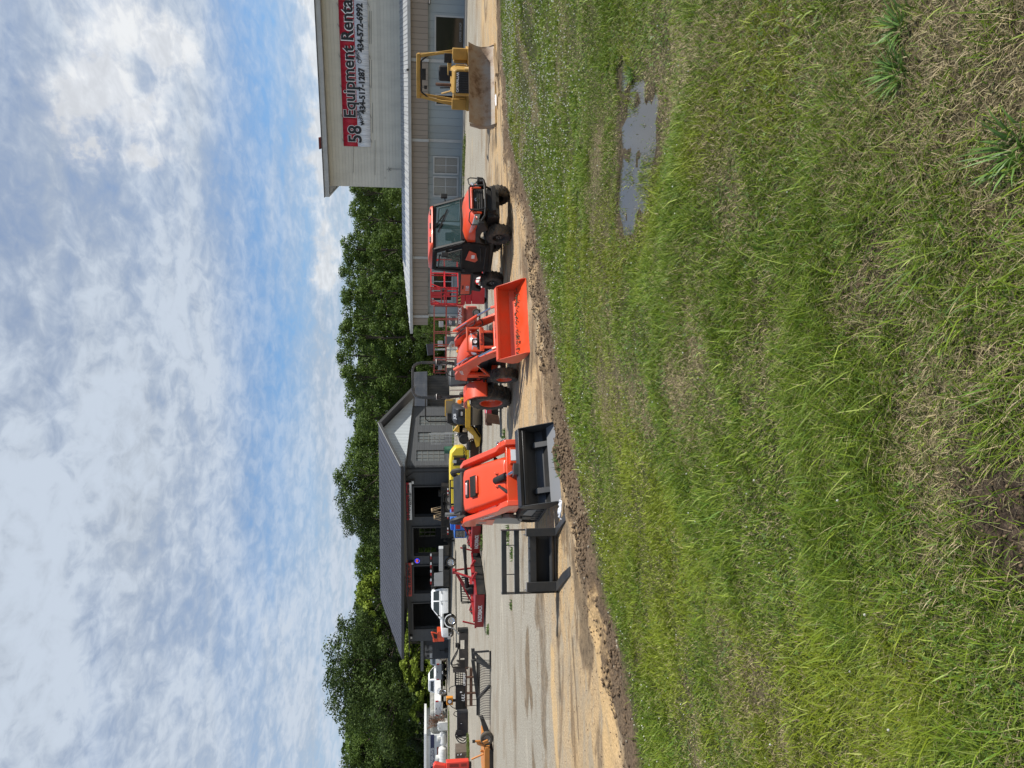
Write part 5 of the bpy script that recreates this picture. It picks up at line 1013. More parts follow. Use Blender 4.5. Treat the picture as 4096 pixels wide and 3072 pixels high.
# ---------------------------------------------------------------- orange compact tractor with front loader
def tractor():
    ra, fa = G(2044, 1590), G(2073, 1500); a = place(ra, fa); lf = Vector((-math.sin(a), math.cos(a), 0)); o0 = ra + lf * .62
    t = thing('tractor', 'orange compact tractor with wide front loader bucket and black folding roll bar', 'tractor', o0, a)
    m = MB(); m.b(-.35, 1.9, -.16, .16, .42, .78, black).b(-.3, .35, -.3, .3, .45, .85, dgrey).b(.9, 1.75, -.2, .2, .7, 1.05, dgrey).b(1.35, 1.55, -.5, .5, .28, .40, black).b(-.12, .12, -.55, .55, .42, .60, dgrey)
    m.b(1.9, 2.15, -.22, .22, .45, .8, black).b(.3, .9, -.55, .55, .50, .54, black).tube([(.6, -.4, .5), (.6, -.4, .75), (1.2, -.3, .8)], .03, black, 6).tube([(1.1, -.34, .5), (1.1, -.34, .8)], .07, dgrey, 10); m.build('chassis', t, bevel=.01)
    md = mat('red_lever', (.5, .02, .02), .5)
    MB().box((.75, -.36, .9), (.12, .05, .08), md).box((.6, -.38, .8), (.1, .05, .06), md).box((.85, -.4, .62), (.3, .1, .12), dgrey).tube([(.9, -.25, 1.0), (1.0, -.42, .9), (.95, -.42, .6)], .015, black).tube([(.8, -.25, 1.05), (.85, -.40, .95), (.8, -.4, .6)], .015, black).build('hydraulic_valve', t, bevel=.005)
    for s in (1, -1):
        wheel(t, (0, s * .62, .535), .51, .38, .30, orange, s, 22, .028, .30, lugw=.05); wheel(t, (1.55, s * .60, .34), .325, .25, .185, orange, s, 20, .020, .22, steer=-.10, lugw=.042)
        # rear fenders: bent sheet over the tyre
        P = [(.62, .70), (.56, .98), (.38, 1.16), (.1, 1.25), (-.25, 1.24), (-.42, 1.16)]; Q = [(x * .93 - .0, z - .035) for x, z in P]
        f = MB(); f.pr(P + Q[::-1], 'y', s * .36, s * .80, orange); f.pr(P + [(-.38, .9), (.5, .72)], 'y', s * .36, s * .385, orange); ff = f.build('fender', t, bevel=.012)
    MB().rev([(.055, -.03), (.062, 0), (.05, .03), (0, .035)], amber, (-.05, -.72, 1.36), 'x', 16).bar((-.05, -.72, 1.24), (-.05, -.72, 1.34), .02, .02, black).build('turn_lamp', t)
    MB().rev([(.055, -.03), (.062, 0), (.05, .03), (0, .035)], amber, (-.05, .72, 1.36), 'x', 16).bar((-.05, .72, 1.24), (-.05, .72, 1.34), .02, .02, black).build('turn_lamp', t)
    # hood
    rings = []
    for x, w, zt, zb in ((.62, .30, 1.40, .95), (.9, .315, 1.45, .95), (1.4, .31, 1.42, .93), (1.85, .30, 1.33, .93), (2.08, .27, 1.22, .95), (2.17, .22, 1.10, 1.0)):
        rings.append([(x, -w, zb), (x, -w, zt - .16), (x, -w * .88, zt - .05), (x, -w * .5, zt), (x, w * .5, zt), (x, w * .88, zt - .05), (x, w, zt - .16), (x, w, zb)])
    h = MB().loft(rings, orange).build('hood', t, bevel=.015, smooth=55)
    MB().box((.88, -.12, 1.452), (.10, .05, .012), black).build('hood_vent', h)
    MB().pr([(1.9, .52), (2.16, .55), (2.18, 1.02), (1.9, .98)], 'y', -.25, .25, black).build('grille', t, bevel=.015, smooth=0)
    for s in (1, -1): MB().loft([[(2.05, s * .08, 1.02), (2.05, s * .08, 1.15), (1.98, s * .27, 1.20), (1.98, s * .28, 1.04)], [(2.20, s * .07, 1.02), (2.175, s * .07, 1.13), (2.07, s * .285, 1.17), (2.09, s * .295, 1.03)]], lamp_clear).build('headlight', t, bevel=.012)
    MB().b(2.15, 2.205, -.07, .07, 1.0, 1.14, black).rev([(.045, 0), (.045, .012), (.036, .012), (.03, .006), (.0, .006)], decalw, (2.205, 0, 1.07), 'x', 18).build('emblem', t)
    # brush guard
    g = MB(); X = 2.34
    for s in (1, -1): g.bar((X, s * .29, 1.26), (X, s * .29, .92), .05, .04, orange).bar((X, s * .29, .93), (X, s * .20, .86), .05, .05, orange).bar((X, s * .20, .88), (X + .02, s * .20, .52), .06, .04, orange).bar((X, s * .29, 1.25), (1.95, s * .32, 1.1), .03, .05, orange)
    g.bar((X, -.31, 1.26), (X, .31, 1.26), .05, .05, orange).bar((X, -.31, .92), (X, .31, .92), .05, .10, orange).b(2.1, 2.38, -.24, .24, .42, .54, orange); gg = g.build('brush_guard', t, bevel=.008)
    text('lettering', 'Kubota', .105, mat('dark_red_lettering', (.15, .01, .01), .5), gg, (X + .028, 0, .92), (PI / 2, 0, PI / 2), bold=.003)
    # platform, seat, wheel, console
    MB().b(.35, .68, -.30, .30, .80, 1.36, black).box((.55, 0, 1.40), (.22, .5, .12), blackpl, rot=(0, .4, 0)).tube([(.62, 0, 1.35), (.46, 0, 1.53)], .025, black).tube([(.44 + .05 * math.cos(k * PI / 10), .20 * math.sin(k * PI / 10), 1.55 + .19 * math.cos(k * PI / 10)) for k in range(21)], .015, black, 7).bar((.44, -.19, 1.55), (.44, .19, 1.55), .03, .02, black).build('console', t, bevel=.01)
    st_ = mat('grey_seat', (.045, .05, .052), .45); MB().box((.02, 0, 1.08), (.42, .46, .12), st_).box((-.2, 0, 1.36), (.12, .46, .50), st_, rot=(0, -.12, 0)).box((-.27, 0, 1.58), (.1, .40, .12), black).build('seat', t, bevel=.045)
    MB().box((-.34, .18, 1.5), (.10, .34, .34), black, rot=(0, -.2, 0)).tube([(-.3, -.3, 1.2), (-.2, -.34, 1.6)], .012, steel).tube([(.2, -.32, 1.1), (.25, -.36, 1.4), (.22, -.38, 1.45)], .012, black).build('lever', t, bevel=.02)
    rb = MB(); top = 2.58; y0 = .50
    pts = []
    for s in (-1, 1):
        seg = [(-.40, s * .42, .85), (-.40, s * .44, 1.35), (-.33, s * y0, 1.62), (-.33, s * y0, 2.35), (-.33, s * (y0 - .03), 2.47), (-.33, s * (y0 - .10), 2.55), (-.33, s * (y0 - .2), top)]
        pts += seg if s < 0 else seg[::-1]
    for i in range(len(pts) - 1): rb.bar(pts[i], pts[i + 1], .06, .07, dgrey, up=(1, 0, 0))
    for s in (-1, 1): rb.box((-.33, s * y0, 1.92), (.12, .10, .16), black).tube([(-.27, s * y0 - .08, 1.95), (-.27, s * y0 + .08, 1.95)], .014, steel, 6)
    rb.build('roll_bar', t, bevel=.012)
    # loader
    L = MB(); ar = []
    for s in (1, -1):
        A = [(.86, 1.20), (.95, 1.50), (1.25, 1.52), (1.75, 1.40), (2.2, 1.16), (2.72, .70), (2.98, .42), (3.02, .22), (2.90, .20), (2.60, .46), (2.12, .90), (1.7, 1.12), (1.2, 1.20)]
        o = MB().pr([(x, z) for x, z in A], 'y', s * .42, s * .49, orange).build('loader_arm', t, bevel=.012); ar.append(o)
        MB().pr([(.88, .45), (1.12, .45), (1.10, 1.1), (1.02, 1.42), (.90, 1.42)], 'y', s * .34, s * .41, orange).b(.9, 1.2, min(s * .18, s * .4), max(s * .18, s * .4), .45, .60, orange).build('loader_tower', t, bevel=.01)
        c = MB(); c.tube([(1.12, s * .455, .62), (1.6, s * .455, .88)], .035, orange, 10).tube([(1.6, s * .455, .88), (1.95, s * .455, 1.06)], .02, chrome, 8)
        c.tube([(1.72, s * .52, 1.52), (2.55, s * .52, 1.02)], .038, orange, 12).tube([(2.55, s * .52, 1.02), (2.98, s * .52, .72)], .024, chrome, 10); c.bar((2.98, s * .52, .74), (3.10, s * .50, .56), .05, .06, orange).bar((1.68, s * .52, 1.55), (1.78, s * .47, 1.42), .06, .08, orange); c.build('cylinder', t, bevel=.003)
        hs = MB(); hose(hs, [(1.5, s * .44, 1.5), (2.0, s * .40, 1.36), (2.3, s * .40, 1.1), (2.45, s * .44, 1.08)]); hose(hs, [(1.5, s * .40, 1.46), (2.05, s * .37, 1.2), (2.4, s * .36, .9), (2.6, s * .42, .98)]); hs.tube([(1.9, s * .46, 1.50), (2.3, s * .46, 1.26)], .012, chrome, 6); hs.build('hose', t)
    MB().tube([(2.62, -.5, .62), (2.62, .5, .62)], .055, orange, 14).build('cross_tube', t)
    text('lettering', 'LA525', .10, decalw, ar[1], (1.45, -.494, 1.36), (PI / 2, -.2, 0), bold=.002)
    wl = mat('label_film', (.55, .5, .45), .5); MB().b(2.677, 2.680, -.12, .02, .59, .64, decalb).b(2.677, 2.680, .06, .22, .59, .64, decalb).b(2.681, 2.683, .08, .12, .6, .63, decalw).b(2.681, 2.683, .15, .19, .6, .63, decalw).build('warning_label', t)
    b = MB(); W2 = .89; TR_ = Matrix.Translation((3.68, 0, .0)) @ Matrix.Rotation(R(17), 4, 'Y'); b.T = TR_
    prof = [(-.66, .46), (-.68, .14), (-.58, .02), (0, .0)]; inn = [(-.63, .46), (-.65, .15), (-.57, .045), (0, .015)]
    b.pr(prof + inn[::-1], 'y', -W2, W2, orange)
    b.b(-.69, -.57, -W2, W2, .44, .50, orange).b(-.70, -.665, -.5, -.42, .06, .40, orange).b(-.70, -.665, .42, .5, .06, .40, orange)
    for s in (1, -1): b.pr([(-.68, .49), (-.69, .12), (-.59, .0), (-.16, -.02), (.02, .0), (-.02, .09), (-.56, .48)], 'y', s * W2, s * (W2 + .018), orange)
    bk = b.build('bucket', t, bevel=.006)
    q = MB(); q.T = TR_; q.pr([(-.2, .026), (.03, .002), (.03, .014), (-.2, .038)], 'y', -W2, W2, orange).build('cutting_edge', bk, smooth=0)
    rs = random.Random(4); d = MB(); d.T = TR_
    for k in range(150): y = rs.uniform(-W2 + .05, W2 - .05); x = -.55 + abs(rs.gauss(0, .07)) + (.12 if y > .3 else 0) * rs.random(); r = rs.uniform(.005, .015); d.box((x, y, .05 + (-.45 - x) * .05 + r * .3), (r * 2, r * 2, r), soil, rot=(rs.random(), rs.random(), rs.random()))
    d.build('soil_residue', bk, smooth=0, kind='stuff')
tractor()
# ---------------------------------------------------------------- stand-on track loader
def track_loader():
    cr, cl = G(2224, 1690), G(2245, 2004); mid = (cr + cl) / 2; v = (cr - cl).normalized(); wd = (cr - cl).length; a = math.atan2(v.y, v.x) - PI / 2 + R(1)
    fwd = Vector((math.cos(a), math.sin(a), 0)); BX = 2.05; o0 = mid - fwd * BX
    t = thing('track_loader', 'new orange stand-on track loader with black bucket, at the torn grass edge', 'loader', o0, a)
    hw = wd / 2
    # bucket (black inside, wide lip)
    b = MB(); TR_ = Matrix.Translation((BX, 0, 0)) @ Matrix.Rotation(R(16), 4, 'Y'); b.T = TR_; bb = mat('bucket_black', (.020, .022, .024), .32, dirt=DUST, damt=.06)
    P = [(-.60, .47), (-.62, .14), (-.50, .02), (0, .0)]; I = [(-.57, .47), (-.59, .15), (-.48, .045), (0, .012)]
    b.pr(P + I[::-1], 'y', -hw, hw, bb); b.b(-.63, -.48, -hw, hw, .45, .51, bb).b(-.60, -.46, -hw + .02, hw - .02, .38, .44, bb)
    for s in (1, -1):
        b.pr([(-.61, .50), (-.64, .14), (-.52, -.01), (-.08, -.015), (.02, .02), (-.03, .09), (-.47, .50)], 'y', s * hw, s * (hw + .014), dgrey)
        b.pr([(-.56, .22), (-.56, .05), (-.30, .03), (-.50, .22)], 'y', s * (hw * .60) - .05, s * (hw * .60) + .05, bb)
    bk = b.build('bucket', t, bevel=.006)
    q = MB(); q.T = TR_; q.pr([(-.30, .030), (.03, .0), (.03, .014), (-.30, .046)], 'y', -hw, hw, steel_new()).build('cutting_edge', bk, smooth=0)
    # body
    rings = []
    for x, w, z in ((-.10, .40, 1.47), (.0, .425, 1.51), (.12, .43, 1.50), (.55, .42, 1.20), (.95, .40, .92), (1.08, .36, .82)):
        rings.append([(x, -w, .50), (x, -w, z - .12), (x, -w * .88, z - .02), (x, -w * .6, z), (x, w * .6, z), (x, w * .88, z - .02), (x, w, z - .12), (x, w, .50)])
    h = MB().loft(rings, orange2).build('hood', t, bevel=.015, smooth=50)
    sl = math.atan2(.30, .43)
    MB().box((.40, 0.02, 1.325), (.22, .34, .05), orange2, rot=(0, sl, 0)).box((.405, .0, 1.338), (.17, .40, .04), black, rot=(0, sl, 0)).build('air_grille', h, bevel=.01)
    g = MB()
    for k in range(6): u = -.07 + k * .028; g.box((.405 + u * math.cos(sl) + .012, 0, 1.338 - u * math.sin(sl) + .017), (.008, .38, .012), dgrey, rot=(0, sl, 0))
    g.build('grille_bar', h)
    MB().box((.22, 0, 1.445), (.10, .34, .03), black, rot=(0, sl, 0)).box((.225, 0, 1.46), (.05, .24, .02), mat('lamp_strip', (.55, .3, .3), .15), rot=(0, sl, 0)).build('work_light', h, bevel=.01)
    MB().b(-.55, .02, -.40, .40, 1.38, 1.56, blackpl).b(-.62, -.1, -.38, .38, .5, 1.4, black).box((-.18, 0, 1.60), (.30, .74, .05), dgrey, rot=(0, .5, 0)).build('console', t, bevel=.03)
    hs = MB(); hose(hs, [(-.1, .40, 1.30), (-.15, .46, 1.58), (-.3, .46, 1.70), (-.5, .44, 1.62)], .05); hs.build('hose_sleeve', t); hs = MB(); hose(hs, [(-.1, -.42, 1.32), (-.15, -.50, 1.62), (-.35, -.50, 1.72), (-.6, -.46, 1.55)], .055); hs.build('hose_sleeve', t)
    MB().tube([(-.45, -.34, 1.5), (-.45, -.34, 1.85)], .04, steel, 12).tube([(-.6, .2, 1.55), (-.55, .22, 1.75)], .018, black).tube([(-.6, -.1, 1.55), (-.55, -.12, 1.78)], .018, black).tube([(-.5, .36, 1.5), (-.5, .36, 1.74), (-.5, -.2, 1.74)], .018, black).build('exhaust', t)
    # lift arms
    for s in (1, -1):
        A = [(-.42, 1.44), (-.30, 1.55), (.05, 1.50), (.95, .95), (1.18, .92), (1.38, .82), (1.44, .30), (1.30, .26), (1.20, .58), (1.05, .74), (.85, .78), (-.05, 1.26), (-.36, 1.26)]
        o = MB().pr(A, 'y', s * .50, s * .60, orange2).build('loader_arm', t, bevel=.012)
        if s < 0: text('lettering', 'Kubota', .13, decalw, o, (.48, -.604, 1.10), (PI / 2, .53, 0), bold=.003)
        MB().pr([(-.75, .35), (-.30, .35), (-.1, .62), (-.28, 1.30), (-.42, 1.34), (-.60, 1.05)], 'y', s * .42, s * .50, mat('rear_grey_panel', (.30, .29, .27), .5)).build('side_panel', t, bevel=.01)
        MB().pr([(-.74, .9), (-.2, .9), (-.30, 1.38), (-.45, 1.38)], 'y', s * .501, s * .515, orange2).build('arm_mount', t, bevel=.01)
        MB().tube([(-.3, s * .46, .75), (.55, s * .48, .92)], .038, black, 10).build('lift_cylinder', t)
    MB().b(1.26, 1.40, -.50, .50, .40, .62, orange2).b(1.32, 1.42, -.5, .5, .20, .62, black).b(1.15, 1.32, -.5, .5, .62, .80, orange2).build('cross_beam', t, bevel=.01)
    MB().b(1.422, 1.426, .20, .40, .63, .73, decalw).b(1.10, 1.42, .16, .44, .60, .74, orange2).build('plate', t, bevel=.004)
    c = MB().tube([(.86, -.02, .96), (1.20, -.02, .80)], .068, black, 14).tube([(1.2, -.02, .80), (1.52, -.02, .68)], .035, chrome, 10).b(1.44, 1.66, -.12, .08, .56, .72, dgrey).pr([(.78, .92), (.95, .98), (1.0, .80), (.82, .72)], 'y', -.16, -.12, orange2).pr([(.78, .92), (.95, .98), (1.0, .80), (.82, .72)], 'y', .08, .12, orange2); c.build('tilt_cylinder', t, bevel=.006)
    hs = MB(); hose(hs, [(.95, -.14, .90), (1.15, -.20, .92), (1.25, -.34, .78), (1.15, -.44, .62)], .024); hs.build('hose', t); hs = MB(); hose(hs, [(.98, -.18, .86), (1.2, -.25, .86), (1.28, -.38, .72), (1.2, -.46, .58)], .024); hs.build('hose', t); hs = MB(); hose(hs, [(.9, .2, .8), (1.05, .3, .78), (1.1, .42, .68)], .018); hs.build('hose', t)
    q = MB()
    for k in range(3): q.tube([(1.02 + k * .085, .56, .86 - k * .055), (1.10 + k * .085, .62, .92 - k * .055)], .036, chrome, 12).tube([(1.10 + k * .085, .62, .92 - k * .055), (1.12 + k * .085, .64, .935 - k * .055)], .022, steel, 10)
    q.b(.98, 1.24, .52, .60, .72, .90, orange2).build('hydraulic_coupler', t, bevel=.003)
    for s in (1, -1):
        track(t, -.72, .98, .0, .46, s * .24, s * .50, .022, 60, xt0=.25, xt1=-.25)
        u = MB(); u.pr([(-.45, .08), (.72, .08), (.62, .36), (-.1, .42), (-.25, .36)], 'y', s * .28, s * .46, black)
        for k in range(6): u.rev([(.085, s * .26), (.085, s * .48), (0, s * .485)], dgrey, (-.40 + k * .20, 0, .10), 'y', 12)
        u.rev([(.15, s * .26), (.15, s * .47), (0, s * .48)], dgrey, (-.35, 0, .27), 'y', 16).rev([(.16, s * .26), (.16, s * .47), (0, s * .48)], dgrey, (.66, 0, .22), 'y', 16).pr([(-.1, .20), (.45, .16), (.40, .34), (0, .38)], 'y', s * .46, s * .475, mat('worn_grey', (.22, .22, .21), .5)); u.build('roller_frame', t, bevel=.005)
    MB().b(-.52, -.38, -.519, -.516, 1.05, 1.2, mat('worn_decal', (.42, .30, .26), .5)).build('warning_plate', t, smooth=0)
def steel_new(): return mat('bright_bucket_steel', (.33, .34, .35), .45, .5, dirt=(.25, .2, .15), damt=.2)
track_loader()
# ---------------------------------------------------------------- pallet fork frame
def forks():
    pl, pr_ = G(2234, 2366), G(2230, 2118); v = (pr_ - pl); wd = v.length; a = math.atan2(v.y, v.x) ; Y = pl.y
    t = thing('pallet_fork', 'black pallet fork frame with two tines pushed into the torn soil', 'fork frame', pl, a)
    z = lambda px: D(px, 2366, Y).z; xs = lambda py: (D(2100, py, Y).x - pl.x) / math.cos(a)
    g2 = dgrey
    f = MB(); f.b(0, wd, -.03, .05, z(2027), z(2008), g2).b(0, wd, -.03, .05, z(2078), z(2059), g2).b(-.012, 0, -.05, .10, z(2236), z(2006), g2).b(wd, wd + .012, -.05, .10, z(2236), z(2006), g2)
    for py in (2184, 2298): f.tube([(xs(py), .01, z(2059)), (xs(py), .01, z(2027))], .008, g2, 6)
    f.build('back_guard', t, bevel=.004)
    c = MB(); c.b(.02, wd - .02, -.04, .0, z(2146), z(2120), g2).b(.02, wd - .02, .14, .16, .06, z(2124), mat('void_black', (.008, .008, .009), .7)).tube([(.0, 0, z(2209)), (wd, 0, z(2209))], .042, g2, 12).b(.02, wd - .02, .0, .15, z(2124), z(2119), g2).b(.05, wd - .05, -.02, .15, .03, .06, g2)
    for x in (.1, .3, .5, .7, .9): c.b(x * wd, x * wd + .03, -.045, -.02, z(2119), z(2115), g2)
    c.build('carriage', t, bevel=.005)
    for (p0, p1, tip, nm) in ((2328, 2364, (2312, 2266), 0), (2117, 2148, (2289, 2024), 1)):
        x0, x1 = xs(p1), xs(p0); zt = z(2106); q = MB(); q.b(x0, x1, -.10, -.042, .0, zt, g2)
        tp = G(*tip) - pl; tp = Vector((tp.x * math.cos(-a) - tp.y * math.sin(-a), tp.x * math.sin(-a) + tp.y * math.cos(-a), 0)); cx = (x0 + x1) / 2; w2 = (x1 - x0) * .5
        L_ = -1.12 if nm == 0 else -1.15; tx = .42
        q.loft([[(x0, -.10, -.0), (x1, -.10, .0), (x1, -.10, .055), (x0, -.10, .055)], [(x0 + tx * .55, L_ * .55, .0), (x1 + tx * .55, L_ * .55, .0), (x1 + tx * .55, L_ * .55, .045), (x0 + tx * .55, L_ * .55, .045)], [(cx - w2 * .9 + tx, L_, .0), (cx + w2 * .9 + tx, L_, .0), (cx + w2 * .9 + tx, L_, .02), (cx - w2 * .9 + tx, L_, .02)]], g2)
        q.b(x0, x1, -.101, -.04, zt, zt + .012, steel).b(x0 + .02, x0 + .04, -.08, -.06, zt + .01, zt + .05, steel); q.build('tine', t, bevel=.004)
forks()
# ---------------------------------------------------------------- old yellow bulldozer
def dozer():
    bl, br = G(1985, 512), G(1980, 196); bm_ = (bl + br) / 2; wd = (br - bl).length; d = Vector((-.46, -.888, 0)).normalized(); a = math.atan2(d.y, d.x); o0 = bm_ - d * 2.15 + Vector((0.05, 0, 0))
    t = thing('bulldozer', 'old faded yellow bulldozer with open roll frame and rusty steel blade', 'bulldozer', o0, a)
    va = math.atan2((bl - br).y, (bl - br).x) + PI / 2 - a            # blade yaw in local axes
    bs = bpy.data.materials.new('rusty_blade'); bs.use_nodes = True; nt = bs.node_tree; b = _bsdf(bs); b.inputs['Roughness'].default_value = .55; b.inputs['Metallic'].default_value = .1
    n = nt.nodes.new('ShaderNodeTexNoise'); n.inputs['Scale'].default_value = 2.4; n.inputs['Detail'].default_value = 8; n.inputs['Roughness'].default_value = .7; tc = nt.nodes.new('ShaderNodeTexCoord'); nt.links.new(tc.outputs['Object'], n.inputs[0])
    cr = nt.nodes.new('ShaderNodeValToRGB'); e = cr.color_ramp.elements; e[0].position = .36; e[0].color = (.11, .06, .03, 1); e[1].position = .62; e[1].color = (.27, .24, .20, 1); k = cr.color_ramp.elements.new(.48); k.color = (.25, .18, .12, 1); nt.links.new(n.outputs[0], cr.inputs[0]); nt.links.new(cr.outputs[0], b.inputs[0])
    B = MB(); hw = wd / 2; N = 12; P = []
    for k in range(N + 1): u = k / N; th = -.55 + u * 1.35; P.append((.16 - .55 * (math.cos(th) - math.cos(-.55)) * .6 - .22 * math.sin(PI * u) * .6 + u * .02, u * .86 + .02))
    Q = [(x - .03, z) for x, z in P]; B.pr(P + Q[::-1], 'y', -hw, hw, bs)
    B.b(-.02, .22, -hw, hw, .0, .05, mat('worn_yellow_edge', (.42, .28, .10), .6, dirt=(.2, .1, .05), damt=.6)); B.b(-.22, -.05, -hw * .9, hw * .9, .1, .2, catyel).b(-.20, -.08, -hw * .9, hw * .9, .5, .62, catyel)
    for s in (1, -1): B.pr([(.19, .03), (.02, .25), (-.02, .55), (.12, .86), (-.06, .84), (-.22, .5), (-.15, .05)], 'y', s * hw, s * (hw - .02), bs)
    bo = B.build('blade', t, bevel=.004); bo.location = (2.15, 0, 0); bo.rotation_euler = (0, 0, va)
    m = MB(); m.bar((.9, -.45, .3), (1.7, -.55, .3), .12, .14, catyel).bar((.9, .45, .3), (1.7, .55, .3), .12, .14, catyel).b(.4, 1.2, -.3, .3, .3, .6, dgrey).b(-1.2, .7, -.36, .36, .42, .85, catyel).tube([(1.0, .25, .75), (1.72, .3, .58)], .05, catyel, 10).tube([(1.0, -.3, .75), (1.72, -.33, .58)], .05, catyel, 10).tube([(1.35, .42, .95), (1.6, .46, .6)], .07, catyel, 10); m.build('push_frame', t, bevel=.01)
    # engine hood, grille
    rings = []
    for x, w, z in ((-.2, .42, 1.34), (.1, .44, 1.40), (1.15, .43, 1.36), (1.28, .40, 1.30)): rings.append([(x, -w, .65), (x, -w, z - .10), (x, -w * .85, z), (x, w * .85, z), (x, w, z - .10), (x, w, .65)])
    h = MB().loft(rings, catyel).build('hood', t, bevel=.03, smooth=40)
    g = MB().b(1.27, 1.295, -.33, .33, .66, 1.24, mat('grille_dark', (.012, .012, .012), .6))
    for k in range(9): y = -.29 + k * .0725; g.b(1.295, 1.305, y - .01, y + .01, .67, 1.20, dgrey)
    gg = g.build('grille', t, smooth=0); text('lettering', 'CATERPILLAR', .10, decalw, gg, (1.31, 0, 1.19), (PI / 2, 0, PI / 2), bold=.004); 
    MB().b(1.28, 1.42, -.08, .20, .62, .72, catyel).build('tow_bracket', t, bevel=.01)
    for s in (1, -1):
        MB().tube([(1.0, s * .46, 1.25), (1.0, s * .52, 1.25), (1.0, s * .52, .92), (1.0, s * .46, .92)], .016, catyel, 7).build('grab_rail', t)
        track(t, -1.35, 1.05, 0, .72, s * .55, s * .95, .035, 34, m=mat('track_steel', (.09, .065, .045), .8, var=.3), xt0=.2, xt1=-.1)
        u = MB(); u.b(-1.0, .75, min(s * .6, s * .92), max(s * .6, s * .92), .14, .34, catyel).rev([(.27, s * .6), (.27, s * .9), (.1, s * .93), (0, s * .93)], catyel, (-.95, 0, .4), 'y', 18).rev([(.27, s * .6), (.27, s * .9), (.1, s * .93), (0, s * .93)], catyel, (.70, 0, .38), 'y', 18); u.build('track_frame', t, bevel=.01)
        MB().b(-1.1, .35, min(s * .45, s * 1.0), max(s * .45, s * 1.0), .74, .84, catyel).b(-1.0, .1, min(s * .5, s * .82), max(s * .5, s * .82), .84, 1.28, catyel).b(.0, .30, min(s * .62, s * .98), max(s * .62, s * .98), .84, 1.34, catyel).build('fender_box', t, bevel=.02)
        # roll frame legs lean inwards to the top
        MB().bar((-.25, s * .86, 1.30), (-.35, s * .66, 2.42), .10, .14, catyel, up=(1, 0, 0)).bar((-.25, s * .80, 1.2), (-.3, s * .76, 1.9), .06, .2, catyel, up=(1, 0, 0)).bar((-1.1, s * .8, 1.2), (-1.15, s * .66, 2.42), .08, .12, catyel, up=(1, 0, 0)).bar((-.30, s * .72, 2.1), (-.32, s * .50, 2.40), .05, .08, black, up=(1, 0, 0)).build('roll_frame_leg', t, bevel=.012)
    MB().bar((-.33, -.72, 2.50), (-.33, .72, 2.50), .12, .13, catyel).bar((-1.15, -.7, 2.48), (-1.15, .7, 2.48), .12, .12, catyel).bar((-.33, .66, 2.48), (-1.15, .66, 2.48), .1, .1, catyel).bar((-.33, -.66, 2.48), (-1.15, -.66, 2.48), .1, .1, catyel).bar((-.28, -.50, 2.40), (-.28, .50, 2.40), .05, .06, black).build('roll_frame_top', t, bevel=.02)
    MB().b(-.26, -.20, -.10, .26, 2.24, 2.38, black).bar((-.23, 0, 2.4), (-.23, .0, 2.36), .02, .02, black).bar((-.24, -.34, 2.44), (-.24, -.34, 2.26), .02, .02, black).b(-.27, -.2, -.40, -.28, 2.2, 2.30, black).build('mirror', t, bevel=.015)
    MB().tube([(.55, -.16, 1.36), (.55, -.16, 1.62), (.52, -.16, 1.78), (.44, -.16, 1.88)], .055, rust, 10).tube([(.75, .22, 1.36), (.75, .22, 1.48)], .09, black, 12).build('exhaust', t)
    MB().box((-.55, .12, 1.52), (.14, .52, .55), mat('seat_black2', (.015, .015, .015), .7), rot=(0, -.15, 0)).box((-.35, .12, 1.22), (.5, .52, .14), mat('seat_black2', (.015, .015, .015), .7)).build('seat', t, bevel=.06)
    MB().b(.0, .16, .50, .80, 1.36, 1.62, black).build('dash_box', t, bevel=.02); MB().b(-.16, -.04, .1, .5, 1.36, 1.5, mat('console_yellow', (.42, .27, .07), .6)).build('console', t, bevel=.02); MB().tube([(-.1, -.3, 1.3), (-.05, -.32, 1.75)], .02, black).build('lever', t); MB().bar((.2, -.36, 1.3), (.0, -.5, 1.7), .05, .05, catyel).build('brace', t, bevel=.01)
dozer()
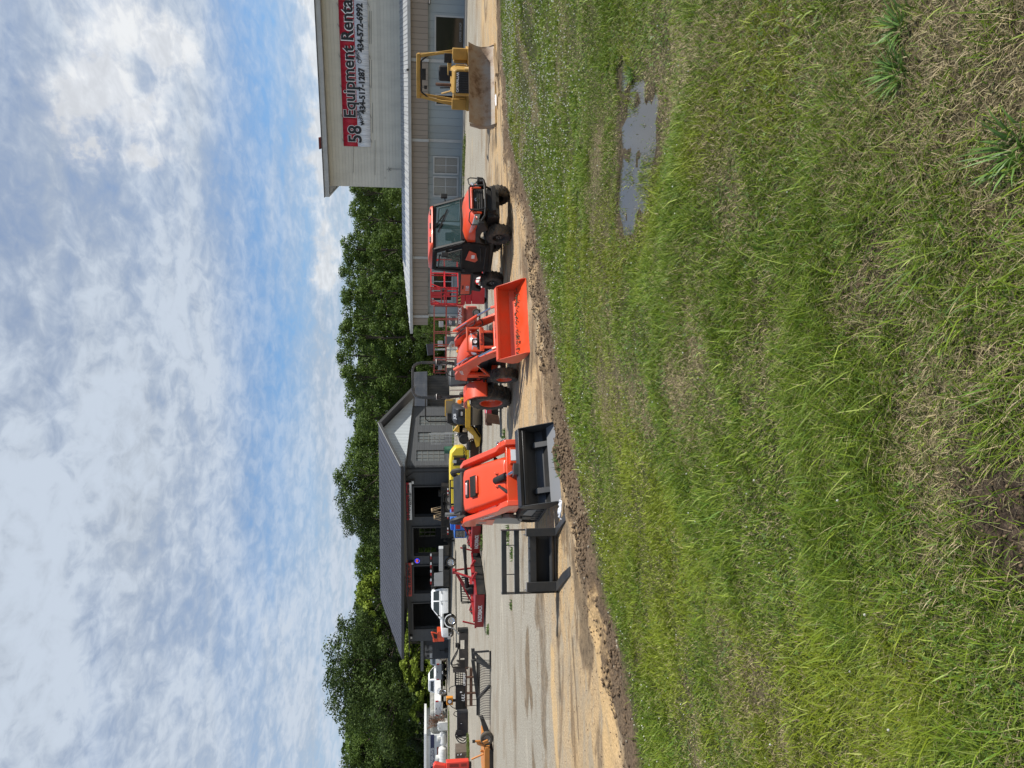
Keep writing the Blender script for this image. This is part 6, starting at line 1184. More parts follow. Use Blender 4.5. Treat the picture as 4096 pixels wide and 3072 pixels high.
# ---------------------------------------------------------------- pickups
def pickup(name, label, body_m, loc, a, sc=1.0, bed='box', wb=3.6, cab=(.1, 2.1), nose=1.0, tail=1.25, crew=True, dirtbed=None, chr_=True, tailm=None):
    """local x forward, origin midway between the axles"""
    t = thing(name, label, 'pickup truck', loc, a, sc=sc); xf, xr = wb / 2, -wb / 2; xn = xf + nose; W2 = .96
    dk = blackpl; c0, c1 = cab      # cab rear / front (base of the windscreen)
    def sec(x, w, z1, zb=.55): return [(x, -w * .96, zb), (x, -w, (zb + z1) / 2), (x, -w * .97, z1 - .07), (x, -w * .86, z1), (x, w * .86, z1), (x, w * .97, z1 - .07), (x, w, (zb + z1) / 2), (x, w * .96, zb)]
    R_ = .40
    MB().loft([sec(c0, W2, 1.22, .62), sec(xf - .62, W2, 1.22, .62), sec(xf - .55, W2, 1.22, .98), sec(xf + .5, W2, 1.18, .98), sec(xf + .55, W2, 1.17, .66), sec(xn - .1, W2 * .95, 1.12, .62), sec(xn, W2 * .88, 1.04, .66)], body_m).build('body', t, bevel=.03, smooth=45)
    q = lambda x, w, z: [(x, -w, z), (x, w, z)]
    rings = [[(c0, -W2 * .94, 1.18), (c1, -W2 * .94, 1.18), (c1, W2 * .94, 1.18), (c0, W2 * .94, 1.18)], [(c0 + .02, -W2 * .92, 1.26), (c1 - .1, -W2 * .92, 1.26), (c1 - .1, W2 * .92, 1.26), (c0 + .02, W2 * .92, 1.26)], [(c0 + .12, -W2 * .78, 1.80), (c1 - .82, -W2 * .78, 1.80), (c1 - .82, W2 * .78, 1.80), (c0 + .12, W2 * .78, 1.80)], [(c0 + .3, -W2 * .68, 1.87), (c1 - .98, -W2 * .68, 1.87), (c1 - .98, W2 * .68, 1.87), (c0 + .3, W2 * .68, 1.87)]]
    cb = MB().loft(rings, body_m).build('cab', t, bevel=.025, smooth=45)
    for s in (1, -1):
        mid = (c0 + c1 - .5) / 2; yy = lambda z: s * (W2 * .92 - (z - 1.26) / .54 * W2 * .14 + .008); sides = [[(c0 + .16, 1.30), (mid - .04, 1.30), (mid - .04, 1.72), (c0 + .24, 1.72)], [(mid + .06, 1.30), (c1 - .28, 1.30), (c1 - .78, 1.72), (mid + .06, 1.72)]] if crew else [[(c0 + .2, 1.30), (c1 - .28, 1.30), (c1 - .78, 1.72), (c0 + .26, 1.72)]]
        for P in sides: MB().add([(x, yy(z), z) for x, z in P], [(0, 1, 2, 3)], glass).build('side_window', cb, smooth=0)
        d = MB(); 
        for x in ([c0 + .12, mid + .0] if crew else [c0 + .15]): d.b(x, x + .012, s * (W2 + .002), s * (W2 - .03), .68, 1.24, dk).b(x + .1, x + .26, s * (W2 + .02), s * (W2 - .02), 1.10, 1.14, dk)
        d.b(c1 - .25, c1 - .238, s * (W2 + .002), s * (W2 - .03), .68, 1.2, dk); d.build('door_handle', t, smooth=0)
        MB().box((c1 - .35, s * (W2 + .13), 1.34), (.08, .18, .2), dk).bar((c1 - .35, s * (W2 - .05), 1.3), (c1 - .35, s * (W2 + .08), 1.32), .04, .04, dk).build('mirror', t, bevel=.02)
        P = [(xf + (R_ + k_) * math.cos(u * PI / 10), .42 + (R_ + k_) * math.sin(u * PI / 10)) for k_, rng_ in ((.12, range(0, 11)), (.05, range(10, -1, -1))) for u in rng_]
        MB().pr(P, 'y', s * (W2 - .12), s * (W2 + .03), body_m).pr([(xf - .5, .5), (xf + .5, .5), (xf + .46, .92), (xf, 1.02), (xf - .46, .92)], 'y', s * (W2 - .35), s * (W2 - .30), black).build('wheel_arch', t, smooth=40)
        wheel(t, (xf, s * (W2 - .16), R_), R_, .26, .25, chrome if chr_ else steel, s, 0, 0, .06, holes_=8); wheel(t, (xr, s * (W2 - .18), R_), R_, .28, .25, chrome if chr_ else steel, s, 0, 0, .2 if bed == 'flat' else .06, holes_=8)
        MB().loft([[(xn - .02, s * .60, .86), (xn - .02, s * .60, 1.02), (xn - .22, s * .90, 1.05), (xn - .2, s * .90, .88)], [(xn + .03, s * .58, .87), (xn + .02, s * .58, 1.01), (xn - .20, s * .93, 1.03), (xn - .17, s * .93, .89)]], lamp_clear).build('headlight', t, bevel=.01)
    MB().add([(c1 - .12, -W2 * .84, 1.28), (c1 - .12, W2 * .84, 1.28), (c1 - .77, W2 * .70, 1.76), (c1 - .77, -W2 * .70, 1.76)], [(0, 1, 2, 3)], glass).build('windscreen', cb, smooth=0)
    MB().add([(c0 - .0 + .03, -W2 * .72, 1.32), (c0 + .03, W2 * .72, 1.32), (c0 + .125, W2 * .64, 1.74), (c0 + .125, -W2 * .64, 1.74)], [(0, 1, 2, 3)], glass).build('rear_window', cb, smooth=0).location = (-.012, 0, 0)
    g = MB().b(xn - .05, xn + .035, -.52, .52, .74, 1.04, black)
    for z in (.80, .88, .96): g.b(xn + .03, xn + .05, -.5, .5, z - .012, z + .012, dgrey)
    g.build('grille', t, bevel=.015); MB().b(xn - .08, xn + .14, -.88, .88, .46, .68, chrome).b(xn + .12, xn + .15, -.3, .3, .48, .58, black).build('front_bumper', t, bevel=.03)
    m = MB().b(xr - tail, xn - .3, -.45, .45, .42, .56, black).bar((xr, -.7, .4), (xr, .7, .4), .14, .14, black).bar((xf, -.7, .4), (xf, .7, .4), .12, .12, black).b(xr, xf - .7, -.9, -.84, .42, .54, black).b(xr + .5, xf - .7, .84, .9, .42, .54, black); m.build('chassis', t, smooth=0)
    xe = xr - tail
    if bed == 'box':
        b = MB(); 
        for s in (1, -1):
            b.pr([(c0 - .03, .62), (c0 - .03, 1.24), (xe, 1.24), (xe, .66), (xr - .5, .64), (xr - .42, .9), (xr, 1.0), (xr + .42, .9), (xr + .5, .62)], 'y', s * (W2 - .06), s * W2, body_m)
            MB().b(xe - .02, xe + .08, min(s * (W2 - .13), s * (W2 + .004)), max(s * (W2 - .13), s * (W2 + .004)), .88, 1.18, redlens).build('tail_lamp', t, bevel=.01)
        b.b(xe, xe + .06, -W2 + .06, W2 - .06, .62, 1.22, tailm or body_m).b(xe, c0, -W2 + .06, W2 - .06, .62, .66, body_m).b(c0 - .06, c0 - .03, -W2 + .06, W2 - .06, .62, 1.2, body_m); b.build('cargo_bed', t, bevel=.015)
        MB().b(xe - .02, xe, -.10, .10, 1.06, 1.12, dk).b(xe - .006, xe, -.2, .2, .78, .80, dk).build('tailgate_handle', t, smooth=0); MB().b(xe - .16, xe, -.9, .9, .46, .62, chrome if chr_ else dgrey).b(xe - .18, xe - .16, -.16, .16, .48, .58, decalw).build('rear_bumper', t, bevel=.02)
    return t
def vehicles():
    f, r = G(1827, 2482), G(1825, 2249); a = place(r, f); n = Vector((-math.sin(a), math.cos(a), 0)); S = (f - r).length / 4.45; o = (f + r) / 2 - n * .80 * S * -1 * (-1)
    o = (f + r) / 2 + (n if n.y > 0 else -n) * .80 * S
    t = pickup('flatbed_truck', 'white crew cab truck with black flatbed and silver tool boxes before the dark garage', white, o, a, S, 'flat', 4.45, (-.25, 2.15), 1.22, 1.35); t.scale = (S, S, S * 1.06)
    xr = -4.45 / 2; dp = siding('tread_plate_box', (.30, .31, .32), (.2, .2, .2), .05, .2, 0, .35)
    MB().b(xr - 1.35, -.34, -1.08, 1.08, .90, .98, black).b(xr - 1.35, xr - .55, -1.08, 1.08, .55, .90, black).b(xr + .55, -.36, -1.08, 1.08, .55, .90, black).b(-.42, -.36, -1.0, 1.0, .98, 1.90, black).build('flatbed', t, bevel=.01)
    MB().b(-1.40, -.44, .70, 1.10, .99, 1.66, dp).pr([(-1.40, .99), (-1.55, .99), (-1.40, 1.6)], 'y', .70, 1.10, dp).build('tool_box', t, bevel=.01); MB().b(-3.5, -1.57, .74, 1.10, .99, 1.30, dp).b(-3.52, -3.3, .74, 1.11, .98, 1.31, white).build('tool_box', t, bevel=.01)
    MB().b(-1.4, -.44, -1.10, -.70, .99, 1.62, dp).build('tool_box', t, bevel=.01)
    text('lettering', 'RAM', .16, decalw, t, (4.45 / 2 + 1.11, 0, .9), (PI / 2, 0, PI / 2), bold=.004)
    # far pickups
    p = G(1790, 2748); q = G(1788, 2830); sv = mat('silver_paint', (.33, .35, .37), .35, .3)
    pickup('white_pickup', 'white pickup seen from the back quarter, beside the white store', white, p + Vector((-1.1, 3.2, 0)), R(68), 1.10, 'box', 3.6, (-.15, 1.9), .95, 1.2, False, chr_=True)
    p = G(1789, 2680); pickup('grey_pickup', 'dark silver pickup standing behind the hut canopy', sv, p + Vector((.2, 3.0, 0)), R(82), .98, 'box', 3.6, (-.15, 1.9), .95, 1.2, True, chr_=False, tailm=sv)
vehicles()
# ---------------------------------------------------------------- trailer, trestles and blue machine before the garage
def mid_things():
    Y = 57.5; a0 = D(1800, 2152, Y); a1 = D(1800, 1944, Y); t = thing('gooseneck_trailer', 'long black dump trailer with gooseneck, parked between truck and garage', 'trailer', (a0.x, Y, 0)); L_ = a1.x - a0.x
    z0 = D(1806, 2000, Y).z; z1 = D(1767, 2000, Y).z; b = MB().b(0, L_, 0, .08, z0, z1, black).b(0, L_, 2.0, 2.08, z0, z1, black).b(0, L_, 0, 2.08, z0 - .1, z0, black).b(0, .08, .08, 2.0, z0, z1, black).b(L_ - .08, L_, .08, 2, z0, z1, black).b(-.02, L_ + .02, -.04, .1, z1 - .02, z1 + .06, black)
    for i in range(7): x = .3 + i * (L_ - .6) / 6; b.b(x, x + .07, -.05, 0, z0, z1, black)
    b.build('dump_box', t, smooth=0); rt_ = mat('reflector_red', (.4, .02, .02), .4)
    q = MB()
    for py in (1960, 1975, 2068, 2118, 2130): x = D(1790, py, Y).x - a0.x; q.b(x - .15, x, -.062, -.05, z0 + .25, z0 + .33, rt_).b(x, x + .15, -.062, -.05, z0 + .25, z0 + .33, decalw)
    q.build('reflector_tape', t, smooth=0)
    for py in (1997, 2027): x = D(1800, py, Y).x - a0.x; wheel(t, (x, -.1, .40), .39, .24, .22, steel, -1, 0, 0, .06); MB().pr([(x - .5, .75), (x - .42, .88), (x + .42, .88), (x + .5, .75), (x + .5, .8), (x + .42, .93), (x - .42, .93), (x - .5, .8)], 'y', -.25, .1, black).build('mudguard', t, smooth=0)
    g = MB(); g.bar((0, 1.0, z0 + .1), (-1.6, 1.0, z0 + .1), .3, .3, black).bar((-1.5, 1.0, z0 + .1), (-1.5, 1.0, 1.95), .25, .25, black).bar((-1.5, 1.0, 1.9), (-4.0, 1.0, 1.75), .22, .25, black).bar((-4.0, 1, 1.75), (-4.7, 1.0, 1.25), .2, .2, black).bar((-4.7, .8, 1.9), (-3.6, .8, 1.7), .08, .08, dgrey).bar((-.3, .4, .05), (-.3, .4, z0 + .6), .12, .12, black).bar((-.3, 1.6, .05), (-.3, 1.6, z0 + .6), .12, .12, black)
    for x in (-1.6, -2.3, -2.9, -3.6): g.b(x - .25, x, .84, .87, 1.84, 1.94, rt_).b(x, x + .2, .84, .87, 1.84, 1.94, decalw)
    g.build('gooseneck', t, smooth=0)
    # wooden trestles on the trailer
    for k, (py, lb) in enumerate(((2040, 'pale wooden trestle standing on the trailer, nearer the open bay'), (2068, 'pale wooden trestle on the trailer, nearer the gooseneck'))):
        x = D(1760, py, Y + .8).x; o = thing('trestle', lb, 'trestle', (x, Y + .8, z0), 0, 'wooden trestles on the trailer'); zt = D(1729, py, Y + .8).z - z0 - k * .2
        m = MB()
        for s in (-1, 1): m.bar((s * .05, -.4, zt), (s * .45, -.4, .01), .06, .05, wood).bar((s * .05, .4, zt), (s * .45, .4, .01), .06, .05, wood)
        m.bar((-.25, -.4, zt * .5), (.25, -.4, zt * .5), .05, .04, wood).bar((-.25, .4, zt * .5), (.25, .4, zt * .5), .05, .04, wood).bar((0, -.4, zt), (0, .4, zt), .04, .04, wood); m.build('leg_frame', o, smooth=0); MB().bar((0, -.6, zt + .04), (0, .6, zt + .04), .12, .08, wood).build('crossbar', o, smooth=0)
    # blue machine
    blue = mat('blue_paint', (.02, .14, .52), .4, dirt=DUST, damt=.15); p = G(1874, 2128); Y = p.y; t = thing('blue_machine', 'blue machine with square silver grille, half hidden by the track loader', 'machine', (D(1850, 2153, Y).x, Y, 0), R(-8)); w = D(1850, 2075, Y).x - D(1850, 2153, Y).x; z1 = D(1817, 2110, Y).z; z0 = D(1866, 2110, Y).z
    MB().b(0, w, 0, 1.8, z0, z1, blue).b(w * .3, w, .4, 1.8, z1, z1 + .18, blue).build('hood', t, bevel=.03)
    g = MB().b(.06, w * .42, -.03, 0, z0 + .08, z1 - .06, black)
    for i in range(7): x = .10 + i * (w * .42 - .16) / 6; g.b(.08, w * .40, -.045, -.03, z0 + .10 + i * (z1 - z0 - .22) / 6, z0 + .125 + i * (z1 - z0 - .22) / 6, chrome)
    g.build('grille', t, smooth=0); MB().b(w * .5, w * .72, -.02, 0, z1 - .32, z1 - .08, redlens).b(w * .75, w * .95, -.02, 0, z1 - .32, z1 - .08, decalw).build('tail_lamp', t, bevel=.008)
    MB().b(.1, w - .1, .1, 1.6, .25, z0, black).build('chassis', t, smooth=0)
    for x in (.2, w - .2):
        for y in (.35, 1.45): wheel(t, (x, y, .3), .3, .2, .16, steel, -1 if x < 1 else 1)
    # orange machine glimpsed behind the white truck
    Y = 60.0; a = D(1745, 2572, Y); b = D(1745, 2526, Y); t = thing('orange_loader', 'small orange loader showing above the hood of the white truck', 'loader', (a.x, Y, 0)); w = b.x - a.x; z1 = D(1722, 2550, Y).z
    MB().b(w * .1, w, 0, 1.2, .8, z1 - .55, orange).b(.08, w * .35, 0, .12, z1 - .55, z1 - .2, orange).bar((.1, 0, z1 - .35), (w, 0, z1 - .08), .08, .12, orange).bar((w * .95, 0, z1 - .1), (w * .8, 0, z1 - .6), .1, .1, orange).build('body', t, bevel=.03); MB().b(w * .4, w * .9, .1, 1.0, z1 - .55, z1 - .15, black).build('cab', t, bevel=.02)
    for x in (.75, w + .2): wheel(t, (x, .1, .35), .35, .25, .18, steel, -1)
mid_things()
# ---------------------------------------------------------------- red rotary cutters
def cutter(corner, left, right, label, deep=1.0):
    """corner: nearest lower corner pixel; left / right: far ends of the two visible sides"""
    c, l, r = G(*corner), G(*left), G(*right); ax = (l - c); a = math.atan2(ax.y, ax.x) - PI; ax = -ax.normalized(); L1 = (l - c).length; L2 = (r - c).length * deep
    t = thing('rotary_cutter', label, 'rotary cutter', l, a, 'red rotary cutters on the gravel')      # local x runs along the lettered side, y goes back
    H = .36; m = MB().b(0, L1, 0, .012, .06, H, dkred).pr([(L1, .0), (L1 + .0, L2), (.0, L2), (0, 0)], 'z', H, H + .02, dkred).b(0, L1, L2 - .012, L2, .06, H, dkred).b(-.0, .012, 0, L2, .10, H, dkred).b(L1 - .012, L1, 0, L2, .12, H, dkred).b(-.02, L1 + .02, -.03, .05, H - .02, H + .05, dkred).b(L1 - .05, L1 + .03, -.02, L2, H - .02, H + .05, dkred)
    m.build('deck', t, bevel=.006, smooth=0)
    MB().add([(L1 + .02, 0, .03), (L1 + .02, L2, .03), (L1 + .012, L2, H - .02), (L1 + .012, 0, H - .02)], [(0, 1, 2, 3)], black).build('rubber_skirt', t, smooth=0)
    tx = text('lettering', 'RAZORBACK', .20, decalw, t, (L1 * .42, -.006, H * .58), (PI / 2, 0, 0), bold=.006); xs_ = [v.co.x for v in tx.data.vertices]; k = L1 * .50 / (max(xs_) - min(xs_)); tx.scale = (k, 1, 1)
    red = mat('cutter_red', (.34, .010, .018), .42, dirt=DUST, damt=.2); f = MB(); px_, py_ = L1 * 1.0, L2 * .5; top = (L1 + .15, py_, 1.18)
    for s in (-1, 1): f.bar((L1 - .02, py_ + s * .38, H + .02), (top[0] - .05, py_ + s * .06, 1.16), .06, .07, red).bar((.10, py_ + s * .25, H + .02), (top[0] - .05, py_ + s * .05, 1.10), .05, .06, red).bar((L1 + .0, py_ + s * .45, H + .1), (L1 + .30, py_ + s * .42, H - .05), .06, .08, red)
    f.bar((L1 - .02, py_ - .5, H + .08), (L1 - .02, py_ + .5, H + .08), .07, .08, red).bar((.25, .02, H + .06), (.25, L2 - .02, H + .06), .06, .08, red).bar((.06, .1, H + .02), (.2, .12, H + .5), .05, .05, red).box((top[0] - .05, py_, 1.16), (.14, .2, .10), red)
    f.build('hitch_frame', t, bevel=.006); MB().rev([(.2, 0), (.2, .14), (.14, .26), (.10, .38), (0, .38)], black, (L1 * .48, py_, H + .02), 'z', 16).tube([(L1 * .48, py_, H + .26), (L1 * .48 + .3, py_, H + .28)], .09, black, 10).build('gearbox', t)
    MB().tube([(L1 * .48 + .25, py_, H + .28), (L1 + .5, py_ - .05, H + .36), (L1 + 1.35, py_ - .2, H + .42)], .055, black, 10, radii=[.085, .055, .085]).build('drive_shaft', t)
    w = wheel(t, (-.28, L2 * .5, .24), .24, .16, .1, steel, -1, name='tail_wheel'); MB().bar((.1, L2 * .5, H + .04), (-.28, L2 * .5, .50), .07, .07, red).bar((-.28, L2 * .5 - .1, .5), (-.28, L2 * .5 - .1, .2), .04, .04, red).build('wheel_arm', t, smooth=0)
    return t
cutter((1945, 2378), (1941, 2508), (1923, 2225), 'larger red rotary cutter with tall hitch frame, before the white truck')
cutter((1930, 2104), (1926, 2212), (1912, 1985), 'red rotary cutter partly hidden behind the orange track loader', .8)
def guard_frame():
    p = G(1895, 2330); Y = p.y + 1.0; t = thing('wheel_guard', 'dark louvred wheel frame standing behind the larger red cutter', 'frame', (D(1870, 2415, Y).x, Y, 0)); w = D(1870, 2310, Y).x - D(1870, 2415, Y).x; m = MB(); z0, z1 = D(1890, 2360, Y).z, D(1846, 2360, Y).z
    m.bar((0, 0, z0), (w, 0, z0 + .1), .05, .08, black).bar((.1, 0, z1), (w, 0, z1 + .05), .05, .08, black)
    for k in range(11): x = .08 + k * (w - .1) / 10; m.bar((x, 0, z0), (x + .06, 0, z1), .03, .035, black)
    m.bar((0, 0, z0 + .2), (w, 0, z0 + .25), .02, .03, black).bar((w, 0, 0), (w, 0, z1), .06, .06, black).bar((.05, 0, 0), (.05, 0, z1), .05, .05, black); m.build('grid', t, smooth=0)
guard_frame()
# ---------------------------------------------------------------- yellow machines
def yellow_machines():
    # compact roller
    p = G(1931, 1662); Y = p.y; x0, x1 = D(1900, 1697, Y).x, D(1900, 1622, Y).x; w = x1 - x0; t = thing('compact_roller', 'compact roller with black hood and yellow frame, behind the tractor wheel', 'road roller', ((x0 + x1) / 2, Y + .4, 0), R(-8) - PI / 2)
    # local x forward (towards camera), y left
    dr = .44; MB().rev([(0, -w / 2), (dr - .01, -w / 2), (dr, -w / 2 + .02), (dr, w / 2 - .02), (dr - .01, w / 2), (0, w / 2)], mat('drum_steel', (.20, .18, .15), .5, .6, dirt=(.2, .15, .1), damt=.4), (0, 0, dr), 'y', 40).build('drum', t, smooth=30)
    z = lambda px, dy=0: D(px, 1660, Y + dy).z
    f = MB().bar((.50, -w / 2 - .06, z(1871)), (.50, w / 2 + .06, z(1871)), .08, .20, yellow).b(-1.0, .5, -w / 2 - .09, -w / 2 - .03, z(1880), z(1863), yellow).b(-1.0, .5, w / 2 + .03, w / 2 + .09, z(1880), z(1863), yellow).b(.3, .46, -w / 2, w / 2, z(1890), z(1880), black).b(-2.2, -1.0, -.5, .5, .45, .8, yellow); f.build('frame', t, bevel=.015)
    hz = z(1814, .3); z0 = z(1863); rings = []
    for x, k, zz in ((.46, .40, z0 + (hz - z0) * .55), (.38, .46, z0 + (hz - z0) * .8), (.1, .50, hz), (-.7, .50, hz + .05)): rings.append([(x, -k * w, z0), (x, -k * w, zz - .12), (x, -k * w * .8, zz), (x, k * w * .8, zz), (x, k * w, zz - .12), (x, k * w, z0)])
    h = MB().loft(rings, dgrey).build('hood', t, bevel=.03, smooth=50); MB().b(.44, .475, -.02, .30, z0 + .1, z0 + .30, black).b(.45, .48, .04, .2, z0 + .12, z0 + .2, lamp_clear).build('hood_vent', h, bevel=.01); text('lettering', 'JCB', .14, decalw, h, (.42, .0, z0 + .43), (PI / 2 - .3, 0, PI / 2), bold=.006)
    tan = mat('tan_seat_shell', (.42, .33, .2), .6); MB().b(-1.1, -.85, -.1, .5, hz - .1, hz + .28, tan).b(-1.0, -.72, -.5, -.1, hz - .1, hz + .22, black).tube([(-.8, -.2, hz), (-.8, -.2, hz + .3), (-.8, .45, hz + .3), (-.8, .45, hz)], .02, yellow, 7).build('seat', t, bevel=.04)
    rb = MB(); tz = z(1702, 1.6); rb.tube([(-1.4, -.55, .9), (-1.4, -.55, tz - .12), (-1.4, -.43, tz), (-1.4, .43, tz), (-1.4, .55, tz - .12), (-1.4, .55, .9)], .028, black, 8); rb.build('roll_bar', t)
    for s in (1, -1): wheel(t, (-1.7, s * .5, .42), .42, .3, .2, yellow, s)
    # worn tyre on its hood's left
    p = D(1818, 1656, 29.2); 
    o = thing('loose_tyre', 'worn black tyre leaning against the roller hood', 'tyre', D(1824, 1665, Y + 1.7), 0.5); q = MB(); q.rev([(.20, -.11), (.22, -.15), (.36, -.15), (.42, -.09), (.43, 0), (.42, .09), (.36, .15), (.22, .15), (.20, .11), (.20, -.11)], rubber, ax='y', n=28); q.build('tyre_body', o); MB().rev([(.432, -.03), (.438, 0), (.432, .03)], rubber, ax='y', n=28).build('tread', o)
    # trencher: yellow boom with black engine
    p = G(1930, 1745); Y = p.y + .2; X = lambda py: D(1880, py, Y).x; Z = lambda px: D(px, 1745, Y).z; t = thing('trencher', 'yellow and black trencher with bare engine, between roller and stump grinder', 'trencher', (X(1790), Y, 0)); x0 = X(1790)
    q = lambda py: X(py) - x0
    MB().pr([(q(1790), Z(1905)), (q(1745), Z(1895)), (q(1715), Z(1862)), (q(1700), Z(1870)), (q(1712), Z(1905)), (q(1745), Z(1925)), (q(1785), Z(1918))], 'y', 0, .5, yellow).pr([(q(1724), Z(1812)), (q(1690), Z(1840)), (q(1700), Z(1858)), (q(1735), Z(1850))], 'y', .1, .35, yellow).build('frame', t, bevel=.02)
    MB().b(q(1756), q(1700), .1, .9, Z(1872), Z(1836), black).b(q(1770), q(1738), .05, .8, Z(1872), Z(1846), black).rev([(.0, -.02), (.20, -.02), (.20, .06), (0, .06)], black, (q(1757), 0, Z(1855)), 'y', 20).b(q(1728), q(1712), .0, .1, Z(1868), Z(1852), wood).tube([(q(1735), .2, Z(1838)), (q(1742), .2, Z(1826))], .05, steel).build('engine', t, bevel=.015)
    tr = MB()
    for k in range(16): u = k / 15; tr.box((q(1700 + 45 * u), -.02, Z(1888 + 30 * u)), (.06, .10, .10), rust, rot=(0, .8, 0))
    tr.build('digging_chain', t, smooth=0); MB().b(q(1785), q(1700), .2, 1.0, .04, Z(1905), black).build('undercarriage', t, bevel=.02)
    MB().tube([(q(1766), .0, Z(1876)), (q(1800), 0, Z(1876))], .10, black, 12).build('roller_pipe', t)
    # stump grinder: long bright yellow body on rusty tracks
    p = G(1926, 1815); Y = p.y + .3; t = thing('stump_grinder', 'bright yellow stump grinder on rusty crawler tracks, in front of the garage', 'stump grinder', (D(1850, 1985, Y).x, Y, 0)); x0 = D(1850, 1985, Y).x; X = lambda py: D(1850, py, Y).x - x0; Z = lambda px: D(px, 1850, Y).z
    P = [(X(2025), Z(1805)), (X(1970), Z(1800)), (X(1885), Z(1799)), (X(1850), Z(1799)), (X(1812), Z(1803)), (X(1788), Z(1822)), (X(1785), Z(1852)), (X(1795), Z(1868)), (X(1880), Z(1870)), (X(1960), Z(1862)), (X(2025), Z(1846))]
    bd = MB().pr(P, 'y', 0, 1.1, byellow).build('body', t, bevel=.06)
    MB().b(X(1859), X(1828), -.012, .3, Z(1870), Z(1815), black).b(X(1862), X(1858), -.03, .2, Z(1873), Z(1812), black).b(X(1826), X(1822), -.03, .2, Z(1873), Z(1812), black).build('engine_bay', bd, bevel=.01); MB().b(X(1852), X(1840), -.03, -.012, Z(1826), Z(1811), trimgrey).b(X(1838), X(1834), -.02, -.012, Z(1860), Z(1840), redlens).build('filter', bd, bevel=.01)
    MB().b(X(1888), X(1800), -.03, .0, Z(1876), Z(1867), byellow).build('sill', bd, bevel=.008)
    for body, py, px, sz in (('RAYCO', 1809, 1862, .14), ('RG 100', 1880, 1862, .14)): text('lettering', body, sz, decalb, bd, (X(py), -.035, Z(px - 4)), (PI / 2, 0, 0), bold=.004)
    track(t, X(1852), X(1764), .0, Z(1874), .0, .4, .025, 30, m=rust); MB().b(X(1845), X(1770), .05, .35, Z(1912), Z(1882), rust).build('track_frame', t, bevel=.02); track(t, X(1852), X(1764), .0, Z(1874), 1.0, 1.35, .025, 30, m=rust)
    MB().tube([(X(1868), -.1, Z(1885)), (X(1868), .5, Z(1885))], .20, black, 20).b(X(2020), X(1890), .2, .9, .3, Z(1862), black).build('cutter_drum', t)
yellow_machines()
def tiller():
    p0, p1 = G(2008, 1702), G(2006, 1622); t = thing('tiller', 'pinkish red rotary tiller with black underside behind the tractor', 'tiller', p0, 0); w = p1.x - p0.x + .9; Y = p0.y; Z = lambda px: D(px, 1650, Y).z
    MB().b(.35, w, 0, .6, Z(1966), Z(1945), pinkred).pr([(0, Z(1968)), (.35, Z(1970)), (.35, Z(1945)), (.0, Z(1946))], 'y', -.02, .6, rust).b(.36, w, -.02, 0, Z(1947), Z(1944) , decalw).build('cover', t, bevel=.01)
    m = MB().b(.3, w, .1, .7, .1, Z(1966), black)
    for k in range(9): m.rev([(.20, 0), (.20, .02), (.14, .025), (0, .025)], black, (.4 + k * (w - .5) / 8, .3, .24), 'x', 10)
    m.build('tine_rotor', t, bevel=.01); MB().pr([(.02, .06), (.30, .10), (.36, .45), (.1, .50)], 'y', -.04, .0, rust).build('side_disc', t, bevel=.01)
tiller()
# ---------------------------------------------------------------- scissor lifts and a light tower
def lift(name, label, pA, pB, w, zdeck, zrail, m, deep, txt, posts, base=True, bright=True, zb0=.10):
    """platform whose long side runs from pA to pB (pixels on the deck level seen at depth Y), deep metres back"""
    A, B = pA, pB; a = math.atan2((B - A).y, (B - A).x); L_ = (B - A).length; t = thing(name, label, 'scissor lift', (A.x, A.y, 0), a)
    MB().b(0, L_, 0, deep, zdeck - .10, zdeck, m).b(0, L_, -.012, .012, zdeck - .05, zdeck + .14, m).b(-.012, .012, 0, deep, zdeck - .05, zdeck + .14, m).b(L_ - .012, L_ + .012, 0, deep, zdeck - .05, zdeck + .14, m).build('platform', t, smooth=0)
    r = MB()
    def fence(p, q, n, diag):
        p = Vector(p); q = Vector(q)
        for z in (zrail, (zrail + zdeck) / 2 + .05): r.bar(p + Vector((0, 0, z)), q + Vector((0, 0, z)), .035, .035, m)
        for i in range(n + 1): u = p.lerp(q, i / n); r.bar(u + Vector((0, 0, zdeck)), u + Vector((0, 0, zrail)), .035, .035, m)
        if diag:
            d = (q - p); zm = (zrail + zdeck) / 2 + .05; r.bar(p + d * .12 + Vector((0, 0, zrail)), p + Vector((0, 0, zm + .15)), .03, .03, m).bar(q - d * .12 + Vector((0, 0, zrail)), q + Vector((0, 0, zm + .15)), .03, .03, m)
    fence((0, 0, 0), (L_, 0, 0), posts, bright); fence((0, deep, 0), (L_, deep, 0), posts, False); fence((0, 0, 0), (0, deep, 0), 1, bright); fence((L_, 0, 0), (L_, deep, 0), 1, False)
    r.build('guard_rail', t, smooth=0)
    if base:
        s = MB(); n = 4; zs0, zs1 = .55, zdeck - .1
        for k in range(n):
            for y in (.08, deep - .08):
                z = zs0 + (zs1 - zs0) * (k + .5) / n; s.bar((.1, y, z - .03), (L_ - .1, y, z + .03), .04, .09, m).bar((.1, y + .03, z + .03), (L_ - .1, y + .03, z - .03), .04, .09, m)
        for k in range(n): s.tube([(.12, .05, zs0 + (zs1 - zs0) * (k + .5) / n), (.12, deep - .05, zs0 + (zs1 - zs0) * (k + .5) / n)], .03, m, 8)
        s.build('scissor_stack', t, smooth=0); MB().b(0, L_, 0, deep, .14, .55, m).b(-.03, 0, .1, deep - .1, .2, .5, black).build('chassis', t, bevel=.02)
        for x in (.25, L_ - .25):
            for y in (-.02, deep + .02): wheel(t, (x, y, .17), .17, .1, .11, mat('grey_tyre_rim', (.28, .28, .27), .6), -1 if y < .1 else 1)
    return t, L_, a
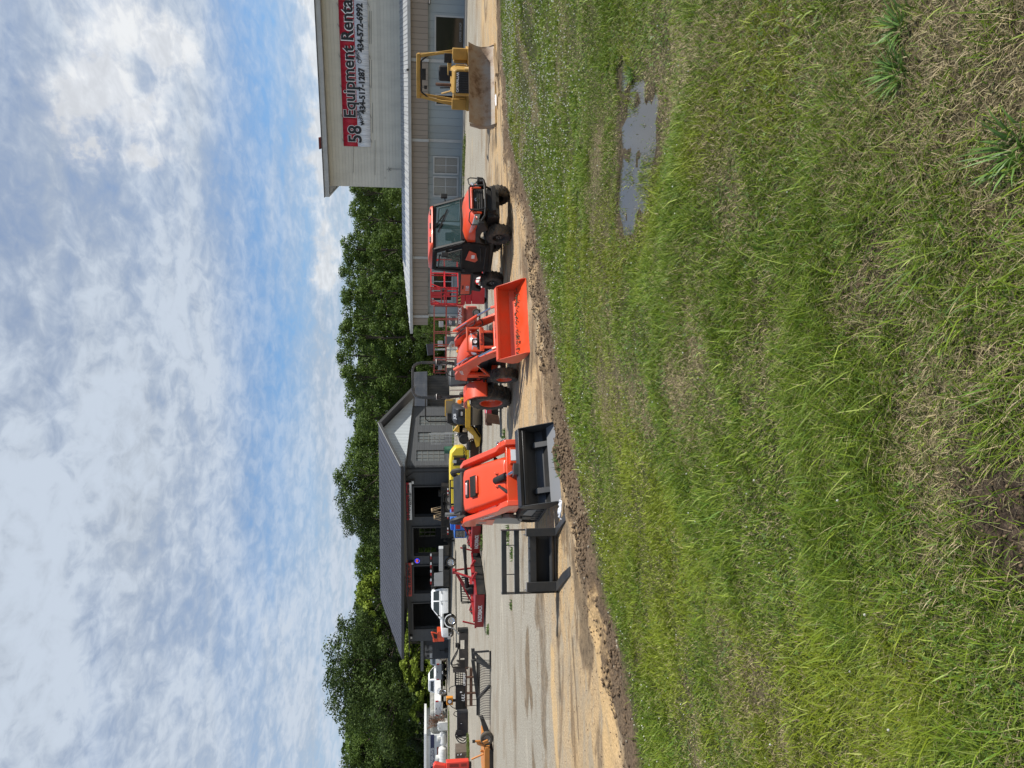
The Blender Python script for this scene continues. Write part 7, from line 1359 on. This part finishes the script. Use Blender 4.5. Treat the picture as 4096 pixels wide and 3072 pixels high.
def lifts():
    Y = 26.2; z = lambda px, Y_: D(px, 1150, Y_).z
    A = D(1850, 1152, Y); B = D(1850, 1040, Y + 1.1); A.z = B.z = 0
    t, L_, a = lift('scissor_lift', 'bright red scissor lift with striped gate between utility vehicle and tractor', A, B, 0, z(1846, Y), z(1724, Y), red, .76, '', 2)
    # end gate facing left-front with chevron stripe
    E = D(1850, 1219, Y + .25); dv = Vector((E.x - A.x, E.y - A.y, 0)); 
    zd, zr = z(1846, Y), z(1724, Y); g = thing('lift_gate', 'red lift end gate with black and yellow stripes', 'gate', (E.x, E.y, 0), math.atan2(-dv.y, -dv.x)) if False else None
    q = MB(); inv = Matrix.Rotation(-a, 4, 'Z'); e = inv @ dv; 
    def P(u, zz): return Vector((e.x * u, e.y * u, zz))
    q.bar(P(0, zr), P(1, zr), .04, .04, red).bar(P(1, zr), P(1, .9 * zd), .05, .05, red).bar(P(.5, zr), P(.5, zd), .03, .03, red).bar(P(.28, zr), P(.28, zd), .03, .03, red).bar(P(0, (zr + zd) / 2), P(1, (zr + zd) / 2), .04, .04, red).bar(P(0, zr - .38), P(1, zr - .38), .03, .03, red).bar(P(.7, zr), P(.95, zr - .36), .03, .03, red)
    q.add([P(.25, zr - .02), P(.62, zr - .02), P(.62, zr - .36), P(.25, zr - .36)], [(0, 1, 2, 3)], red).add([P(.28, zd + .42), P(.55, zd + .42), P(.55, zd + .60), P(.28, zd + .60)], [(0, 1, 2, 3)], red)
    for k in range(4): zz = .62 + k * (zd - .75) / 4; q.bar(P(.05, zz), P(.95, zz), .05, .05, red)
    q.add([P(0, zd - .14), P(1, zd - .14), P(1, zd + .18), P(0, zd + .18)], [(0, 1, 2, 3)], red).add([P(0, .12), P(.95, .12), P(.95, .58), P(0, .58)], [(0, 1, 2, 3)], red); q.build('end_gate', t, smooth=0)
    s = MB(); up = Vector((0, -.012, 0)); n = 9
    for k in range(n): u0, u1 = .06 + k * .88 / n, .06 + (k + 1) * .88 / n; s.add([P(u0, zd + .02) + up, P(u1, zd + .02) + up, P(min(u1 + .05, .95), zd + .12) + up, P(min(u0 + .05, .95), zd + .12) + up], [(0, 1, 2, 3)], mat('stripe_yellow', (.6, .42, .1), .5) if k % 2 == 0 else black)
    s.build('hazard_stripe', t, smooth=0)
    text('lettering', '2632ST', .11, decalw, t, (L_ * .62, -.02, zd + .03), (PI / 2, 0, 0), bold=.004); text('lettering', 'ALIVE', .11, decalw, t, (L_ * .17, -.02, zd + .03), (PI / 2, 0, 0), bold=.004)
    MB().b(.02, .2, -.02, -.005, .22, .34, decalw).b(.3, .45, -.02, -.005, .3, .42, decalw).b(.5, .62, -.02, -.005, .25, .45, decalw).build('label_plate', t, smooth=0)
    MB().b(.1, .3, .2, .4, zd + .5, zd + .75, dgrey).build('control_box', t, bevel=.02)
    Y = 30.0; A = D(1840, 1492, Y + .4); B = D(1840, 1226, Y); A.z = B.z = 0; zd = D(1845, 1350, Y).z; zr = D(1737, 1350, Y).z
    t, L_, a = lift('scissor_lift', 'long faded red scissor lift platform with a numbered grey panel, behind the tractor', A, B, 0, zd, zr, fadedred, .9, '', 5, True, False)
    text('lettering', 'SKYJACK', .17, decalw, t, (L_ - .38, -.016, zd + .05), (PI / 2, 0, 0), bold=.006)
    # generator boxes behind it
    Y = 32.5; gb = mat('slate_cabinet', (.08, .10, .11), .5, dirt=(.2, .18, .15), damt=.2)
    for i, (px0, px1, py0, py1, lb, tx) in enumerate(((1786, 1822, 1264, 1301, 'dark grey cabinet numbered in white behind the faded lift', '107957'), (1780, 1818, 1345, 1378, 'plain slate grey cabinet behind the faded lift', ''), (1736, 1768, 1432, 1462, 'small slate cabinet on a pole beside the roll bar', ''))):
        a = D(px1, py1, Y); b = D(px0, py0, Y); o = thing('cabinet', lb, 'cabinet', (a.x, Y, 0)); w = b.x - a.x; MB().b(0, w, 0, .5, a.z, b.z, gb).build('housing', o, bevel=.01); MB().b(.02, .10, .1, .2, 0, a.z, trimgrey).b(w - .1, w - .02, .1, .2, 0, a.z, trimgrey).build('stand', o, smooth=0)
        if tx: q = text('lettering', tx, .17, decalw, o, (w / 2, -.006, a.z + (b.z - a.z) * .55), (PI / 2, 0, 0), bold=.003); fit(q, w * .85)
    for py, px0, px1, lb in ((1307, 1756, 1774, 'pale meter box on a post above the numbered cabinet'), (1385, 1752, 1772, 'pale meter box with wires above the plain slate cabinet'), (1480, 1753, 1768, 'rust-streaked meter box above the tractor seat')):
        p = D(px1, py, Y + .3); q = D(px0, py - 22, Y + .3); o = thing('meter_box', lb, 'meter box', (p.x, Y + .3, 0), 0, 'meter boxes behind the faded lift'); MB().b(0, q.x - p.x, 0, .25, p.z, q.z, trimgrey).build('box', o, bevel=.01); MB().tube([(.05, .1, 0), (.05, .1, p.z)], .03, wood).tube([(.1, .1, q.z), (.2, .1, q.z + .4)], .01, trimdark, 5).build('post', o)
    p = D(1735, 1420, Y + 1); o = thing('solar_panel', 'tilted dark solar panel rising behind the faded lift', 'solar panel', (p.x, Y + 1, 0)); pw = D(1722, 1375, Y + 1).x - p.x
    MB().box((pw / 2, 0, p.z + .14), (pw * 1.02, .05, .34), mat('solar_cell', (.06, .075, .085), .3), rot=(.2, -.12, 0)).build('panel', o, smooth=0); MB().tube([(pw / 2, .05, 0), (pw / 2, .05, p.z + .1)], .04, trimgrey).build('pole', o)
    p = G(1850, 1395); o = thing('hose_coil', 'coil of pale hose hanging on the faded lift', 'hose', D(1810, 1384, 29.9)); MB().tube([(.0 + (.06 + .003 * k) * math.cos(k * .5), -.06 + .0, (.06 + .003 * k) * math.sin(k * .5)) for k in range(40)], .014, trimgrey, 6).build('coil', o)
    MB().tube([(0, -.06, .1), (.02, .0, .25)], .01, trimdark).build('hook', o)
lifts()
# ---------------------------------------------------------------- attachments at the left
def attachments():
    # landscape rake
    p0, p1 = G(1964, 2890), G(1962, 2690); Y = p0.y; x0 = p0.x; X = lambda py, dy=0: D(1960, py, Y + dy).x - x0; Z = lambda px, dy=0: D(px, 2750, Y + dy).z
    t = thing('landscape_rake', 'wide black landscape rake with curved tines, on the gravel', 'rake', (x0, Y, 0)); m = MB(); xa, xb = X(2880), X(2640)
    m.bar((xa, .45, Z(1913, .4)), (xb, .45, Z(1913, .4)), .12, .12, black); mb_ = m.build('beam', t, bevel=.008)
    q = MB(); n = 36
    for k in range(n):
        x = xa + .02 + (xb - xa - .04) * k / (n - 1); P = []
        for j in range(7): th = PI * .5 * j / 6; P.append((x, .45 - .42 * math.sin(th), .02 + (Z(1913, .4)) * math.cos(th) ** .8 * 1.0))
        q.tube(P, .011, black, 5)
    q.build('tine_row', t); f = MB()
    f.bar((X(2815), .45, Z(1912, .4)), (X(2640), .1, Z(1892)), .07, .12, dgrey).bar((X(2815), .45, Z(1912, .4)), (X(2735), -.15, Z(1958)), .07, .1, dgrey).bar((X(2600), -.1, Z(1955)), (X(2606), .0, Z(1895)), .06, .10, black).bar((X(2606), -.0, Z(1895)), (X(2665), -.15, Z(1960)), .06, .1, dgrey).bar((X(2600), -.1, Z(1960)), (X(2665), -.1, Z(1960)), .05, .06, black).bar((X(2640), .2, Z(1895)), (X(2668), -.1, Z(1958)), .05, .09, dgrey).bar((X(2600), .2, Z(1893)), (X(2640), .2, Z(1895)), .08, .12, dgrey)
    f.tube([(X(2725), .1, Z(1905)), (X(2730), .1, Z(1890)), (X(2745), .1, Z(1892)), (X(2740), .1, Z(1908))], .012, black, 6).build('hitch_frame', t, bevel=.008)
    MB().loft([[(xa, .3, Z(1920)), (xa, .4, Z(1920)), (xa, .4, Z(1935)), (xa, .3, Z(1935))], [(X(2925), -.05, Z(1935)), (X(2925), .05, Z(1935)), (X(2925), .05, Z(1958)), (X(2925), -.05, Z(1958))]], black).build('blade_end', t, bevel=.006)
    # rusty lying frame behind it
    Y = G(1916, 2700).y; x0 = D(1900, 2822, Y).x; t = thing('steel_grid', 'rusty brown steel grid frame standing behind the landscape rake', 'frame', (x0, Y, 0)); X = lambda py: D(1900, py, Y).x - x0; Z = lambda px: D(px, 2750, Y).z; m = MB()
    m.bar((X(2822), 0, Z(1884)), (X(2672), 0, Z(1884)), .05, .13, rust)
    for py in (2706, 2770): m.bar((X(py), -.03, Z(1916)), (X(py), -.03, Z(1868)), .13, .05, rust)
    for py in (2668, 2738, 2798, 2822): m.bar((X(py), 0, .02), (X(py), 0, Z(1862)), .02, .02, rust)
    m.bar((X(2822), 0, Z(1914)), (X(2668), 0, Z(1914)), .03, .03, rust).bar((X(2822), 0, Z(1864)), (X(2668), 0, Z(1864)), .03, .03, rust); m.build('bars', t, smooth=0)
    MB().bar((X(2815), -.1, .02), (X(2815), .5, .02), .05, .03, rust).bar((X(2672), -.1, .02), (X(2672), .5, .02), .05, .03, rust).build('foot', t, smooth=0)
    # trencher attachment with hoses
    Y = G(1873, 2600).y; x0 = D(1850, 2690, Y).x; X = lambda py: D(1850, py, Y).x - x0; Z = lambda px: D(px, 2600, Y).z; t = thing('boring_attachment', 'long dark boring attachment with looped hoses, nearest the white truck', 'attachment', (x0, Y, 0)); gm = mat('greasy_iron', (.055, .045, .038), .6, var=.4, vscale=4)
    m = MB().b(X(2678), X(2518), 0, .16, Z(1872), Z(1858), gm).b(X(2678), X(2518), 0, .10, Z(1842), Z(1836), gm).b(X(2560), X(2532), -.03, .2, Z(1872), Z(1838), gm).b(X(2632), X(2601), -.03, .2, Z(1872), Z(1838), gm).b(X(2526), X(2516), -.05, .3, Z(1872), Z(1830), black).b(X(2688), X(2672), -.05, .3, Z(1866), Z(1812), gm).b(X(2590), X(2575), 0, .2, Z(1842), Z(1822), black)
    for k in range(9): py = 2642 + k * 4.5; m.b(X(py + 3), X(py), -.02, .14, Z(1860), Z(1826 + (k % 3) * 5), gm)
    m.build('frame', t, bevel=.006); h = MB(); hose(h, [(X(2668), .0, Z(1838)), (X(2665), -.1, Z(1812)), (X(2645), -.1, Z(1808)), (X(2610), -.05, Z(1828)), (X(2575), 0, Z(1832))], .03); hose(h, [(X(2660), .1, Z(1836)), (X(2655), 0, Z(1804)), (X(2620), .0, Z(1818)), (X(2590), .1, Z(1838))], .03); h.build('hose', t)
    MB().bar((X(2540), .1, Z(1836)), (X(2512), .1, Z(1812)), .06, .06, trimgrey).build('jack_leg', t, smooth=0)
    # lettered plate attachment
    Y = G(1868, 2760).y; x0 = D(1850, 2838, Y).x; X = lambda py: D(1850, py, Y).x - x0; Z = lambda px: D(px, 2760, Y).z; t = thing('lettered_bucket', 'black steel plate attachment with slotted brick pattern and white lettering', 'attachment', (x0, Y, 0)); m = MB()
    m.b(0, X(2740), 0, .05, Z(1866), Z(1822), black).b(0, X(2688), -.03, .12, Z(1868), Z(1861), black).b(X(2742), X(2688), 0, .05, Z(1824), Z(1819), black).b(X(2742), X(2739), -.01, .06, Z(1862), Z(1820), black).b(X(2690), X(2687), -.01, .06, Z(1862), Z(1826), black).b(X(2716), X(2713), 0, .05, Z(1862), Z(1822), black)
    for k in range(5): zz = [1824, 1833, 1842, 1851, 1861][k]; m.bar((X(2740), .025, Z(zz)), (X(2690), .025, Z(zz - 0)), .03, .03, black)
    for k in range(6): py = 2736 - k * 9; m.bar((X(py), .025, Z(1861)), (X(py - 7), .025, Z(1822)), .03, .035, black)
    m.b(0, X(2742), .05, .5, Z(1868), Z(1862), black); m.build('plate', t, smooth=0)
    text('lettering', 'UIPMENT C', .30, decalw, t, (X(2712), -.04, Z(1858)), (PI / 2, 0, 0), bold=.006, shear=.25, sx=.55, sy=.6); text('lettering', 'ULL', .30, decalw, t, (X(2790), -.04, Z(1853)), (PI / 2, 0, 0), bold=.008, shear=.25, sx=.8, sy=.8); MB().b(X(2770), X(2766), -.03, -.01, Z(1848), Z(1840), decalw).build('slot_edge', t, smooth=0)
    h = MB(); hose(h, [(X(2742), .1, Z(1835)), (X(2746), .1, Z(1812)), (X(2752), .1, Z(1800)), (X(2770), .1, Z(1796))], .02); hose(h, [(X(2835), .1, Z(1828)), (X(2832), .1, Z(1812)), (X(2815), .1, Z(1796))], .02); h.build('hose', t)
    # orange box
    a = D(1812, 2820, Y + .4); b = D(1786, 2791, Y + .4); t = thing('orange_box', 'small orange box with white emblem on a post above the lettered plate', 'box', (a.x, Y + .4, 0)); w = b.x - a.x; oy = mat('orange_yellow', (.72, .27, .02), .5)
    MB().b(0, w, 0, .25, a.z, b.z, oy).build('case', t, bevel=.015); e = MB(); c = (w * .48, -.006, (a.z + b.z) / 2); e.rev([(.14, 0), (.14, .004), (0, .004)], decalb, c, 'y', 16).rev([(.10, -.006), (0, -.006)], decalw, c, 'y', 12); e.build('emblem', t); MB().b(w * .3, w * .6, .1, .2, 0, a.z, black).build('post', t, smooth=0)
    # quick-attach plate with hose loops
    Y = G(1872, 2900).y; x0 = D(1850, 2946, Y).x; X = lambda py: D(1850, py, Y).x - x0; Z = lambda px: D(px, 2900, Y).z; t = thing('quick_attach_plate', 'black quick-attach plate with hose loops at its left end', 'attachment', (x0, Y, 0)); bl = mat('blue_black_paint', (.02, .024, .032), .4, dirt=DUST, damt=.15)
    m = MB().b(0, X(2846), 0, .06, Z(1871), Z(1831), bl).b(0, X(2846), -.04, .10, Z(1834), Z(1828), bl).b(X(2866), X(2848), -.06, .0, Z(1846), Z(1828), bl).b(X(2938), X(2918), -.06, .0, Z(1846), Z(1824), bl).b(X(2850), X(2846), -.05, .3, Z(1872), Z(1828), bl).b(0, .06, -.05, .3, Z(1872), Z(1828), bl).b(.05, X(2850), .0, .3, Z(1872), Z(1868), bl); m.build('plate', t, bevel=.006)
    MB().b(X(2898), X(2890), -.008, -.001, Z(1851), Z(1840), mat('void_black', (.008, .008, .009), .7)).b(X(2895), X(2893), -.012, -.008, Z(1848), Z(1842), decalw).build('slot', t, smooth=0)
    h = MB(); 
    for k, (py, px) in enumerate(((2968, 1866), (2960, 1860), (2952, 1868))): hose(h, [(X(2918), -.05, Z(1828)), (X(2940), -.05, Z(1822)), (X(py - 4), -.08, Z(1836 + k * 6)), (X(py), -.08, Z(px - 6)), (X(2946), -.05, Z(1872 - k * 3))], .028)
    hose(h, [(X(2848), .0, Z(1834)), (X(2845), .0, Z(1822)), (X(2856), 0, Z(1815)), (X(2866), 0, Z(1828))], .02); h.build('hose', t)
    # brown bucket at the edge
    Y = G(1873, 3040).y; x0 = D(1850, 3090, Y).x; X = lambda py: D(1850, py, Y).x - x0; Z = lambda px: D(px, 3040, Y).z; t = thing('rusty_bucket', 'brown weathered loader bucket side by the red machine', 'bucket', (x0, Y, 0)); wb_ = mat('weathered_brown', (.13, .10, .075), .8, var=.35, vscale=5)
    MB().b(0, X(3010), .0, 1.0, Z(1871), Z(1866), wb_).b(X(3012), X(3009), 0, 1.0, Z(1871), Z(1824), wb_).b(0, X(3010), .96, 1.0, Z(1871), Z(1824), wb_).b(X(3024), X(3012), -.02, .04, Z(1870), Z(1826), wb_).b(X(3090), X(3012), -.02, .04, Z(1829), Z(1823), wb_).b(X(3060), X(3046), -.01, .03, Z(1868), Z(1829), wb_).build('shell', t, bevel=.01); MB().b(X(3020), X(3016), -.03, -.02, Z(1834), Z(1829), decalw).bar((X(3019), -.03, Z(1842)), (X(3014), -.03, Z(1846)), .02, .05, decalw).build('paint_mark', t, smooth=0)
    # red machine at the picture edge
    Y = G(1886, 3060).y; x0 = D(1850, 3200, Y).x; X = lambda py: D(1850, py, Y).x - x0; Z = lambda px: D(px, 3060, Y).z; t = thing('red_machine', 'orange-red machine with slotted side cover, cut by the left picture edge', 'machine', (x0, Y, 0)); rm = mat('orange_red_cover', (.68, .05, .03), .4, dirt=DUST, damt=.08)
    b = MB().b(0, X(3046), 0, .35, Z(1876), Z(1784), rm).pr([(0, Z(1784)), (X(3062), Z(1784)), (X(3050), Z(1740)), (X(3062), Z(1732)), (0, Z(1732))], 'y', .05, .35, rm).build('cover', t, bevel=.04)
    q = MB().b(X(3066), X(3054), -.008, .0, Z(1834), Z(1798), black).b(X(3066), X(3054), -.008, 0, Z(1867), Z(1844), black)
    for k in range(9): q.b(X(3066), X(3054), -.014, -.004, Z(1800 + k * 4), Z(1798.6 + k * 4), rm)
    for k in range(6): q.b(X(3066), X(3054), -.014, -.004, Z(1846 + k * 4), Z(1844.6 + k * 4), rm)
    q.build('louvre', b, smooth=0); MB().b(.1, X(3060), .05, .33, .0, Z(1876), black).build('undercarriage', t, bevel=.02)
    # orange rotary mower with tail wheel
    Y = G(1974, 2955).y; x0 = D(1940, 3150, Y).x; X = lambda py: D(1940, py, Y).x - x0; Z = lambda px: D(px, 2990, Y).z; t = thing('rotary_mower', 'orange rotary mower with one black tail wheel, at the left picture edge', 'mower', (x0, Y, 0)); om = mat('yellow_orange_paint', (.55, .20, .03), .5, dirt=(.2, .12, .06), damt=.35, var=.15)
    MB().b(0, X(2992), 0, 1.6, Z(1960), Z(1940), om).pr([(0, 0), (X(3002), 0), (X(2992), .4), (X(2992), 1.6), (0, 1.6)], 'z', Z(1942), Z(1938), om).b(0, X(3000), -.01, .01, Z(1972), Z(1958), black).build('deck', t, bevel=.02)
    MB().bar((X(2994), .2, Z(1944)), (X(2978), .1, Z(1914)), .07, .10, om).bar((X(2978), .1, Z(1914)), (X(2966), .05, Z(1912)), .07, .10, om).tube([(X(2966), .05, Z(1898)), (X(2966), .05, Z(1930))], .035, om, 10).bar((X(2966), -.1, Z(1932)), (X(2957), -.12, Z(1952)), .05, .12, om).tube([(X(2966), .05, Z(1890)), (X(2966), .05, Z(1900))], .05, black, 10).bar((X(3040), .4, Z(1938)), (X(3065), .5, Z(1890)), .04, .05, om).bar((X(3020), .3, Z(1925)), (X(3030), .35, Z(1945)), .05, .06, om).build('tail_arm', t, bevel=.006)
    wheel(t, (X(2953), .0, .22), .22, .14, .11, steel, -1, name='tail_wheel')
attachments()
# ---------------------------------------------------------------- small things on the ground
def litter():
    rs = random.Random(8); cloth = mat('white_rag', (.75, .76, .78), .8)
    def rag(name, label, cat, p, L_, w, a):
        t = thing(name, label, cat, p, a); m = MB(); n, k = 14, 7; V = []
        for i in range(n):
            for j in range(k): u = i / (n - 1) - .5; v = j / (k - 1) - .5; V.append((u * L_ + rs.uniform(-.01, .01), v * w * (1 - abs(u) * .8) + rs.uniform(-.01, .01), .02 + .05 * rs.random() * (1 - 2 * abs(v)) + .03))
        F = [(i * k + j, (i + 1) * k + j, (i + 1) * k + j + 1, i * k + j + 1) for i in range(n - 1) for j in range(k - 1)]; m.add(V, F, cloth); o = m.build('sheet', t, smooth=60); s = o.modifiers.new('t', 'SOLIDIFY'); s.thickness = .006
        MB().tube([(L_ * .4, 0, .04), (L_ * .5, .03, .05), (L_ * .55, .06, .03)], .012, cloth, 6).build('knot', t)
    p = GT(2255, 2032); rag('white_rag', 'crumpled white rag on the soil beside the black bucket', 'rag', p, .34, .13, R(150)); p = GT(1990, 405); rag('plastic_bag', 'crumpled white plastic bag under the bulldozer blade', 'bag', p, .45, .26, R(20))
    for py0, py1, px, lb, th in ((200, 330, 1990, 'long pale board lying under the bulldozer blade', .06), (235, 300, 1996, 'short square timber leaning on the board under the blade', .10), (305, 380, 1998, 'thin pale lath by the plastic bag', .03)):
        a, b = GT(px, py1), GT(px - 4, py0); o = MB().bar((0, 0, th / 2 + .02), ((b - a).x, (b - a).y, th / 2 + .05), .12, th, wood).build('board'); o.location = a; tag(o, lb, 'board', 'boards under the blade')
    # weeds sprouting in the gravel
    gm = mat('weed_green', (.09, .15, .03), .7, var=.4, vscale=9)
    W = [(1930, 2168, 1.0, 'tuft of green weeds by the corner of the half-hidden red cutter'), (1955, 2522, .8, 'small weed tuft at the left end of the larger red cutter'), (2047, 2420, .5, 'small weed sprouting in the gravel left of the fork frame'), (2035, 2140, .9, 'weeds seen through the top of the fork frame'), (2230, 1840, .8, 'weeds on the soil under the black bucket'), (2035, 948, .7, 'grass blades caught under the front wheel of the utility vehicle'), (2020, 1750, .9, 'weed patch in the yard right of the track loader'), (2050, 2215, .6, 'low weeds behind the fork frame')]
    for px, py, s, lb in W:
        p = GT(px, py); o = thing('weed_tuft', lb, 'weed', p, 0, 'weeds in the yard'); m = MB()
        for k in range(70): a = rs.uniform(0, 6.28); r = rs.uniform(0, .20) * s; L_ = rs.uniform(.06, .18) * s; b = Vector((r * math.cos(a) * 1.6, r * math.sin(a), 0)); e = b + Vector((rs.uniform(-.6, .6) * L_, rs.uniform(-.6, .6) * L_, L_)); d = Vector((rs.uniform(-1, 1), rs.uniform(-1, 1), 0)).normalized() * .008 * (1 + p.y / 14); m.add([b - d, b + d, e], [(0, 1, 2)], gm)
        m.build('leaves', o, smooth=0)
    dark = leafmat('broad_weed_leaf', .2, .5, .4); 
    for px, py, s, lb in ((3600, 290, .55, 'leafy clump of broad grass at the right front of the lawn'), (3610, 110, .45, 'small broad-leaved weed in the dry grass'), (4075, 590, .6, 'tall clump of green blades at the lower right'), (2530, 300, .5, 'clump of tall blades beside the narrow end of the puddle')):
        p = GT(px, py); n = 60; x = p.x + rng.normal(0, .05 * s, n); y = p.y + rng.normal(0, .05 * s, n); ld = np.arctan2(y - p.y, x - p.x) + rng.normal(0, .4, n); c = np.array([.11, .20, .04]) * rng.uniform(.7, 1.5, n)[:, None]
        V, F, S, C = blades(x, y, rng.uniform(.10, .22, n) * s, np.full(n, .007), rng.uniform(.6, 1.3, n), ld, c, 3); V = V - np.array([p.x, p.y, p.z]); o = mesh_np('grass_clump', V, F, S, [dark]); o.location = p; set_col(o.data, 'col', C); tag(o, lb, 'grass clump', 'broad clumps in the lawn')
    # strips of grass at the foot of the shop and in the yard's far left
    parts = []
    for (p0, p1), w, n, lb in (((G(1862, 560), G(1853, 790)), .6, 2600, 0), ((G(1822, 1600), G(1814, 1790)), .5, 1600, 0), ((G(1797, 2850), G(1798, 3100)), .8, 2600, 0), ((G(1876, 2960), G(1878, 3090)), .5, 1600, 0)):
        u = rng.rand(n); x = p0.x + (p1.x - p0.x) * u + rng.normal(0, w * .3, n); y = p0.y + (p1.y - p0.y) * u + rng.normal(0, w * .5, n); c = np.array([.13, .17, .035]) * rng.uniform(.6, 1.4, n)[:, None]
        parts.append(blades(x, y, rng.uniform(.06, .2, n), np.full(n, .03), rng.uniform(.2, 1.2, n), rng.uniform(0, 6.28, n), c, 2))
    V, F, S, C = join_np(parts); o = mesh_np('verge_grass', V, F, S, [dark]); set_col(o.data, 'col', C); tag(o, 'thin strips of rough grass at the foot of the walls', 'grass', kind='stuff')
litter()
